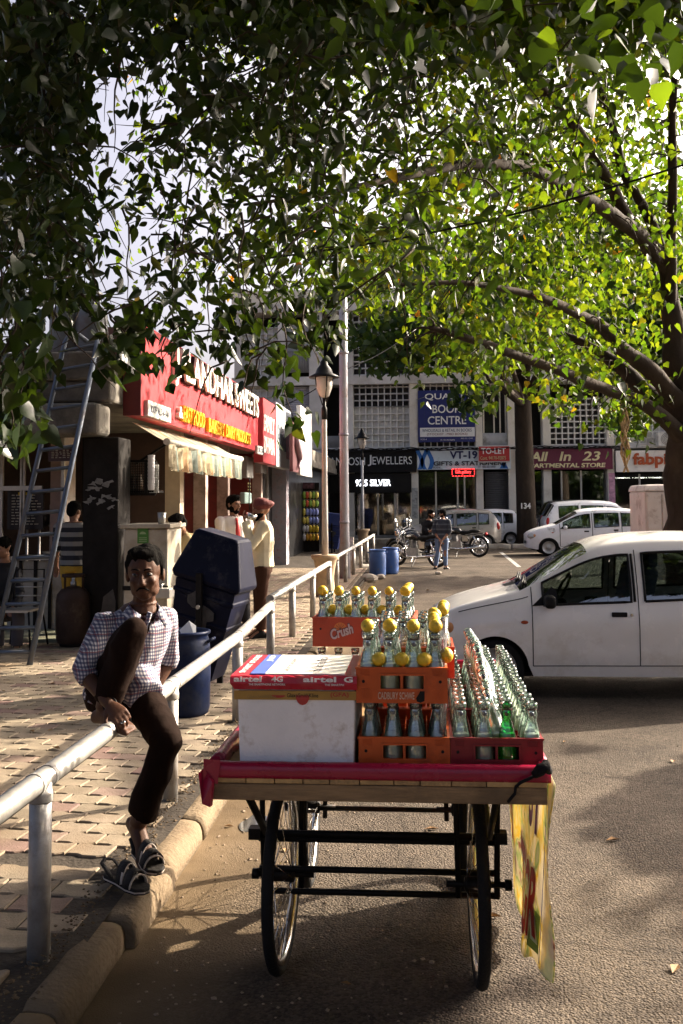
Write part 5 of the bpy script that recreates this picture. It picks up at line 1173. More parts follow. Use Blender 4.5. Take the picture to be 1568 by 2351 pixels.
# clear plastic bag of straws between the crates
bg_ = thing('straw_bag', 'clear plastic bag of printed straws standing beside the upper crate', 'bag', (rx_, 3.4, z1+.21))
pm_ = clear_mat('clear_plastic', (.92, .92, .92), (.6, .6, .6), rough=.2, gloss=.14, body=.12)
q = [(rx_-.012, 3.2, 1.22), (rx_+.004, 3.34, 1.22), (rx_+.012, 3.52, 1.22)]
mb = MB(); rows = []
for k in range(7):
    t = k/6; rows.append([Vector((rx_-.028+.012*t+.006*math.sin(i*2.1+k), 3.18+.34*i/8, 1.0+.38*t*(1-.12*i/8)+(.012*math.sin(i*1.9) if k == 6 else 0))) for i in range(9)])
mb.add([p for r in rows for p in r], [(k*9+i, k*9+i+1, (k+1)*9+i+1, (k+1)*9+i) for k in range(6) for i in range(8)], True)
o = obj('bag', mb, pm_, bg_, fix=False); md = o.modifiers.new('thick', 'SOLIDIFY'); md.thickness = .02; md.offset = 0
stw = [M('straw_white', (.7, .66, .62), .4), M('straw_red', (.5, .05, .06), .4)]
for i in range(14): obj('straw', MB().tube([(rx_-.02+rnd.uniform(-.004, .004), 3.2+i*.02, 1.06), (rx_-.018, 3.2+i*.021, 1.06+rnd.uniform(.2, .25))], .0035, 5), stw[i % 2], bg_)
# ================================================================ PEOPLE
skin = M('skin', (.07, .031, .017), .6, var=.12, scale=14, bump=.15, bscale=90, spec=.22); skin2 = M('skin_lighter', (.25, .125, .075), .5, var=.1, scale=10)
hairm = M('hair', (.005, .0045, .004), .95, var=.3, scale=60, bump=.5, bscale=140, spec=.04, grain=(1, 1, .3))
eyew = M('eye_white', (.12, .1, .09), .25, var=.02); eyeb = M('eye_dark', (.01, .007, .005), .15, var=.02)
def V(*a): return Vector(a)
def basis(f, u=None):
    f = Vector(f).normalized(); u = Vector(u or (0, 0, 1)); r = f.cross(u).normalized(); u = r.cross(f).normalized()
    return Matrix((r, f, u)).transposed()   # columns: right, forward, up
def ring(c, a, b, n=14, p=2.3):
    out = []
    for k in range(n):
        t = 2*math.pi*k/n; ct, st = math.cos(t), math.sin(t)
        out.append(Vector(c)+Vector(a)*(abs(ct)**(2/p))*(1 if ct >= 0 else -1)+Vector(b)*(abs(st)**(2/p))*(1 if st >= 0 else -1))
    return out
def add_head(mb, c, f, u=(0, 0, 1), s=1.0, face=True):
    B = basis(f, u); L = lambda x, y, z: Vector(c)+B @ (Vector((x, y, z))*s)
    mb.ell(L(0, -.012, .03), .078*s, .094*s, .088*s, B)                  # skull
    mb.ell(L(0, .025, -.026), .064*s, .063*s, .08*s, B)                  # face
    mb.ell(L(0, .045, -.074), .036*s, .036*s, .032*s, B)                 # chin
    for q in (-1, 1):
        mb.ell(L(q*.038, .012, -.06), .024*s, .05*s, .034*s, B)          # jaw
        mb.ell(L(q*.036, .060, -.018), .021*s, .022*s, .02*s, B)         # cheek
        mb.ell(L(q*.024, .081, .030), .024*s, .012*s, .0085*s, B)        # brow
        mb.ell(L(q*.076, -.008, -.002), .011*s, .02*s, .033*s, B)        # ear
        if face: mb.ell(L(q*.011, .088, -.03), .009*s, .011*s, .008*s, B)
    mb.loft([ring(L(0, .080, .028), B @ V(.008*s, 0, 0), B @ V(0, .012*s, 0), 8), ring(L(0, .092, .0), B @ V(.010*s, 0, 0), B @ V(0, .016*s, 0), 8), ring(L(0, .098, -.024), B @ V(.0145*s, 0, 0), B @ V(0, .017*s, 0), 8), ring(L(0, .085, -.036), B @ V(.011*s, 0, 0), B @ V(0, .012*s, 0), 8)])
    mb.ell(L(0, .078, -.052), .024*s, .014*s, .0065*s, B); mb.ell(L(0, .077, -.063), .02*s, .014*s, .007*s, B)   # lips
    return L, B
def add_hand(mb, w, d, n, side, curl=.5, s=1.0, spread=.1):
    """w wrist, d direction of palm, n back-of-hand normal"""
    d = Vector(d).normalized(); n = (Vector(n)-d*Vector(n).dot(d)).normalized(); x = d.cross(n)*side
    w = Vector(w)
    mb.loft([ring(w-d*.03*s, x*.024*s, n*.018*s, 10), ring(w, x*.027*s, n*.017*s, 10), ring(w+d*.04*s, x*.038*s, n*.015*s, 10), ring(w+d*.085*s, x*.041*s, n*.012*s, 10), ring(w+d*.094*s, x*.036*s, n*.008*s, 10)])
    for k, (off, ln) in enumerate(((.030, .068), (.010, .078), (-.011, .072), (-.031, .056))):
        p = w+d*.082*s+x*off*s; pts = [p-d*.02*s, p]; a = 0
        for seg, q in enumerate((.45, .32, .25)):
            a += curl*(.55 if seg == 0 else .85)+.06*k*curl; dd = d*math.cos(a)-n*math.sin(a)+x*spread*off*6*(seg == 0)
            p = p+dd.normalized()*ln*q*s; pts.append(p)
        mb.tube(pts, [.0095*s, .0098*s, .009*s, .0082*s, .0068*s], 8)
    p = w+d*.022*s+x*.03*s; pts = [p-x*.02*s]; a = 0
    for ln, tq in ((.036, .8), (.03, .5), (.022, .35)):
        pts.append(p); dd = (d*.75+x*tq-n*(.35+.4*curl)).normalized(); p = p+dd*ln*s
    pts.append(p); mb.tube(pts, [.013*s, .0125*s, .0105*s, .0095*s, .0075*s], 8)
def add_foot(mb, ank, toe, s=1.0, bare=True):
    ank, toe = Vector(ank), Vector(toe); d = (toe-ank); d.z *= .9; L = d.length; d.normalize(); x = d.cross(Vector((0, 0, 1))).normalized(); u = x.cross(d)
    heel = ank-d*.055*s-u*.045*s
    mb.loft([ring(heel-d*.018*s, x*.018*s, u*.02*s, 10), ring(heel, x*.03*s, u*.032*s, 10), ring(ank-u*.02*s+d*.01*s, x*.034*s, u*.045*s, 10), ring(ank+d*.5*L-u*.028*s, x*.036*s, u*.03*s, 10), ring(ank+d*.8*L-u*.045*s, x*.045*s, u*.02*s, 10), ring(ank+d*.93*L-u*.05*s, x*.044*s, u*.015*s, 10)])
    mb.tube([ank+Vector((0, 0, .06))*0+u*.05*s, ank-u*.03*s], [.036*s, .034*s], 10)
    if bare:
        for k in range(5):
            o = (.033-.0165*k)*s; r = (.0145 if k == 0 else .0095)*s; b = ank+d*(.9-.025*k)*L+x*o-u*.055*s
            mb.tube([b-d*.02*s, b+d*.03*s, b+d*(.045-.003*k)*s-u*.004], [r, r, r*.75], 8)
def add_torso(mb, pel, ch, nk, shL, shR, s=1.0, wh=.165, ww=.145, wc=.165, dep=.115, grow=0.0, low=0.0):
    pel, ch, nk, shL, shR = map(Vector, (pel, ch, nk, shL, shR)); lat = (shR-shL).normalized()
    up = (ch-pel).normalized(); fw = lat.cross(up).normalized()*-1
    g = grow; ms = (shL+shR)/2; hs = (shR-shL).length/2
    rs = []
    if low: rs.append(ring(pel-up*low, lat*(wh*s+g), fw*((dep+.01)*s+g)))
    rs += [ring(pel, lat*(wh*s+g), fw*((dep+.012)*s+g)), ring(pel.lerp(ch, .45), lat*(ww*s+g), fw*(dep*.93*s+g)), ring(pel.lerp(ch, .85), lat*(wc*s+g), fw*((dep+.005)*s+g)), ring(ch.lerp(ms, .55), lat*(wc*1.02*s+g), fw*((dep-.003)*s+g)),
           ring(ms+up*.01*s, lat*(hs*.92+g), fw*(.078*s+g)), ring(ms+up*.045*s+(nk-ms)*.25, lat*(hs*.55+g), fw*(.062*s+g)), ring(nk, lat*(.062*s+g*.7), fw*(.06*s+g*.7))]
    mb.loft(rs); return lat, fw, up
def add_arm(mb, sh, el, wr, r=(.052, .045, .039, .035, .027), g=0.0, to=1.0):
    sh, el, wr = map(Vector, (sh, el, wr)); e = el.lerp(wr, to)
    mb.tube([sh, sh.lerp(el, .45), el, el.lerp(e, .3), e], [r[0]+g, r[1]+g, r[2]+g, r[3]+g+.002, r[4]+g+(1-to)*.01], 12)
def add_leg(mb, hp, kn, an, g=0.0, to=1.0, r=(.088, .075, .055, .056, .04), cuff=0.0):
    hp, kn, an = map(Vector, (hp, kn, an)); e = kn.lerp(an, to)
    mb.ell(kn, r[2]+g-.001, r[2]+g-.001, r[2]+g-.001)
    mb.tube([hp, hp.lerp(kn, .5), kn.lerp(hp, .06), kn.lerp(e, .06), kn.lerp(e, .35), e], [r[0]+g, r[1]+g, r[2]+g+.003, r[2]+g, r[3]+g, r[4]+g+cuff], 14)
def eyes(par, L, s=1.0, z=.012):
    m = MB()
    for q in (-1, 1): m.ell(L(q*.031, .0735, z), .0135*s, .0105*s, .0085*s)
    obj('eyes', m, eyew, par); m = MB()
    for q in (-1, 1): m.ell(L(q*.031, .0835, z), .006*s, .004*s, .006*s)
    obj('pupils', m, eyeb, par)
def hair_cap(par, L, B, s=1.0, vox=.01, beard=False, full=True, mat=None, short=False):
    m = MB()
    m.ell(L(0, -.018, .045), .081*s, .096*s, .086*s, B); m.ell(L(0, .03, .098), .062*s, .055*s, .032*s, B); m.ell(L(0, -.06, .0), .066*s, .05*s, .075*s, B)
    for q in (-1, 1): m.ell(L(q*.071, .004, .035), .012*s, .026*s, .04*s, B)
    if short:
        m = MB(); m.ell(L(0, -.024, .055), .0815*s, .090*s, .074*s, B); m.ell(L(.004, .03, .101), .060*s, .055*s, .022*s, B); m.ell(L(0, -.055, .01), .064*s, .05*s, .075*s, B)
        for q in (-1, 1): m.ell(L(q*.072, -.008, .035), .0105*s, .032*s, .045*s, B)
    h = remesh(m, vox, 2, .007*s, 26/s, 3); 
    inv = B.transposed(); keep = MB(); c0 = L(0, 0, 0)
    obj('hair', h, mat or hairm, par)
    if beard:
        m = MB()
        m.ell(L(0, .043, -.085), .043*s, .04*s, .036*s, B)
        for q in (-1, 1): m.ell(L(q*.049, .012, -.055), .022*s, .045*s, .045*s, B); m.ell(L(q*.068, .0, -.01), .008*s, .02*s, .04*s, B)
        m.tube([L(-.03, .074, -.058), L(-.012, .0905, -.0445), L(.012, .0905, -.0445), L(.03, .074, -.058)], .0075*s, 6)
        obj('beard', remesh(m, vox, 1, .003*s, 40, 9), mat or hairm, par)
def checks_mat():
    m = bpy.data.materials.new('checked_cotton'); m.use_nodes = True; t = m.node_tree; L = t.links.new; p = t.nodes['Principled BSDF']
    tc = nd(t, 'ShaderNodeTexCoord'); nz = nd(t, 'ShaderNodeTexNoise'); nz.inputs['Scale'].default_value = 5; L(tc.outputs['Object'], nz.inputs['Vector'])
    ds = nd(t, 'ShaderNodeMix', data_type='RGBA', blend_type='LINEAR_LIGHT'); ds.inputs[0].default_value = .025; L(tc.outputs['Object'], ds.inputs[6]); L(nz.outputs['Color'], ds.inputs[7])
    sx = nd(t, 'ShaderNodeSeparateXYZ'); L(ds.outputs[2], sx.inputs[0])
    ad = nd(t, 'ShaderNodeMath', operation='MULTIPLY_ADD'); ad.inputs[1].default_value = .75; L(sx.outputs[1], ad.inputs[0]); L(sx.outputs[0], ad.inputs[2])
    def st(src, per, w, ph=0.0):
        a = nd(t, 'ShaderNodeMath', operation='MULTIPLY_ADD'); a.inputs[1].default_value = 1/per; a.inputs[2].default_value = ph; L(src, a.inputs[0])
        f = nd(t, 'ShaderNodeMath', operation='FRACT'); L(a.outputs[0], f.inputs[0]); g = nd(t, 'ShaderNodeMath', operation='LESS_THAN'); g.inputs[1].default_value = w; L(f.outputs[0], g.inputs[0]); return g.outputs[0]
    P = .017
    u, v = ad.outputs[0], sx.outputs[2]
    cur = None; base = nd(t, 'ShaderNodeRGB'); base.outputs[0].default_value = (.56, .54, .53, 1); cur = base.outputs[0]
    for src, per, w, ph, col in ((u, P, .5, 0, (.015, .022, .085)), (v, P, .5, 0, (.015, .022, .085)), (u, P*4, .07, .13, (.16, .012, .03)), (v, P*4, .07, .13, (.16, .012, .03))):
        s = st(src, per, w, ph); k = nd(t, 'ShaderNodeMath', operation='MULTIPLY'); k.inputs[1].default_value = .72; L(s, k.inputs[0])
        mx = nd(t, 'ShaderNodeMix', data_type='RGBA'); L(k.outputs[0], mx.inputs[0]); L(cur, mx.inputs[6]); mx.inputs[7].default_value = (*col, 1); cur = mx.outputs[2]
    L(cur, p.inputs['Base Color']); p.inputs['Roughness'].default_value = .85
    b = nd(t, 'ShaderNodeBump'); b.inputs['Strength'].default_value = .3; n2 = nd(t, 'ShaderNodeTexNoise'); n2.inputs['Scale'].default_value = 22; L(tc.outputs['Object'], n2.inputs['Vector']); L(n2.outputs[0], b.inputs['Height']); L(b.outputs[0], p.inputs['Normal']); return m
# ---- the seated man
J = {k: at(*v) for k, v in dict(pel=(280,1582,4.80), chest=(305,1455,4.80), neck=(331,1382,4.73), head=(333,1319,4.66), shL=(247,1424,4.72), elL=(190,1540,4.56), wrL=(252,1618,4.44), shR=(376,1412,4.88), elR=(388,1515,5.02), wrR=(352,1585,4.94), hipL=(245,1590,4.72), knL=(303,1447,4.44), anL=(238,1628,4.52), toeL=(300,1650,4.40), hipR=(320,1590,4.78), knR=(384,1705,4.50), anR=(316,1893,4.56), toeR=(345,1972,4.45)).items()}
man = thing('person', 'man in a checked shirt sitting on the near railing with one knee up', 'person', (J['pel'].x, J['pel'].y, .125))
mb = MB(); hf = V(.12, -1, -.10)
Lh, Bh = add_head(mb, J['head'], hf, (-.03, 0, 1), 1.08)
mb.tube([J['neck']-V(0, 0, .05), J['neck']+V(0, 0, .02), J['head']-V(0, -.01, .05)], [.062, .054, .052], 12)
add_torso(mb, J['pel'], J['chest'], J['neck'], J['shL'], J['shR'])
add_arm(mb, J['shL'], J['elL'], J['wrL']); add_arm(mb, J['shR'], J['elR'], J['wrR'])
add_hand(mb, J['wrL'], at(285, 1650, 4.36)-J['wrL'], V(.15, -.75, .65), 1, .75, 1.0)
add_hand(mb, J['wrR'], V(-.1, .05, -1), V(.9, .3, .2), 1, .8, 1.0)
add_leg(mb, J['hipL'], J['knL'], J['anL']); add_leg(mb, J['hipR'], J['knR'], J['anR'])
add_foot(mb, J['anL'], J['toeL'], 1.0); add_foot(mb, J['anR'], J['toeR'], 1.0)
body = obj('body', remesh(mb, .0055, 3), skin, man)
eyes(man, Lh, 1.08); hair_cap(man, Lh, Bh, 1.08, .007, short=True)
obj('moustache', MB().tube([Lh(-.026, .0765, -.057), Lh(-.01, .092, -.0435), Lh(.01, .092, -.0435), Lh(.026, .0765, -.057)], .004, 6), hairm, man)
for q in (-1, 1): obj('eyebrow', MB().tube([Lh(q*.010, .091, .033), Lh(q*.028, .0905, .039), Lh(q*.045, .078, .034)], .0035, 6), hairm, man)
mb = MB(); lat, fw, up_ = add_torso(mb, J['pel'], J['chest'], J['neck']-V(0, 0, .085), J['shL'], J['shR'], grow=.016, low=.03)
add_arm(mb, J['shL'], J['elL'], J['wrL'], g=.011, to=.24); add_arm(mb, J['shR'], J['elR'], J['wrR'], g=.011, to=.15)
for s in (J['shL'], J['shR']): mb.ell(s+V(0, 0, -.016), .056, .058, .055)
mb.tube([J['hipR']+V(-.02, -.02, .06), J['hipR']+V(.07, -.12, .0)], [.11, .085], 12)
cm = checks_mat(); nk = J['neck']+V(0, 0, -.012); fr_ = (Vector((fw.x, fw.y, 0))*(1 if fw.y < 0 else -1)).normalized(); si = Vector((-fr_.y, fr_.x, 0))
sm_ = remesh(mb, .007, 3, .007, 9, 2); kf = []
for f in sm_.f:      # the shirt is open at the neck
    c = sum((Vector(sm_.v[i]) for i in f), Vector())/len(f)-nk; zz = c.z+.135
    kf.append(not (zz > 0 and c.dot(fr_) > .0 and abs(c.dot(si)) < .006+.42*zz and c.z > -.135))
sm_.f = [f for f, k in zip(sm_.f, kf) if k]; sm_.sm = [True]*len(sm_.f); sm_.mi = [0]*len(sm_.f)
shirt = obj('shirt', sm_, cm, man)
for q in (-1, 1):
    c = MB(); pts_o = []; pts_i = []
    for k in range(7):
        a = .83*math.pi*k/6; d = -fr_*math.cos(a)+si*q*math.sin(a)
        pts_i.append(nk+d*(.066+.012*(k/6)**2)+V(0, 0, .022-.062*(k/6)**2)); pts_o.append(nk+d*(.094+.040*(k/6)**3)+V(0, 0, -.012-.088*(k/6)**2))
    c.add(pts_i+pts_o, [(i, i+1, 8+i, 7+i) for i in range(6)], True)
    o = obj('collar', c, cm, shirt); md = o.modifiers.new('thick', 'SOLIDIFY'); md.thickness = .005
chs = [nk+fr_*(.098+.035*k)-V(0, 0, .06+.075*k) for k in range(3)]
pl = MB().tube([nk+fr_*.085-V(0, 0, .03), J['chest']+fr_*.137, J['chest'].lerp(J['pel'], .5)+fr_*.135], .012, 6, flat=.35); obj('placket', pl, cm, shirt)
trm = M('brown_trousers', (.012, .006, .004), .9, var=.18, scale=9, bump=.3, bscale=40, spec=.06)
mb = MB(); mb.loft([ring(J['pel']+up_*.05, lat*.165, fw*.12), ring(J['pel']-V(0, 0, .02), lat*.178, fw*.135), ring(J['pel']-V(0, 0, .075), lat*.16, fw*.12)])
add_leg(mb, J['hipL'], J['knL'], J['anL'], g=.007, to=.86, cuff=.012); add_leg(mb, J['hipR'], J['knR'], J['anR'], g=.006, to=.88, cuff=.018)
obj('trousers', remesh(mb, .009, 3, .012, 9, 5), trm, man)
obj('ring', MB().lathe([(.0105, -.002), (.0115, 0), (.0105, .002)], 12, Matrix.Translation(J['wrL'].lerp(at(285, 1650, 4.36), .9)+V(0, 0, -.02)) @ Matrix.Rotation(.6, 4, 'X')), chrome, man)
obj('bracelet', MB().tube([J['wrL']+(Vector((math.cos(a), .2*math.sin(a), math.sin(a))))*.031 for a in [i*math.pi/8 for i in range(17)]], .004, 5), blackm, man)
# sandals
solem = M('sandal_sole', (.02, .018, .017), .7, bump=.4, bscale=60); strapm = M('sandal_strap', (.025, .023, .022), .6, bump=.5, bscale=120); grp_ = M('sandal_grey', (.42, .36, .31), .6)
def sandal(label, heel, toe, up=(0, 0, 1)):
    heel, toe = Vector(heel), Vector(toe); d = (toe-heel).normalized(); x = d.cross(Vector(up)).normalized(); u = x.cross(d); L = (toe-heel).length
    t = thing('sandal', label, 'sandal', tuple(heel))
    outline = [(0, -.012), (.004, .02), (.1, .034), (.4, .036), (.7, .05), (.9, .044), (1, .015), (1, -.015), (.9, -.04), (.7, -.045), (.4, -.034), (.1, -.033), (.004, -.025)]
    obj('sole', MB().prism(outline, lambda a, b, w: heel+d*L*a+x*b+u*w, 0, .026), solem, t, bevel=.005)
    obj('sole_edge', MB().prism([(a, b*1.02) for a, b in outline], lambda a, b, w: heel+d*L*a+x*b+u*w, .008, .014), grp_, t)
    for f, wd, hh, mt in ((.78, .05, .05, grp_), (.70, .05, .066, strapm), (.5, .042, .085, strapm), (.56, .043, .082, grp_)):
        P_ = [heel+d*L*f+x*(wd*math.cos(a))+u*(.02+hh*math.sin(a)) for a in [i*math.pi/10 for i in range(11)]]
        b = MB(); w2 = .022 if mt is strapm else .007
        b.add([p-d*w2 for p in P_]+[p+d*w2 for p in P_], [(i, i+1, 12+i, 11+i) for i in range(10)], True)
        o = obj('strap', b, mt, t); md = o.modifiers.new('thick', 'SOLIDIFY'); md.thickness = .006
    P_ = [heel+d*L*.3+x*.035+u*.03, heel+d*L*.02+x*.03+u*.07, heel-d*.012+u*.078, heel+d*L*.02-x*.03+u*.07, heel+d*L*.3-x*.035+u*.03]
    obj('heel_strap', MB().tube(P_, .011, 6, flat=.4), strapm, t); return t
ax, tx = J['anR'], J['toeR']; d_ = V(tx.x-ax.x, tx.y-ax.y, 0).normalized()
base = V(tx.x, tx.y, .135)
sandal('black and grey sandal on the foot of the seated man', base-d_*.16+V(.0, 0, .03), base+d_*.09)
g0_ = gp(258, 2000, .16); sandal('empty black sandal lying under the foot of the seated man', (g0_.x-.02, g0_.y-.02, .14), (g0_.x+.20, g0_.y-.17, .13))
# ---- other people, coarser
def person(label, J, face, shirt_mat, trouser_mat, skinm=skin2, hand_d=None, sleeve=1.0, shoes=None, voxel=.012, hairy=True, beard=False, s=1.0, hair_mat=None, no_legs=False, thin=0.0, curl=.4, headup=(0, 0, 1)):
    J = {k: Vector(v) for k, v in J.items()}
    t = thing('person', label, 'person', (J['pel'].x, J['pel'].y, min(v.z for v in J.values())-.06))
    mb = MB(); L, B = add_head(mb, J['head'], face, headup, s)
    mb.tube([J['neck']-(J['head']-J['neck'])*.2, J['neck'], J['head']-B @ V(0, .01, .05)], [.06*s, .054*s, .052*s], 10)
    lat, fw, up = add_torso(mb, J['pel'], J['chest'], J['neck'], J['shL'], J['shR'], s)
    for q in 'LR':
        add_arm(mb, J['sh'+q], J['el'+q], J['wr'+q]); d = J['wr'+q]-J['el'+q]
        add_hand(mb, J['wr'+q], d, V(0, 0, 1) if abs(d.normalized().z) < .8 else V(*fw), 1 if q == 'L' else -1, curl, s)
        if not no_legs: add_leg(mb, J['hip'+q], J['kn'+q], J['an'+q]); add_foot(mb, J['an'+q], J['toe'+q], s, False)
    obj('body', remesh(mb, voxel*.8, 2), skinm, t)
    if voxel < .016: eyes(t, L, s)
    if hairy: hair_cap(t, L, B, s, .011, beard, mat=hair_mat)
    mb = MB(); add_torso(mb, J['pel'], J['chest'], J['neck']-(J['head']-J['neck']).normalized()*.03, J['shL'], J['shR'], s, grow=.015, low=.035)
    for q in 'LR':
        add_arm(mb, J['sh'+q], J['el'+q], J['wr'+q], g=.017, to=sleeve); mb.ell(J['sh'+q]+V(0, 0, -.01), .068*s, .068*s, .066*s)
    sh = obj('shirt', remesh(mb, voxel*.9, 2, .007, 8, len(label)), shirt_mat, t)
    if not no_legs:
        mb = MB(); mb.loft([ring(J['pel']+up*.06, lat*.155*s, fw*.115*s), ring(J['pel']-up*.03, lat*.172*s, fw*.13*s), ring(J['pel']-up*.1, lat*.15*s, fw*.115*s)])
        for q in 'LR': add_leg(mb, J['hip'+q], J['kn'+q], J['an'+q], g=.013-thin, to=.95, cuff=.008)
        obj('trousers', remesh(mb, voxel*.9, 2, .008, 7, 3), trouser_mat, t)
        if shoes:
            for q in 'LR':
                m_ = MB(); add_foot(m_, J['an'+q]-V(0, 0, .012), J['toe'+q]-V(0, 0, .004), s*1.18, False); obj('shoe', remesh(m_, .012, 2), shoes, t)
    return t, L, B, lat, fw, up
def stand(px_feet, py_feet, z0, px_head, py_top, facing, wd=.19):
    """joints of a standing person from the pixel of feet and head top; facing is a ground direction"""
    g = gp(px_feet, py_feet, z0); top = at(px_head, py_top, g.y); Hh = top.z-z0; f = Vector((*facing, 0)).normalized(); r = Vector((f.y, -f.x, 0))
    P = lambda z, rr=0, ff=0: Vector((g.x+(top.x-g.x)*z, g.y, z0+Hh*z))+r*rr+f*ff
    J = dict(pel=P(.53), chest=P(.72), neck=P(.845, 0, .01), head=P(.925, 0, .025), hipL=P(.51, -.09), hipR=P(.51, .09), knL=P(.285, -.1, .02), knR=P(.285, .1, .02), anL=P(.05, -.1), anR=P(.05, .1), toeL=P(.025, -.12, .17), toeR=P(.025, .12, .17), shL=P(.81, -wd), shR=P(.81, wd), elL=P(.63, -wd-.05), elR=P(.63, wd+.05), wrL=P(.485, -wd-.03, .05), wrR=P(.485, wd+.03, .05))
    return J, f, r, P, Hh
creamsh = M('cream_shirt', (.66, .58, .40), .8, var=.08, bump=.3, bscale=30); whitesh = M('white_shirt', (.74, .70, .66), .8, var=.05, bump=.3, bscale=30); tansh = M('tan_shirt', (.42, .32, .17), .8, var=.08, bump=.3, bscale=30)
brownt = M('brown_trousers_far', (.05, .022, .013), .85, var=.2); blackt = M('black_trousers', (.015, .015, .018), .85, var=.2); denim = M('denim', (.10, .15, .26), .85, var=.25, scale=7, dirt=.2, dcol=(.2, .26, .36)); shoeb = M('black_shoe', (.01, .01, .011), .35)
# turban man, drinking, turned to the left
J, f, r, P, Hh = stand(598, 1462, .125, 606, 1146, (-.92, -.25))
q = at(572, 1180, J['head'].y)
J.update(elL=P(.66, -.20, .16), wrL=P(.835, -.10, .235), elR=P(.645, .19, -.05), wrR=P(.50, .20, .04), head=P(.92, 0, .03))
tm, L, B, lat, fw, up = person('man in a maroon turban and cream shirt drinking beside the railing', J, (-1, -.2, .12), creamsh, brownt, shoes=shoeb, hairy=False, voxel=.011)
tur = M('turban_maroon', (.13, .03, .028), .8, var=.15, scale=8, bump=.5, bscale=25)
m_ = MB()
for k in range(7): m_.ell(L(0, -.03+.004*k, .052+.008*k), .118-.006*abs(k-2), .138-.007*abs(k-2), .055, B @ Matrix.Rotation(rad(-24+5*k), 3, 'X'))
obj('turban', remesh(m_, .008, 1), tur, tm)
m_ = MB(); m_.ell(L(0, .05, -.085), .055, .05, .055, B); m_.ell(L(0, .01, -.06), .068, .06, .055, B); obj('beard', remesh(m_, .01, 1, .004, 30), hairm, tm)
wp_ = J['wrR']; obj('watch', MB().lathe([(.034, -.012), (.037, 0), (.034, .012)], 12, Matrix.Translation(wp_.lerp(J['elR'], .08))), blackm, tm)
hw = J['wrL']+V(-.05, 0, .06)
t = thing('steel_cup', 'shiny steel tumbler tipped to the mouth of the turbaned man', 'cup', tuple(hw)); dcp = V(-.92, -.2, .32).normalized(); bb = basis(dcp.cross(V(0, 1, 0)), dcp)
obj('tumbler', MB().lathe([(.034, 0), (.045, .13), (.043, .13), (.03, .005), (.001, .005)], 14, Matrix.Translation(hw-dcp*.13+V(.05, 0, .03)) @ V(0, 0, 1).rotation_difference(dcp*-1).to_matrix().to_4x4() @ Matrix.Translation((0, 0, -.12))), chrome, t)
# man with the red tie
J, f, r, P, Hh = stand(548, 1446, .125, 534, 1136, (.55, -.8))
J.update(elR=P(.66, .23, .08), wrR=P(.60, .1, .25), elL=P(.65, -.25, .0))
wm, L, B, lat, fw, up = person('bearded man in a white shirt and red tie facing the turbaned man', J, (.8, -.5, 0), whitesh, blackt, shoes=shoeb, beard=True, voxel=.011)
tb = J['neck']+f*.075; tie = MB().loft([ring(tb-V(0, 0, .03), r*.016, f*.01, 8), ring(tb-V(0, 0, .06)+f*.035, r*.02, f*.012, 8), ring(tb-V(0, 0, .2)+f*.055, r*.034, f*.008, 8), ring(tb-V(0, 0, .36)+f*.06, r*.042, f*.008, 8), ring(tb-V(0, 0, .4)+f*.06, r*.005, f*.005, 8)]); obj('tie', tie, M('red_tie', (.4, .02, .02), .5), wm)
# man bending over the cooler tap
yb_ = 12.3; J = {k: at(px, py, y) for k, (px, py, y) in dict(pel=(478, 1290, 12.35), chest=(440, 1245, 12.2), neck=(418, 1222, 12.05), head=(409, 1203, 11.95), shL=(410, 1236, 12.3), shR=(432, 1240, 11.95), elL=(404, 1278, 12.25), wrL=(398, 1318, 12.1), elR=(417, 1292, 11.9), wrR=(402, 1330, 11.85), hipL=(478, 1310, 12.45), hipR=(488, 1310, 12.2), knL=(462, 1375, 12.4), knR=(470, 1378, 12.15), anL=(470, 1438, 12.5), anR=(474, 1440, 12.2), toeL=(450, 1445, 12.4), toeR=(452, 1448, 12.1)).items()}
person('man in a tan shirt bending over the drinking water tap', J, (-.8, -.45, -.55), tansh, blackt, sleeve=.05, voxel=.012, shoes=shoeb, headup=(-.3, 0, .9))
# striped shirt man with his back turned
def stripes_mat(name, a, b, per, duty):
    m = bpy.data.materials.new(name); m.use_nodes = True; t = m.node_tree; L = t.links.new; p = t.nodes['Principled BSDF']; tc = nd(t, 'ShaderNodeTexCoord'); sx = nd(t, 'ShaderNodeSeparateXYZ'); L(tc.outputs['Object'], sx.inputs[0])
    k = nd(t, 'ShaderNodeMath', operation='MULTIPLY'); k.inputs[1].default_value = 1/per; L(sx.outputs[2], k.inputs[0]); fr = nd(t, 'ShaderNodeMath', operation='FRACT'); L(k.outputs[0], fr.inputs[0]); ls = nd(t, 'ShaderNodeMath', operation='LESS_THAN'); ls.inputs[1].default_value = duty; L(fr.outputs[0], ls.inputs[0])
    mx = nd(t, 'ShaderNodeMix', data_type='RGBA'); L(ls.outputs[0], mx.inputs[0]); mx.inputs[6].default_value = (*a, 1); mx.inputs[7].default_value = (*b, 1); L(mx.outputs[2], p.inputs['Base Color']); p.inputs['Roughness'].default_value = .85; return m
J, f, r, P, Hh = stand(176, 1452, .16, 168, 1152, (.1, 1), .2)
J.update(elL=P(.64, -.24), wrL=P(.50, -.3, .1), elR=P(.64, .24), wrR=P(.5, .2, .12))
person('man with his back turned in a black and grey striped shirt at the counter', J, (.3, 1, -.2), stripes_mat('striped_knit', (.26, .25, .23), (.018, .018, .024), .115, .5), M('yellow_apron', (.5, .3, .04), .8, var=.2), sleeve=.1, voxel=.012)
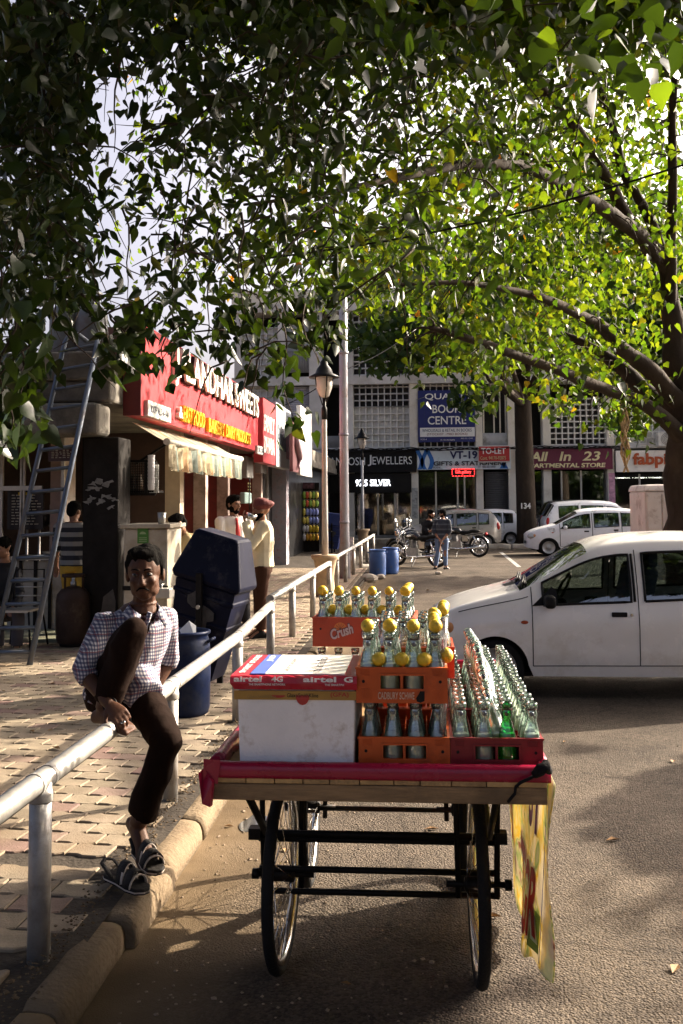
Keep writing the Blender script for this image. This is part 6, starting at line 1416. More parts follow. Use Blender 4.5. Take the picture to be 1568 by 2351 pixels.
# seated person at the left edge
J = {k: at(px, py, y) for k, (px, py, y) in dict(pel=(2, 1405, 11.6), chest=(8, 1335, 11.55), neck=(12, 1285, 11.5), head=(8, 1258, 11.45), shL=(-18, 1312, 11.5), shR=(36, 1312, 11.6), elL=(-25, 1365, 11.4), elR=(45, 1365, 11.5), wrL=(0, 1395, 11.3), wrR=(30, 1395, 11.25), hipL=(-14, 1405, 11.55), hipR=(20, 1405, 11.55), knL=(-6, 1410, 11.15), knR=(42, 1412, 11.15), anL=(-4, 1485, 11.2), anR=(38, 1485, 11.2), toeL=(-8, 1500, 11.0), toeR=(34, 1500, 11.0)).items()}
person('person in a dark jacket sitting at the left edge behind the ladder', J, (-.5, -1, -.25), M('dark_jacket', (.022, .022, .026), .8, var=.3), M('grey_trousers', (.07, .06, .065), .85), voxel=.013, shoes=shoeb)
# the two at the motorcycle
J, f, r, P, Hh = stand(1012, 1307, 0, 1016, 1170, (.25, .97), .155)
J.update(elL=P(.64, -.22, -.02), wrL=P(.5, -.02, -.13), elR=P(.64, .22, -.02), wrR=P(.49, .05, -.14), anL=P(.05, -.14), anR=P(.05, .13), toeL=P(.025, -.2, .12), toeR=P(.025, .2, .14))
person('man in a blue checked shirt and jeans with hands clasped behind his back', J, (-.9, .35, -.1), stripes_mat('blue_plaid', (.016, .02, .032), (.06, .07, .09), .13, .3), denim, sleeve=.35, voxel=.015, shoes=shoeb, beard=True, thin=.012, s=.9)
J = {k: at(px, py, y) for k, (px, py, y) in dict(pel=(980,1243,27.7), chest=(981,1212,27.7), neck=(986,1192,27.65), head=(990,1181,27.6), shL=(972,1202,27.9), shR=(993,1202,27.5), elL=(982,1222,27.4), elR=(1001,1218,27.4), wrL=(996,1216,27.3), wrR=(1010,1212,27.4), hipL=(982,1246,27.85), hipR=(984,1246,27.6), knL=(1004,1226,27.5), knR=(1006,1230,27.3), anL=(1002,1262,27.7), anR=(996,1266,27.3), toeL=(1010,1264,27.65), toeR=(1006,1270,27.2)).items()}
person('bearded man in a black shirt sitting sideways on the motorcycle', J, (.75, -.65, -.15), M('black_shirt', (.012, .012, .014), .85), denim, sleeve=.2, voxel=.015, shoes=shoeb, beard=True)
# ================================================================ VEHICLES
def interp(tab):
    xs = [a for a, _ in tab]; ys = [b for _, b in tab]
    def f(x):
        if x <= xs[0]: return ys[0]
        for i in range(len(xs)-1):
            if x <= xs[i+1]:
                t = (x-xs[i])/(xs[i+1]-xs[i]); m0 = (ys[i+1]-ys[max(0, i-1)])/(xs[i+1]-xs[max(0, i-1)]); m1 = (ys[min(len(xs)-1, i+2)]-ys[i])/(xs[min(len(xs)-1, i+2)]-xs[i])
                h = xs[i+1]-xs[i]; t2, t3 = t*t, t*t*t
                return ys[i]*(2*t3-3*t2+1)+m0*h*(t3-2*t2+t)+ys[i+1]*(-2*t3+3*t2)+m1*h*(t3-t2)
        return ys[-1]
    return f
carglass = clear_mat('car_glass', (.42, .50, .48), (.2, .25, .24), rough=.02, gloss=.24)
farglass = M('car_glass_far', (.02, .025, .028), .05, var=.1, spec=.8)
blackp = M('black_plastic', (.012, .012, .013), .45, var=.1); seam_m = M('panel_gap', (.02, .02, .02), .7, var=0); seatm = M('seat_cloth', (.16, .18, .24), .8)
hatch = dict(L=3.5, w=.745, wr=.55, wheels=(.60, 2.96), zw=.262, ra=.292, sill=.2,
    belt=[(0, .60), (.12, .68), (.5, .765), (.95, .82), (1.9, .86), (2.8, .90), (3.3, .90), (3.5, .84)],
    top=[(0, .63), (.06, .70), (.3, .815), (.75, .945), (.86, .985), (1.15, 1.17), (1.46, 1.355), (1.7, 1.42), (2.2, 1.455), (2.8, 1.435), (3.15, 1.37), (3.32, 1.18), (3.46, .93), (3.5, .86)],
    wid=[(0, .50), (.05, .58), (.2, .68), (.5, .735), (1.2, .745), (2.6, .745), (3.2, .71), (3.42, .62), (3.5, .52)],
    ws=(.83, 1.45), rw=(3.17, 3.44), wins=((1.03, 1.80), (1.92, 2.62), (2.70, 3.06)), doors=(.93, 1.86, 2.70))
suv = dict(L=4.5, w=.9, wr=.70, wheels=(.85, 3.55), zw=.36, ra=.41, sill=.3,
    belt=[(0, .80), (.12, .90), (.6, .99), (1.2, 1.04), (2.4, 1.08), (3.6, 1.12), (4.3, 1.13), (4.5, 1.02)],
    top=[(0, .82), (.06, .92), (.4, 1.06), (1.1, 1.16), (1.25, 1.2), (1.6, 1.46), (1.9, 1.66), (2.2, 1.74), (2.9, 1.78), (3.8, 1.74), (4.15, 1.66), (4.3, 1.4), (4.45, 1.15), (4.5, 1.05)],
    wid=[(0, .62), (.05, .72), (.25, .84), (.6, .89), (1.5, .9), (3.6, .9), (4.2, .86), (4.42, .76), (4.5, .66)],
    ws=(1.2, 1.88), rw=(4.16, 4.42), wins=((1.5, 2.3), (2.42, 3.2), (3.32, 4.0)), doors=(1.25, 2.36, 3.3))
def car(name, label, P, loc, rz, paint, detail=False, glass=None, scale=(1, 1, 1), cat='car', grp=None):
    t = thing(name, label, cat, loc, rz, grp, world=False); t.scale = scale
    belt, top, wid = interp(P['belt']), interp(P['top']), interp(P['wid']); L = P['L']; zw, ra = P['zw'], P['ra']; gl = glass or carglass
    st = set(np.linspace(0, L, 61 if detail else 41)) | {.02, .05, L-.02, L-.05}
    for xw in P['wheels']:
        for k in range(25): st.add(xw-ra*math.cos(math.pi*k/24))
    for a, b in list(P['wins'])+[P['ws'], P['rw']]: st |= {a, b}
    st = sorted(x for x in st if 0 <= x <= L); xs = [st[0]]
    for x in st[1:]:
        if x-xs[-1] > .006: xs.append(x)
    def zlow(x):
        z = P['sill']+.05*max(0, 1-x/.25)+.06*max(0, 1-(L-x)/.3)
        for xw in P['wheels']:
            d = abs(x-xw)
            if d < ra: z = max(z, zw+math.sqrt(max(0, ra*ra-d*d)))
        return z
    NS, NG, NR = 8, 6, 6
    def prof(x):
        b, tp, w, zl = belt(x), top(x), wid(x), zlow(x); b = min(b, tp-.02); b = max(b, zl+.05); gh = max(0, tp-b)
        fr = min(1, gh/.45); wr = w-(w-P['wr'])*fr-.05*(1-fr); out = []
        for i in range(NS+1):
            f = i/NS; z = zl+(b-zl)*f; zz = (z-P['sill'])/(b-P['sill']+1e-6)
            bul = w*(1-.045*max(0, .28-zz)/.28-.035*max(0, zz-.8)/.2+.012*math.exp(-((zz-.62)/.07)**2))
            out.append((bul, z))
        w0 = out[-1][0]; ze = b+gh*.86
        for i in range(1, NG+1):
            f = i/NG; out.append((w0+(wr-w0)*(f**1.25)-.012*math.sin(math.pi*f)*0, b+(ze-b)*f))
        for i in range(1, NR+1):
            a = i/NR; out.append((wr*(1-a**1.0) if a < 1 else 0, ze+(tp-ze)*math.sin(min(1, a*1.35)*math.pi/2)**.8))
        return out
    PR = {x: prof(x) for x in xs}; NP = NS+NG+NR
    def SP(x, k, q, off=0.0):
        p = prof(x); i = min(NP-1, int(k)); f = k-i; a, b = p[i], p[i+1]; w, z = a[0]+(b[0]-a[0])*f, a[1]+(b[1]-a[1])*f
        return Vector((x, q*(w+off), z))
    body, parts = MB(), {}
    for q in (-1, 1):
        base = {}
        for i, x in enumerate(xs[:-1]):
            x2 = xs[i+1]; xm = (x+x2)/2
            for k in range(NP):
                (w0, z0), (w1, z1), (w2, z2), (w3, z3) = PR[x][k], PR[x2][k], PR[x2][k+1], PR[x][k+1]
                key = 'body'
                if k >= NS+NG and P['ws'][0] <= xm <= P['ws'][1] and k < NP+1: key = 'windshield' if k > NS+NG-0 or True else key
                if k >= NS+NG and P['rw'][0] <= xm <= P['rw'][1]: key = 'rear_window'
                if NS <= k < NS+NG-1:
                    for wi, (a, b) in enumerate(P['wins']):
                        if a <= xm <= b: key = ('side_window', q, wi)
                m = body if key == 'body' else parts.setdefault(key, MB())
                v = [(x, q*w0, z0), (x2, q*w1, z1), (x2, q*w2, z2), (x, q*w3, z3)]
                m.add(v if q < 0 else v[::-1], [(0, 1, 2, 3)], True)
    for x, rev in ((xs[0], 1), (xs[-1], 0)):
        p = PR[x]; pts = [(x, -w, z) for w, z in p]+[(x, w, z) for w, z in p[::-1][1:]]; body.add(pts, [tuple(range(len(pts)))], True)
    def weld(mb):
        me = mesh_from('tmp', mb, []); bm = bmesh.new(); bm.from_mesh(me); bmesh.ops.remove_doubles(bm, verts=bm.verts, dist=.0008); bmesh.ops.recalc_face_normals(bm, faces=bm.faces)
        o = MB(); o.v = [tuple(v.co) for v in bm.verts]; bm.verts.index_update(); o.f = [tuple(v.index for v in f.verts) for f in bm.faces]; o.sm = [True]*len(o.f); o.mi = [0]*len(o.f); bm.free(); bpy.data.meshes.remove(me); return o
    def ch(nm, mb, m, par=t, **kw):
        o = obj(nm, mb, m, **kw); o.parent = par; return o
    bo = ch('body', weld(body), paint, fix=False)
    for k, m in parts.items(): ch(k if isinstance(k, str) else k[0], weld(m), gl, fix=False)
    ch('underbody', MB().box(.15, L-.15, -P['w']+.16, P['w']-.16, P['sill']-.02, P['sill']+.02).box(.3, L-.3, -P['w']+.2, P['w']-.2, P['sill']+.03, min(.62, zw+ra)), seam_m)
    # window rubber
    for q in (-1, 1):
        for a, b in P['wins']:
            pts = [SP(a+(b-a)*i/14, NS, q, .003) for i in range(15)]+[SP(b, NS+(NG-1)*i/6, q, .003) for i in range(1, 7)]+[SP(b+(a-b)*i/14, NS+NG-1, q, .003) for i in range(1, 15)]+[SP(a, NS+(NG-1)*(1-i/6), q, .003) for i in range(1, 7)]
            ch('window_rubber', MB().tube(pts, .012, 5), blackp)
        for x in P['doors']:
            kk = 1.2 if abs(x-P['wheels'][1]) > ra+.05 else 4.5
            ch('door_gap', MB().tube([SP(x, kk+(NS+NG-.6-kk)*i/16, q, .0005) for i in range(17)], .0042 if detail else .009, 4), seam_m)
        ch('sill_gap', MB().tube([SP(P['doors'][0]+(P['doors'][-1]-P['doors'][0])*i/12, 1.2, q, .0005) for i in range(13)], .004, 4), seam_m)
        for x in P['doors'][1:]:
            c = SP(x-.17, NS-1.3, q, .004); hd = ch('door_handle', MB().obox(c, .135, .022, .042), blackp, bevel=.008)
            if detail: ch('key_lock', MB().tube([c+Vector((.105, 0, -.002)), c+Vector((.105, q*.008, -.002))], .013, 10), chrome)
        m = MB(); c = SP(P['wins'][0][0]+.05, NS+.8, q, .07); m.obox(c, .10, .16, .115); ch('wing_mirror', m, blackp if detail else paint, bevel=.035, seg=3)
        ch('mirror_foot', MB().loft([[SP(P['wins'][0][0]-.10, NS, q, .004), SP(P['wins'][0][0]+.13, NS, q, .004), SP(P['wins'][0][0]+.12, NS+2.6, q, .004), SP(P['wins'][0][0]+.08, NS+3.4, q, .004)], [p+Vector((0, q*.012, 0)) for p in (SP(P['wins'][0][0]-.10, NS, q, .004), SP(P['wins'][0][0]+.13, NS, q, .004), SP(P['wins'][0][0]+.12, NS+2.6, q, .004), SP(P['wins'][0][0]+.08, NS+3.4, q, .004))]], True, True, False), blackp)
        c = SP(P['wheels'][0]+.12 if not detail else .86, NS-2.6, q, .0); ch('side_indicator', MB().ell(c, .034, .012, .016), M('indicator_orange', (.4, .06, .01), .3))
        ch('headlight', MB().ell(SP(.12, NS-1.3, q, -.035), .13, .085, .085, Matrix.Rotation(q*.5, 3, 'Z')), M('headlight', (.55, .56, .56), .12, metal=.3))
        ch('tail_light', MB().ell(SP(L-.12, NS-.8, q, -.03), .07, .06, .15), M('tail_red', (.45, .02, .02), .25))
        ch('lamp_indicator', MB().ell(SP(.2, NS-1.4, q, -.01), .05, .03, .05), M('indicator_amber', (.55, .25, .1), .3))
    ch('front_grille', MB().box(.0, .03, -.34, .34, .36, .44), blackp); ch('number_plate', MB().box(L-.01, L+.012, -.24, .24, P['sill']+.32, P['sill']+.44), M('plate', (.6, .6, .58), .5))
    # wheels
    tp_ = MB().lathe([(zw-.075, -.08), (zw-.02, -.085), (zw-.004, -.06), (zw, 0), (zw-.004, .06), (zw-.02, .085), (zw-.075, .08)], 30, caps=False)
    rp_ = MB().lathe([(.001, -.045), (.05, -.05), (.07, -.03), (.13, -.04), (zw-.09, -.05), (zw-.07, -.078), (zw-.075, .05), (.001, .05)], 24)
    for xw in P['wheels']:
        for q in (-1, 1):
            Mx = Matrix.Translation((xw, q*(P['w']-.10), zw)) @ Matrix.Rotation(rad(90)*(1 if q < 0 else -1)*-1, 4, 'X') @ Matrix.Rotation(0, 4, 'Z')
            w = ch('wheel', MB().app(tp_, Mx @ Matrix.Rotation(math.pi, 4, 'X') if q > 0 else Mx), rubber)
            r_ = obj('rim', MB().app(rp_, Mx), M('wheel_silver', (.42, .42, .43), .4, metal=.6, dirt=.3)); r_.parent = w
    if True:
        for xx, yy in ((1.72, -.32), (1.72, .32)):
            if L > 4: xx += .4
            ch('seat', MB().obox((xx, yy, .62), .48, .46, .16).obox((xx+.26, yy, .9), .14, .45, .5, Matrix.Rotation(.22, 3, 'Y')), seatm, bevel=.05)
            ch('headrest', MB().obox((xx+.34, yy, 1.22), .09, .27, .17), seatm, bevel=.035)
        ch('rear_seat', MB().obox((L-.95, 0, .6), .5, 1.2, .16).obox((L-.72, 0, .9), .14, 1.2, .55, Matrix.Rotation(.2, 3, 'Y')), seatm, bevel=.05)
        ch('dashboard', MB().obox((1.08 if L < 4 else 1.5, 0, .80 if L < 4 else 1.02), .36, 1.25, .14), blackp, bevel=.04)
        ch('steering_wheel', MB().loft([[Vector((1.34, .33, .88))+Matrix.Rotation(.5, 3, 'Y') @ Vector((.014*math.cos(b), (.175+.014*math.sin(b))*math.cos(a), (.175+.014*math.sin(b))*math.sin(a))) for b in [k*math.pi/3 for k in range(6)]] for a in [i*math.pi/10 for i in range(21)]], False), blackp)
    if detail:
        for y0, y1 in ((-.62, -.02), (-.1, .5)):
            A = Vector((P['ws'][0]+.03, y0, top(P['ws'][0]+.0)-.012)); B_ = Vector((P['ws'][0]+.10, y1, top(P['ws'][0]+.10)+.012))
            ch('wiper', MB().tube([A+Vector((-.02, 0, .01)), (A+B_)/2+Vector((0, 0, .035)), B_], .009, 6), blackp); ch('wiper_blade', MB().tube([(A+B_)/2+Vector((-.02, -.26, .005)), (A+B_)/2+Vector((.05, .28, .03))], .012, 4), blackp)
        ch('cowl', MB().loft([[Vector((x, y, top(x)*(1-.10*(abs(y)/.62)**2.2)+.004)) for y in [-.6+1.2*i/10 for i in range(11)]] for x in (P['ws'][0]-.09, P['ws'][0]-.04, P['ws'][0]+.005)], False, False), blackp, fix=False)
        for q in (-1, 1): ch('bonnet_gap', MB().tube([SP(.28+.62*i/12, NS+3.0, q, .002) for i in range(13)], .004, 4), seam_m)
        for x in P['wins'][0:1]: ch('window_bar', MB().tube([SP(1.83+.07*0, NS+(NG-1)*i/6, -1, .004) for i in range(7)], .012, 5), blackp)
    return t
whitep = M('white_car_paint', (.82, .805, .775), .26, var=.04, scale=2, coat=.6, dirt=.12, dcol=(.66, .62, .55), dscale=1.2)
x_n = at(1138, 1500, 9.05).x-.60
car('white_car', 'white hatchback parked across the road just behind the vendor cart', hatch, (x_n, 9.05+.745, 0), 0, whitep, True, cat='car')
wh2 = M('white_car_paint_far', (.82, .83, .86), .3, var=.05, coat=.4, dirt=.1)
x2 = at(1212, 1240, 32.4).x; car('white_car', 'white hatchback facing left among the far parked cars', hatch, (x2, 33.2, 0), 0, wh2, scale=(1.1, 1.05, 1.05))
silv = M('silver_car_paint', (.45, .42, .38), .3, metal=.4, var=.06, coat=.3, dirt=.2, dcol=(.25, .2, .15))
x3 = at(1152, 1240, 37.0).x; car('silver_car', 'beige silver hatchback with its tail towards the big trunk', hatch, (x3-3.6, 37.8, 0), 0, silv, scale=(1.03, 1, 1.02), glass=carglass)
x4 = at(1252, 1200, 36.3).x; car('white_suv', 'tall white people carrier with red tail lights behind the white hatchback', suv, (x4+4.5, 37.2, 0), math.pi, wh2)
x5 = at(1236, 1200, 39.6).x; car('dark_suv', 'dark grey off-roader beside the trunk behind the white people carrier', suv, (x5+4.3, 40.2, 0), math.pi, M('dark_car_paint', (.02, .024, .035), .25, coat=.4), scale=(.95, .95, 1.02))
x6 = at(1140, 1240, 40.2).x; car('pale_car', 'pale car half hidden between the silver hatchback and the big trunk', hatch, (x6-2.4, 40.9, 0), 0, wh2)
# motorcycles
chromem = M('bike_chrome', (.6, .6, .6), .15, metal=1, var=.1); bikeb = M('bike_black', (.01, .01, .011), .22, coat=.5, var=.1); seatb = M('bike_seat', (.012, .012, .012), .6); enginem = M('engine_alloy', (.33, .33, .32), .35, metal=.8, var=.2, scale=20)
def motorcycle(label, loc, rz, tank):
    t = thing('motorcycle', label, 'motorcycle', loc, rz, 'parked motorcycles', world=False)
    def ch(nm, mb, m, par=t, **kw): o = obj(nm, mb, m, **kw); o.parent = par; return o
    for x in (0, 1.36):
        tw = MB().loft([[Vector((x+(.30+.04*math.cos(b))*math.cos(a), .05*math.sin(b), .34+(.30+.04*math.cos(b))*math.sin(a))) for b in [k*math.pi/4 for k in range(8)]] for a in [i*math.pi/14 for i in range(29)]], False)
        w = ch('wheel', tw, rubber)
        rm = MB().loft([[Vector((x+r*math.cos(a), y, .34+r*math.sin(a))) for r, y in ((.265, -.03), (.265, .03), (.24, .02), (.24, -.02))] for a in [i*math.pi/14 for i in range(29)]], False)
        for k in range(5):
            a = k*2*math.pi/5+.3
            for d in (-.09, .09): rm.tube([(x+.04*math.cos(a), 0, .34+.04*math.sin(a)), (x+.25*math.cos(a+d), 0, .34+.25*math.sin(a+d))], .012, 5)
        rm.tube([(x, -.06, .34), (x, .06, .34)], .05, 10); ch('rim', rm, chromem, w)
        ch('mudguard', MB().loft([[Vector((x+.36*math.cos(a), s*.07, .34+.36*math.sin(a)-.02*(abs(s) > .5))) for s in (-1, -.5, .5, 1)] for a in [rad(25)+rad(130)*i/10 for i in range(11)]], False, False), bikeb, fix=False)
    for s in (-1, 1):
        ch('fork', MB().tube([(0, s*.09, .34), (.20, s*.09, .92)], [.028, .024], 8), chromem); ch('shock_absorber', MB().tube([(1.34, s*.12, .36), (1.22, s*.12, .68)], .03, 8), chromem)
        ch('swing_arm', MB().tube([(1.36, s*.1, .34), (.85, s*.1, .40)], .022, 6), bikeb); ch('indicator', MB().ell((.12 if s else 0, s*.2, .86), .03, .03, .03), M('indicator_amber', (.55, .25, .1), .3))
        ch('mirror', MB().tube([(.24, s*.26, 1.0), (.22, s*.3, 1.18)], .007, 5).ell((.21, s*.33, 1.22), .02, .07, .045), chromem)
        ch('grip', MB().tube([(.3, s*.26, 1.03), (.36, s*.37, 1.02)], .018, 6), seatb)
    ch('handlebar', MB().tube([(.36, -.37, 1.02), (.28, -.24, 1.03), (.2, -.06, .95), (.2, .06, .95), (.28, .24, 1.03), (.36, .37, 1.02)], .013, 6), chromem)
    ch('headlight', MB().ell((.1, 0, .88), .09, .095, .095).tube([(.02, 0, .88), (.035, 0, .88)], .085, 12), chromem); ch('speedometer', MB().tube([(.16, 0, .97), (.18, 0, 1.03)], .05, 10), bikeb)
    ch('tank', remesh(MB().ell((.52, 0, .83), .27, .14, .125).ell((.66, 0, .79), .17, .11, .09), .02, 2), tank); ch('tank_badge', MB().ell((.5, -.135, .83), .09, .012, .035), chromem)
    ch('seat', remesh(MB().ell((.92, 0, .78), .23, .13, .065).ell((1.22, 0, .82), .2, .115, .06), .02, 2), seatb)
    fr = MB().tube([(.2, 0, .9), (.3, 0, .4), (.5, 0, .26), (.85, 0, .3), (.95, 0, .68), (1.5, 0, .76)], .02, 6).tube([(.22, 0, .86), (.95, 0, .68)], .022, 6); ch('frame', fr, bikeb)
    en = MB().obox((.62, 0, .40), .34, .22, .22).tube([(.58, 0, .5), (.53, 0, .72)], .085, 12); 
    for k in range(7): en.tube([(.575-.006*k, 0, .53+.026*k), (.574-.006*k, 0, .54+.026*k)], .115, 12)
    en.tube([(.68, -.13, .38), (.68, .13, .38)], .1, 14).tube([(.5, -.12, .36), (.5, .12, .36)], .07, 12); ch('engine', en, enginem)
    ch('exhaust', MB().tube([(.5, -.1, .62), (.38, -.12, .5), (.42, -.13, .28), (.8, -.14, .26), (1.6, -.15, .34)], [.02, .02, .02, .045, .04], 8), chromem)
    ch('side_cover', MB().ell((.93, -.12, .56), .14, .03, .12), bikeb); ch('side_card', MB().box(.86, 1.04, -.165, -.155, .5, .68), M('card_pale', (.55, .48, .36), .6, var=.4, scale=12))
    ch('tail_lamp', MB().ell((1.6, 0, .74), .05, .06, .045), M('tail_red', (.45, .02, .02), .25)); ch('side_stand', MB().tube([(.72, -.12, .26), (.66, -.24, .0), (.74, -.25, 0)], .014, 5), bikeb)
    ch('crash_guard', MB().tube([(.3, -.06, .5), (.34, -.26, .46), (.36, -.24, .28), (.42, -.06, .24)], .014, 6).tube([(.3, .06, .5), (.34, .26, .46), (.36, .24, .28), (.42, .06, .24)], .014, 6), chromem)
    return t
rp0 = gp(1005, 1303, 0); an = rad(36)
fx = Vector((rp0.x-1.36*math.cos(-an), rp0.y+1.36*math.sin(an), 0))
m1 = motorcycle('black motorcycle parked on the road behind the blue drums with a man on it', (fx.x, fx.y, 0), -an, bikeb)
m2 = dup(m1, (fx.x+1.2, fx.y+4.6, 0), (0, 0, rad(-20)), 'second motorcycle with a grey tank parked behind the seated man', 'parked motorcycles')
m3 = dup(m1, (fx.x-.1, fx.y+2.2, 0), (0, 0, rad(-30)), 'third motorcycle with blue grey tank just behind the black motorcycle', 'parked motorcycles')
# ribbed pale cabinet body by the trunk
cb = thing('cabinet', 'tall pale ribbed metal cabinet with rounded top standing left of the tree trunk', 'cabinet', (at(1508, 1200, 18).x, 18, 0))
pk = M('cabinet_paint', (.74, .67, .64), .5, var=.1, scale=3, dirt=.25, dcol=(.3, .2, .17)); a, b = at(1480, 1150, 18).x, at(1600, 1150, 18).x; zt = at(1500, 1128, 18).z
obj('body', MB().box(a, b, 18, 19.3, .35, zt), pk, cb, bevel=.03)
obj('top', MB().loft([[Vector((a-.02+.02*i, 17.97+.02*i, z)), Vector((b+.02, 17.97+.02*i, z)), Vector((b+.02, 19.32, z)), Vector((a-.02+.02*i, 19.32, z))] for i, z in enumerate((zt+.003, zt+.06, zt+.1, zt+.12))], True, True, False), pk, cb, bevel=.02)
for k in range(2):
    xa, xb = (a+.04, a+.28) if k == 0 else (a+.30, a+.62)
    d = obj('door', MB().box(xa, xb, 17.975, 17.998, .42, zt-.05), pk, cb, bevel=.006)
    for j in range(9): obj('rib', MB().box(xa+.02, xb-.02, 17.962, 17.9745, .5+j*.15, .535+j*.15), pk, d)
obj('latch', MB().box(a+.42, a+.46, 17.93, 17.974, zt-.6, zt-.25), M('latch_rust', (.2, .1, .07), .6), cb)
for x in (a+.1, b-.1): obj('leg', MB().box(x-.04, x+.04, 18.1, 18.2, 0, .349), blackm, cb)
# ================================================================ TREES
bark = M('bark', (.036, .027, .02), .9, var=.45, scale=3, bump=1.6, bscale=14, dirt=.4, dcol=(.03, .024, .02), dscale=3, grain=(1, 1, .45)); twigm = M('twig', (.045, .034, .026), .85, var=.3)
L_main = leaf_mat('fig_leaf', [(0, (.013, .032, .005)), (.35, (.022, .048, .006)), (.7, (.036, .062, .007)), (.975, (.05, .072, .008)), (.994, (.10, .07, .010)), (1, (.13, .04, .01))], .52, .5)
L_dark = leaf_mat('dark_leaf', [(0, (.006, .013, .003)), (.5, (.009, .02, .004)), (.95, (.014, .028, .005)), (1, (.04, .05, .008))], .26, .35)  # leaf greens darkened, putting the shade of the foliage into the colour
L_far = leaf_mat('far_leaf', [(0, (.012, .032, .010)), (.6, (.022, .05, .014)), (1, (.04, .07, .016))], .35, .45)
nr = np.random.RandomState(11)
HEART = np.array([(0, 0), (-.24, -.10), (-.43, .06), (-.46, .30), (-.27, .66), (0, 1.2), (.27, .66), (.46, .30), (.43, .06), (.24, -.10)]); LONG = np.array([(0, 0), (-.12, .1), (-.22, .32), (-.23, .55), (-.13, .88), (0, 1.2), (.13, .88), (.23, .55), (.22, .32), (.12, .1)])
def leaf_arrays(pos, size, shape=HEART, droop=.75, fold=.22):
    n = len(pos); ph = nr.uniform(0, 2*np.pi, n); dz = -np.clip(nr.normal(droop, .35, n), -.6, 1.3)
    tip = np.stack([np.cos(ph)*.7, np.sin(ph)*.7, dz*1.2], 1); tip /= np.linalg.norm(tip, axis=1)[:, None]
    rv = nr.normal(0, 1, (n, 3)); side = np.cross(tip, rv); side /= np.linalg.norm(side, axis=1)[:, None]; nrm = np.cross(side, tip)
    s = (size*nr.uniform(.65, 1.2, n))[:, None]; cu = nr.uniform(-.12, .3, n)[:, None]
    V_ = np.zeros((n, 10, 3))
    for k, (a, b) in enumerate(shape): V_[:, k] = pos+side*(a*s)+tip*(b*s)+nrm*(abs(a)*fold*s-cu*b*b*s)
    return V_
def leaves_obj(name, V_, mat, parent, kind='stuff'):
    n = len(V_); me = bpy.data.meshes.new(name); me.vertices.add(n*10); me.vertices.foreach_set('co', V_.reshape(-1).astype(np.float32))
    base = np.arange(n)[:, None]*10; f = np.concatenate([base+np.array([0, 5, 4, 3, 2, 1]), base+np.array([0, 9, 8, 7, 6, 5])], 1).reshape(-1)
    me.loops.add(n*12); me.loops.foreach_set('vertex_index', f.astype(np.int32)); me.polygons.add(n*2); me.polygons.foreach_set('loop_start', (np.arange(n*2)*6).astype(np.int32)); me.polygons.foreach_set('loop_total', np.full(n*2, 6, np.int32))
    me.materials.append(mat); me.update(calc_edges=True); me.validate()
    o = bpy.data.objects.new(name, me); COL.objects.link(o); o.parent = parent
    if kind: o['kind'] = kind
    return o
fv, rv_, uv_ = (np.array(v[:]) for v in (_f, _r, _u)); c0 = np.array(CAMP[:])
def pix(px, py, Z):
    d = fv[None]+rv_[None]*((px-CX)/FPX)[:, None]-uv_[None]*((py-CY)/FPX)[:, None]; return c0+d*Z[:, None]
SV = np.array(SUNV[:])
def shades(P):
    """True where a leaf would throw its shadow on ground that lies in the sun in the photograph"""
    def plane_z(z): return P-SV[None]*((P[:, 2]-z)/SV[2])[:, None]
    bad = np.zeros(len(P), bool)
    q0 = plane_z(.12); bad |= (q0[:, 0] > -6.4) & (q0[:, 0] < -1.2) & (q0[:, 1] > 6.2) & (q0[:, 1] < 10.5) & (np.sin(q0[:, 1]*3.3+q0[:, 0]*1.5) > .2)
    for z, xa, xb, ya, yb in ((.12, -6.4, -1.2, 3.6, 6.2), (1.1, -.9, .7, 2.8, 5.4), (1.40, .9, 4.6, 8.8, 10.7), (.95, .0, 2.0, 8.8, 10.7), (1.2, -3.1, -1.4, 11.2, 13.6), (.75, -1.7, -1.2, 2.6, 17), (0, .2, 1.5, 5.2, 7.2), (0, .4, 2.6, 2.2, 4.2), (0, -1.1, .6, 3.4, 6.5)):
        q = plane_z(z); bad |= (P[:, 2] > z+.15) & (q[:, 0] > xa) & (q[:, 0] < xb) & (q[:, 1] > ya) & (q[:, 1] < yb)
    t = (P[:, 0]+3.2)/SV[0]; q = P-SV[None]*t[:, None]
    bad |= (t > .1) & (q[:, 1] > 11.8) & (q[:, 1] < 24) & (q[:, 2] > 2.2) & (q[:, 2] < 4.0) & (nr.rand(len(P)) < np.where(q[:, 1] < 14.5, .35, .8))
    q = plane_z(0.0); band = np.sin(q[:, 1]*1.7+q[:, 0]*.5) > .45
    bad |= (q[:, 0] > -1.2) & (q[:, 0] < 5) & (q[:, 1] > 12) & (q[:, 1] < 27) & band
    return bad & (nr.rand(len(P)) > .10)
def clear_light(px, py, Z, lo, hi):
    P = pix(px, py, Z); sc = np.ones(len(P)); Z0 = Z.copy()
    for k in range(7):
        b = shades(P)
        if not b.any(): break
        Z[b] = nr.uniform(lo, hi, b.sum()); P = pix(px, py, Z)
    b = shades(P); return P[~b], np.clip(Z/Z0, .9, 1.1)[~b]
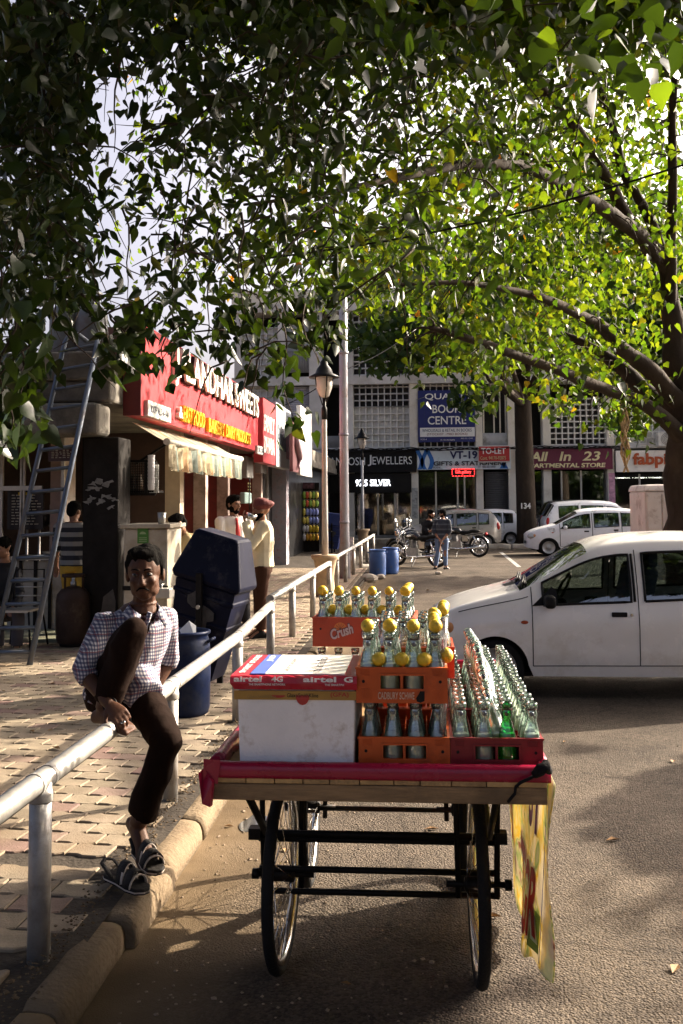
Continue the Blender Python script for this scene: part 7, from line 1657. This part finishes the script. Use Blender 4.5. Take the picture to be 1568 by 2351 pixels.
def cells(cov, x0, y0, cw, chh, Zr, size, area=.42, clump=.55, far=20):
    """leaves filling a volume: cov is how much of the sky each cell of the crown closes"""
    out = []; szs = []
    for j, row in enumerate(cov):
        for i, c in enumerate(row):
            if c <= 0: continue
            Zm = (Zr[0]+Zr[1])/2; a = area*(size*FPX/Zm)**2*.6; n = int(-math.log(1-min(c, .985))*cw*chh/a)
            m = max(1, n//9); cx, cy, cz = nr.uniform(0, cw, m), nr.uniform(0, chh, m), nr.uniform(*Zr, m); k = nr.randint(0, m, n); cl = nr.rand(n) < clump
            px = np.where(cl, cx[k]+nr.normal(0, 30*8/Zm, n), nr.uniform(0, cw, n)); py = np.where(cl, cy[k]+nr.normal(0, 34*8/Zm, n), nr.uniform(0, chh, n)); Z = np.where(cl, cz[k]+nr.normal(0, .15, n), nr.uniform(*Zr, n))
            P_, sc = clear_light(x0+i*cw+px, y0+j*chh+py, Z, Zr[0], far)
            out.append(P_); szs.append(size*sc)
    return np.concatenate(out), np.concatenate(szs)
def limb(name, pts, parent, mat=bark, n=10, scale=1.0):
    """pts: (px, py, depth y, radius px)"""
    P = [at(a, b, y) for a, b, y, r in pts]; R = [r*y/FPX for a, b, y, r in pts]; Q = []; RR = []
    for i in range(len(P)-1):
        p0, p1, p2, p3 = P[max(0, i-1)], P[i], P[i+1], P[min(len(P)-1, i+2)]
        for k in range(4):
            t = k/4; q = .5*((2*p1)+(p2-p0)*t+(2*p0-5*p1+4*p2-p3)*t*t+(3*p1-p0-3*p2+p3)*t*t*t)
            Q.append(q+Vector((mnoise.noise(q*2.3), mnoise.noise(q*2.3+Vector((9, 0, 0))), mnoise.noise(q*2.3+Vector((0, 9, 0)))))*R[i]*.35); RR.append((R[i]+(R[i+1]-R[i])*t)*(1+.12*mnoise.noise(q*4)))
    Q.append(P[-1]); RR.append(R[-1]); return obj(name, MB().tube(Q, RR, n), mat, parent, fix=False), Q
main = thing('fig_tree', 'large spreading heart leaved fig tree with a thick dark trunk at the right edge', 'tree', tuple(gp(1590, 1335, 0)))
T0 = 14.3
limb('trunk', [(1612, 1345, T0, 78), (1604, 1240, T0, 66), (1596, 1100, T0, 60), (1590, 1000, T0, 56), (1572, 930, T0, 50), (1560, 860, T0, 34), (1548, 760, T0, 24), (1538, 690, T0, 21)], main, n=16)
LIMBS = [
 [(1540, 700, 14.3, 30), (1522, 600, 14.0, 28), (1475, 548, 13.4, 26), (1405, 492, 12.6, 25), (1315, 440, 11.8, 23), (1230, 390, 10.9, 20), (1160, 378, 10.2, 19), (1060, 378, 9.4, 17), (960, 398, 8.7, 14), (840, 425, 8.0, 11), (700, 452, 7.4, 8), (560, 470, 7.0, 5)],
 [(1508, 590, 13.8, 24), (1452, 520, 13.3, 22), (1390, 410, 12.7, 20), (1325, 300, 12.1, 17), (1265, 225, 11.6, 14), (1190, 150, 11.0, 11), (1080, 85, 10.4, 8), (960, 40, 9.8, 5)],
 [(1528, 620, 14.2, 20), (1490, 500, 13.8, 18), (1430, 390, 13.4, 16), (1405, 280, 13.0, 13), (1360, 160, 12.6, 10), (1330, 40, 12.2, 7)],
 [(1540, 700, 14.2, 20), (1541, 560, 13.8, 18), (1544, 400, 13.4, 16), (1546, 240, 13.0, 13), (1560, 60, 12.6, 10)],
 [(1562, 930, 14.2, 34), (1500, 862, 13.8, 30), (1430, 800, 13.4, 24), (1370, 745, 13.0, 20), (1290, 700, 12.2, 17), (1190, 668, 11.5, 12), (1060, 650, 10.8, 8), (850, 655, 10.2, 5)],
 [(1566, 965, 14.4, 34), (1490, 905, 14.6, 30), (1430, 850, 14.9, 25), (1360, 800, 15.2, 16), (1280, 760, 15.5, 9)],
 [(1572, 1000, 14.1, 32), (1510, 950, 13.8, 25), (1440, 912, 13.5, 20), (1360, 884, 13.0, 19), (1265, 845, 12.4, 17), (1130, 795, 11.7, 14), (1030, 764, 11.2, 11), (985, 752, 11.0, 7)],
 [(1230, 392, 12.7, 9), (1150, 345, 12.6, 8), (1080, 330, 12.4, 6), (960, 345, 12.2, 5), (860, 345, 12, 3)],
 [(1400, 490, 13.6, 8), (1330, 420, 13.2, 7), (1240, 370, 12.8, 6), (1130, 320, 12.4, 4)],
 [(1100, 378, 12.0, 6), (1000, 440, 11.5, 5), (900, 520, 11.1, 4), (760, 590, 10.6, 3)]]
ends = []
LIMBS = [[(a, b, y, max(2.2, r*.68)) for a, b, y, r in l] for l in LIMBS]
for l in LIMBS: ends += limb('limb', l, main)[1][6:]
# the half of the crown outside the picture, over the road on the right: it shades the near road
for l in ([(1600, 900, 14.3, 40), (1800, 700, 13, 26), (2050, 560, 11.5, 18), (2300, 480, 10, 10)], [(1600, 960, 14.4, 34), (1900, 800, 15.5, 22), (2300, 680, 16.5, 10)]): limb('limb', l, main)
COVM = [[.5, .4, .5, .62, .72, .76, .80, .72], [.0, .2, .4, .6, .5, .72, .78, .62], [0, .2, .3, .36, .3, .72, .76, .52], [0, .15, .4, .6, .78, .84, .82, .66], [0, .1, .2, .2, .55, .82, .84, .6], [0, 0, 0, 0, 0, .34, .55, .34]]
COVM = [[c*(.35, .42, .5, .72, .84, .88, .88, .85)[i] for i, c in enumerate(r)] for r in COVM]
COVN = [[c*.09 for c in r] for r in COVM]
pm1, sm1 = cells(COVM, 0, 0, 196, 167, (13.6, 18.5), .112, far=23)
pm2, sm2 = cells(COVN, 0, 0, 196, 167, (9.8, 13.4), .08)
pm1, sm1 = np.concatenate([pm1, pm2]), np.concatenate([sm1, sm2])
# nothing below the crown's ragged edge
keep = []
for p in pm1:
    v = Vector(p)-CAMP; z = v.dot(_f); a, b = CX+FPX*v.dot(_r)/z, CY-FPX*v.dot(_u)/z
    edge = 735+40*math.sin(a*.021)+25*math.sin(a*.06+1) if a < 1000 else (865+45*math.sin(a*.03)+30*math.sin(a*.071) if a < 1230 else 960-.12*(a-1230)+30*math.sin(a*.05))
    keep.append(b < edge)
pm1, sm1 = pm1[keep], sm1[keep]
# sprays along the limbs
ex = np.array([e[:] for e in ends]); ki = nr.randint(0, len(ex), 4200); pe = ex[ki]+nr.normal(0, .28, (4200, 3))-np.array([0, 0, .12])
# upper and right hand crown outside the picture
def blob(c, r, n): d = nr.normal(0, 1, (n, 3)); d /= np.linalg.norm(d, axis=1)[:, None]; return np.array(c)+d*(nr.rand(n)**.45)[:, None]*np.array(r)
up_ = np.concatenate([blob((1.2, 10, 9.0), (3.4, 2.8, 1.5), 1700), blob((-2.5, 8.0, 8.0), (2.8, 2.8, 1.2), 1300), blob((5.5, 15, 11), (4, 3, 2), 1500), blob((8.6, 9.2, 5.4), (1.3, 1.3, .9), 260), blob((9.5, 15.5, 6.5), (2.5, 2.5, 1.2), 420)])
pe = pe[~shades(pe)]; up_ = np.concatenate([up_[~shades(up_)], blob((8.45, 10.0, 3.9), (1.05, 1.4, .5), 6000), blob((2.2, 9.0, 7.3), (3.6, 2.4, .9), 4200), blob((-.5, 7.5, 6.5), (2.6, 1.8, .8), 2600)])  # last two clumps are unseen leaf sheets added to shade the left foliage
V_ = np.concatenate([leaf_arrays(pm1, sm1), leaf_arrays(pe, np.full(len(pe), .09)), leaf_arrays(up_, np.full(len(up_), .24))])
leaves_obj('crown', V_, L_main, main)
# drooping sprays with twigs at the lower crown edge
tw = MB()
for k in range(260):
    e = ends[rnd.randrange(len(ends))]; p = Vector(e); pts = [p.copy()]; d = Vector((rnd.uniform(-1, .4), rnd.uniform(-.6, .6), rnd.uniform(-.2, .5)))
    for s in range(5): p = p+d*.16; d = d*.85+Vector((rnd.uniform(-.2, .2), rnd.uniform(-.2, .2), -.22)); pts.append(p.copy())
    tw.tube(pts, [.014, .011, .009, .007, .005, .003], 5)
obj('twigs', tw, twigm, main, kind='stuff', fix=False)
rt = MB()
for k in range(9):
    p = at(1432+rnd.uniform(-9, 9), 880, 13.5); pts = [p+Vector((.03*math.sin(i*1.3+k), .03*math.cos(i+k), -.085*i)) for i in range(13+k % 3)]; rt.tube(pts, [.012]*len(pts), 4)
obj('aerial_roots', rt, M('root_pale', (.35, .24, .12), .9, var=.3), main, kind='stuff')
# near overhanging tree on the left: dark long leaves, its hanging bough
nt_ = thing('overhanging_tree', 'dark long leaved tree overhanging the top left corner with a thin drooping bough', 'tree', (-4.6, 5.2, .12))
obj('trunk', MB().tube([(-4.6, 5.2, .1), (-4.5, 5.3, 2), (-4.2, 5.5, 4), (-3.4, 5.8, 5.4)], [.2, .17, .14, .1], 12), bark, nt_)
obj('bough', MB().tube([(-4.2, 5.5, 4.0), (-3.2, 6.0, 5.2), tuple(at(70, -60, 6.2)), tuple(at(1100, -220, 7))], [.09, .07, .05, .03], 8), bark, nt_)
limb('drooping_bough', [(60, -60, 6.2, 17), (75, 30, 6.2, 16), (95, 110, 6.2, 15), (118, 185, 6.2, 12), (110, 300, 6.2, 9), (106, 420, 6.2, 8), (112, 520, 6.2, 8), (135, 580, 6.2, 7), (175, 655, 6.2, 5), (218, 722, 6.2, 3)], nt_, twigm)
COVL = [[.95, .66, .55, .78, .70, .45, .40, .3], [.95, .22, .52, .74, .55, .3, .2, .1], [.95, .34, .30, .5, .2, .12, .1, 0], [.94, .24, .36, .44, .45, .2, 0, 0], [.9, .36, .40, .28, .15, 0, 0, 0], [.35, .1, 0, 0, 0, 0, 0, 0]]
COVL = [[min(.96, c+(.0, .12, .14, .06, .03, 0, 0, 0)[i]) if c > .15 else c for i, c in enumerate(r)] for r in COVL]
pl1, sl1 = cells(COVL, 0, 0, 196, 167, (5.2, 9.0), .085, area=.32, far=11)
kp = []
for p in pl1:
    v = Vector(p)-CAMP; z = v.dot(_f); a, b = CX+FPX*v.dot(_r)/z, CY-FPX*v.dot(_u)/z
    gap = ((a-300)/110)**2+((b-215)/105)**2 < 1 or ((a-270)/75)**2+((b-560)/125)**2 < 1 or ((a-245)/90)**2+((b-385)/60)**2 < 1 or ((a-300)/70)**2+((b-690)/50)**2 < 1
    lim = (1010-1.2*a if a < 75 else 745+160*max(0, 1-(a-75)/40)+18*math.sin(a*.09) if a < 235 else 850-1.0*abs(a-280)) if a < 330 else 735+25*math.sin(a*.05)+(170*math.exp(-((a-655)/55)**2) if a > 330 else 0)+(95*math.exp(-((a-480)/150)**2))
    kp.append(b < lim and (b < 700 or rnd.random() < .4) and (not gap or rnd.random() < .5))
pl1, sl1 = pl1[kp], sl1[kp]
tw = MB()
for k in range(420):
    p = Vector(pl1[nr.randint(len(pl1))]); d = Vector((rnd.uniform(-1, .6), rnd.uniform(-.6, .6), rnd.uniform(-.9, .3))); pts = [p.copy()]
    for s_ in range(5): p = p+d.normalized()*.11; d += Vector((rnd.uniform(-.3, .3), rnd.uniform(-.3, .3), rnd.uniform(-.5, .1))); pts.append(p.copy())
    tw.tube(pts, [.007, .006, .005, .004, .003, .002], 4)
obj('twigs', tw, twigm, nt_, kind='stuff', fix=False)
# hanging sprays over the sign
sp = []; tw = MB()
for (a0, b0, a1, b1, Z) in ((640, 700, 668, 965, 8.5), (560, 690, 590, 850, 8.6), (520, 680, 505, 800, 8.8), (395, 700, 372, 845, 7.8), (325, 690, 318, 760, 7.4), (700, 660, 700, 800, 9), (760, 640, 742, 790, 9.2), (262, 720, 285, 830, 6.2), (60, 700, 40, 1000, 5.6), (20, 720, 10, 1030, 5.4), (70, 760, 62, 900, 5.8)):
    A, B = at(a0, b0, Z), at(a1, b1, Z); pts = [A.lerp(B, i/9)+Vector((.04*math.sin(i*.9+a0), .03*math.cos(i), 0)) for i in range(10)]; tw.tube(pts, [.009-.0006*i for i in range(10)], 5)
    for i in range(42): q = pts[min(9, int(rnd.random()**.8*10))]; sp.append((q.x+rnd.gauss(0, .10), q.y+rnd.gauss(0, .10), q.z+rnd.gauss(0, .07)))
sp = np.array(sp); obj('twigs', tw, twigm, nt_, kind='stuff', fix=False)
lb = np.concatenate([blob((-4, 5.5, 6.0), (2.4, 2.2, .9), 900), blob((0, 6.0, 6.8), (2.8, 1.8, .7), 900), blob((-1.5, .8, 7.5), (7, 4.8, 1.1), 7500), blob((7, -1, 7), (5, 4, 1.2), 4500), blob((12.5, -2, 5), (2.5, 5, 3.5), 2500), blob((12, 3.5, 2.6), (1.5, 3.2, 2.6), 2200), blob((14, 6.0, 2.2), (1.5, 2.0, 2.2), 1500)]); lb = lb[~shades(lb)]  # the large clumps overhead and at right are unseen, added to block sky light
leaves_obj('crown', np.concatenate([leaf_arrays(pl1, sl1, LONG if False else HEART, .6)[: len(pl1)//2], leaf_arrays(pl1[len(pl1)//2:], sl1[len(pl1)//2:]*1.15, LONG, .5), leaf_arrays(sp, np.full(len(sp), .105)), leaf_arrays(lb, np.where((lb[:, 1] < 4.6) | (lb[:, 0] > 6), .42, .2))]), L_dark, nt_)
# single large leaves near the camera, top right and left
big = []
for (x0, x1, y0, y1, Z0, Z1, n, sz) in ((1050, 1568, -40, 170, 3.6, 5.0, 62, .10), (1330, 1568, 90, 240, 3.4, 4.4, 22, .105), (620, 1050, -30, 140, 4.2, 5.5, 40, .10), (0, 260, 640, 1010, 4.6, 5.6, 60, .10), (0, 220, 0, 640, 4.8, 6, 70, .10), (950, 1568, 820, 950, 11.5, 13, 30, .14)):
    px, py, Z = nr.uniform(x0, x1, n), nr.uniform(y0, y1, n), nr.uniform(Z0, Z1, n); P_ = pix(px, py, Z)
    if y1 == 1010: ok = py < 1010-3.4*np.maximum(0, px-50); P_ = P_[ok]
    V_ = leaf_arrays(P_, np.full(len(P_), sz), HEART if x0 > 300 else LONG); big.append((V_, L_main if x0 > 900 else L_dark, main if x0 > 900 else nt_))
def big_leaf(c, d, sz, heart):
    """one leaf: midrib of six points, four points on each side, blade folded and curled"""
    d = Vector(d).normalized(); n = Vector((nr.normal(), nr.normal(), nr.normal())); x = d.cross(n).normalized(); n = x.cross(d); cu = nr.uniform(-.05, .14); fo = nr.uniform(.05, .28); wv = nr.uniform(-.06, .06)
    vs_ = (-.0, .16, .38, .62, .86, 1.2); ws = (.0, .43, .48, .37, .17, .0) if heart else (0, .17, .25, .22, .11, 0)
    P = lambda w, v: x*(w*sz)+d*((v-(.10 if heart and v < .2 and w else 0))*sz)+n*((abs(w)*fo-cu*v*v+wv*math.sin(v*6+w*9))*sz)
    V_ = [P(0, v) for v in vs_]
    for q in (-1, 1): V_ += [P(q*w, v) for w, v in zip(ws[1:5], vs_[1:5])]
    F = []
    for k, o in ((0, 6), (1, 10)):
        f = [(0, 1, o), (1, 2, o+1, o), (2, 3, o+2, o+1), (3, 4, o+3, o+2), (4, 5, o+3)]; F += [t[::-1] for t in f] if k else f
    m_ = (V_[1]+V_[4])/2; return [v-m_ for v in V_], F
k_ = 0
for V_, mt, par in big:
    for k in range(len(V_)):
        c = V_[k].mean(0); d = V_[k][5]-V_[k][0]; k_ += 1
        if par is main and k_ % 3 == 0: continue
        vs, fs = big_leaf(c, d, float(np.linalg.norm(d))/1.16, par is main or k_ % 2); me = bpy.data.meshes.new('leaf'); me.from_pydata([tuple(v) for v in vs], [], fs); me.polygons.foreach_set('use_smooth', [True]*len(fs)); me.materials.append(L_dark if k_ % 4 else mt)  # most of these leaves take the darkened greens to look less sunlit
        o = bpy.data.objects.new('leaf', me); COL.objects.link(o); o.parent = par; o.location = Vector(c)-(OFF.get(par.name, Vector((0, 0, 0))))
for par in (main, nt_):     # crown meshes were made in world space
    for ch_ in par.children:
        if ch_.name.startswith('crown'): ch_.location = -OFF[par.name]
# background trees
def bg_tree(label, tx, ty, tr, h, blobs, n, size, number=None):
    t = thing('background_tree', label, 'tree', (tx, ty, 0)); obj('trunk', MB().tube([(tx, ty, 0), (tx+.03, ty, .5), (tx+.02, ty, 2.5), (tx-.03, ty, h*.7), (tx, ty, h)], [tr*1.25, tr*1.02, tr*.95, tr*.8, tr*.4], 14), bark, t)
    for c, r in blobs: obj('limb', MB().tube([(tx, ty, h*.6), tuple((Vector((tx, ty, h*.75))+Vector(c))/2), c], [tr*.4, tr*.25, tr*.08], 8), bark, t)
    tot = sum(r[0]*r[2] for c, r in blobs); P_ = np.concatenate([blob(c, r, int(n*r[0]*r[2]/tot)) for c, r in blobs]); o = leaves_obj('crown', leaf_arrays(P_, np.full(len(P_), size), HEART, .4), L_far, t); o.location = -OFF[t.name]
    if number: text('painted_number', number, (tx-.2, ty-tr-.02, at(1200, 1168, ty).z), FRONT, .36, .22, white, t, .02, .03)
    return t
def A3(px, py, y): v = at(px, py, y); return (v.x, v.y, v.z)
bx2 = at(1207, 1200, 38.2).x
bg_tree('far dark tree with a thick trunk numbered 134 in front of the department store', bx2, 38.2, .37, 9, [(A3(1010, 760, 33), (3.4, 2, 1.5)), (A3(905, 790, 33), (1.6, 1.5, 1.2)), (A3(1100, 700, 34), (3.2, 2, 2.2)), (A3(1250, 640, 36), (4, 2.5, 3)), (A3(1085, 905, 33), (.9, .8, .8)), (A3(900, 600, 36), (3.2, 2, 2)), (A3(1400, 560, 36), (4, 2.5, 3))], 9000, .26, '134')
bg_tree('dark fine leaved tree beyond the right trunk above the fabric shop', at(1700, 1200, 27).x, 27, .3, 7, [(A3(1490, 760, 26), (1.2, 1.5, 2.0)), (A3(1440, 960, 28), (.65, .8, .7)), (A3(1560, 640, 27), (2.0, 2, 2.4)), (A3(1400, 760, 28), (1.4, 1.4, 1.6)), (A3(1660, 800, 27), (2, 2, 2.4))], 5200, .22)
# wires
def wire(label, pts, r):
    P_ = [Vector(p) for p in pts]; q = []
    for i in range(len(P_)-1):
        for k in range(10): t = k/10; q.append(P_[i].lerp(P_[i+1], t)-Vector((0, 0, .12*math.sin(math.pi*t))))
    q.append(P_[-1]); return tag(obj('overhead_wire', MB().tube(q, r, 5), bdark), label, 'wire')
wire('black overhead wire crossing in front of the big fig tree', (at(560, 600, 7.5), at(1720, 330, 7.0)), .0085)
wire('thin far wire running from the shop row up into the dark tree', (at(600, 950, 24), at(784, 852, 25), at(960, 752, 27)), .014)
bpy.data.scenes.remove(S2)
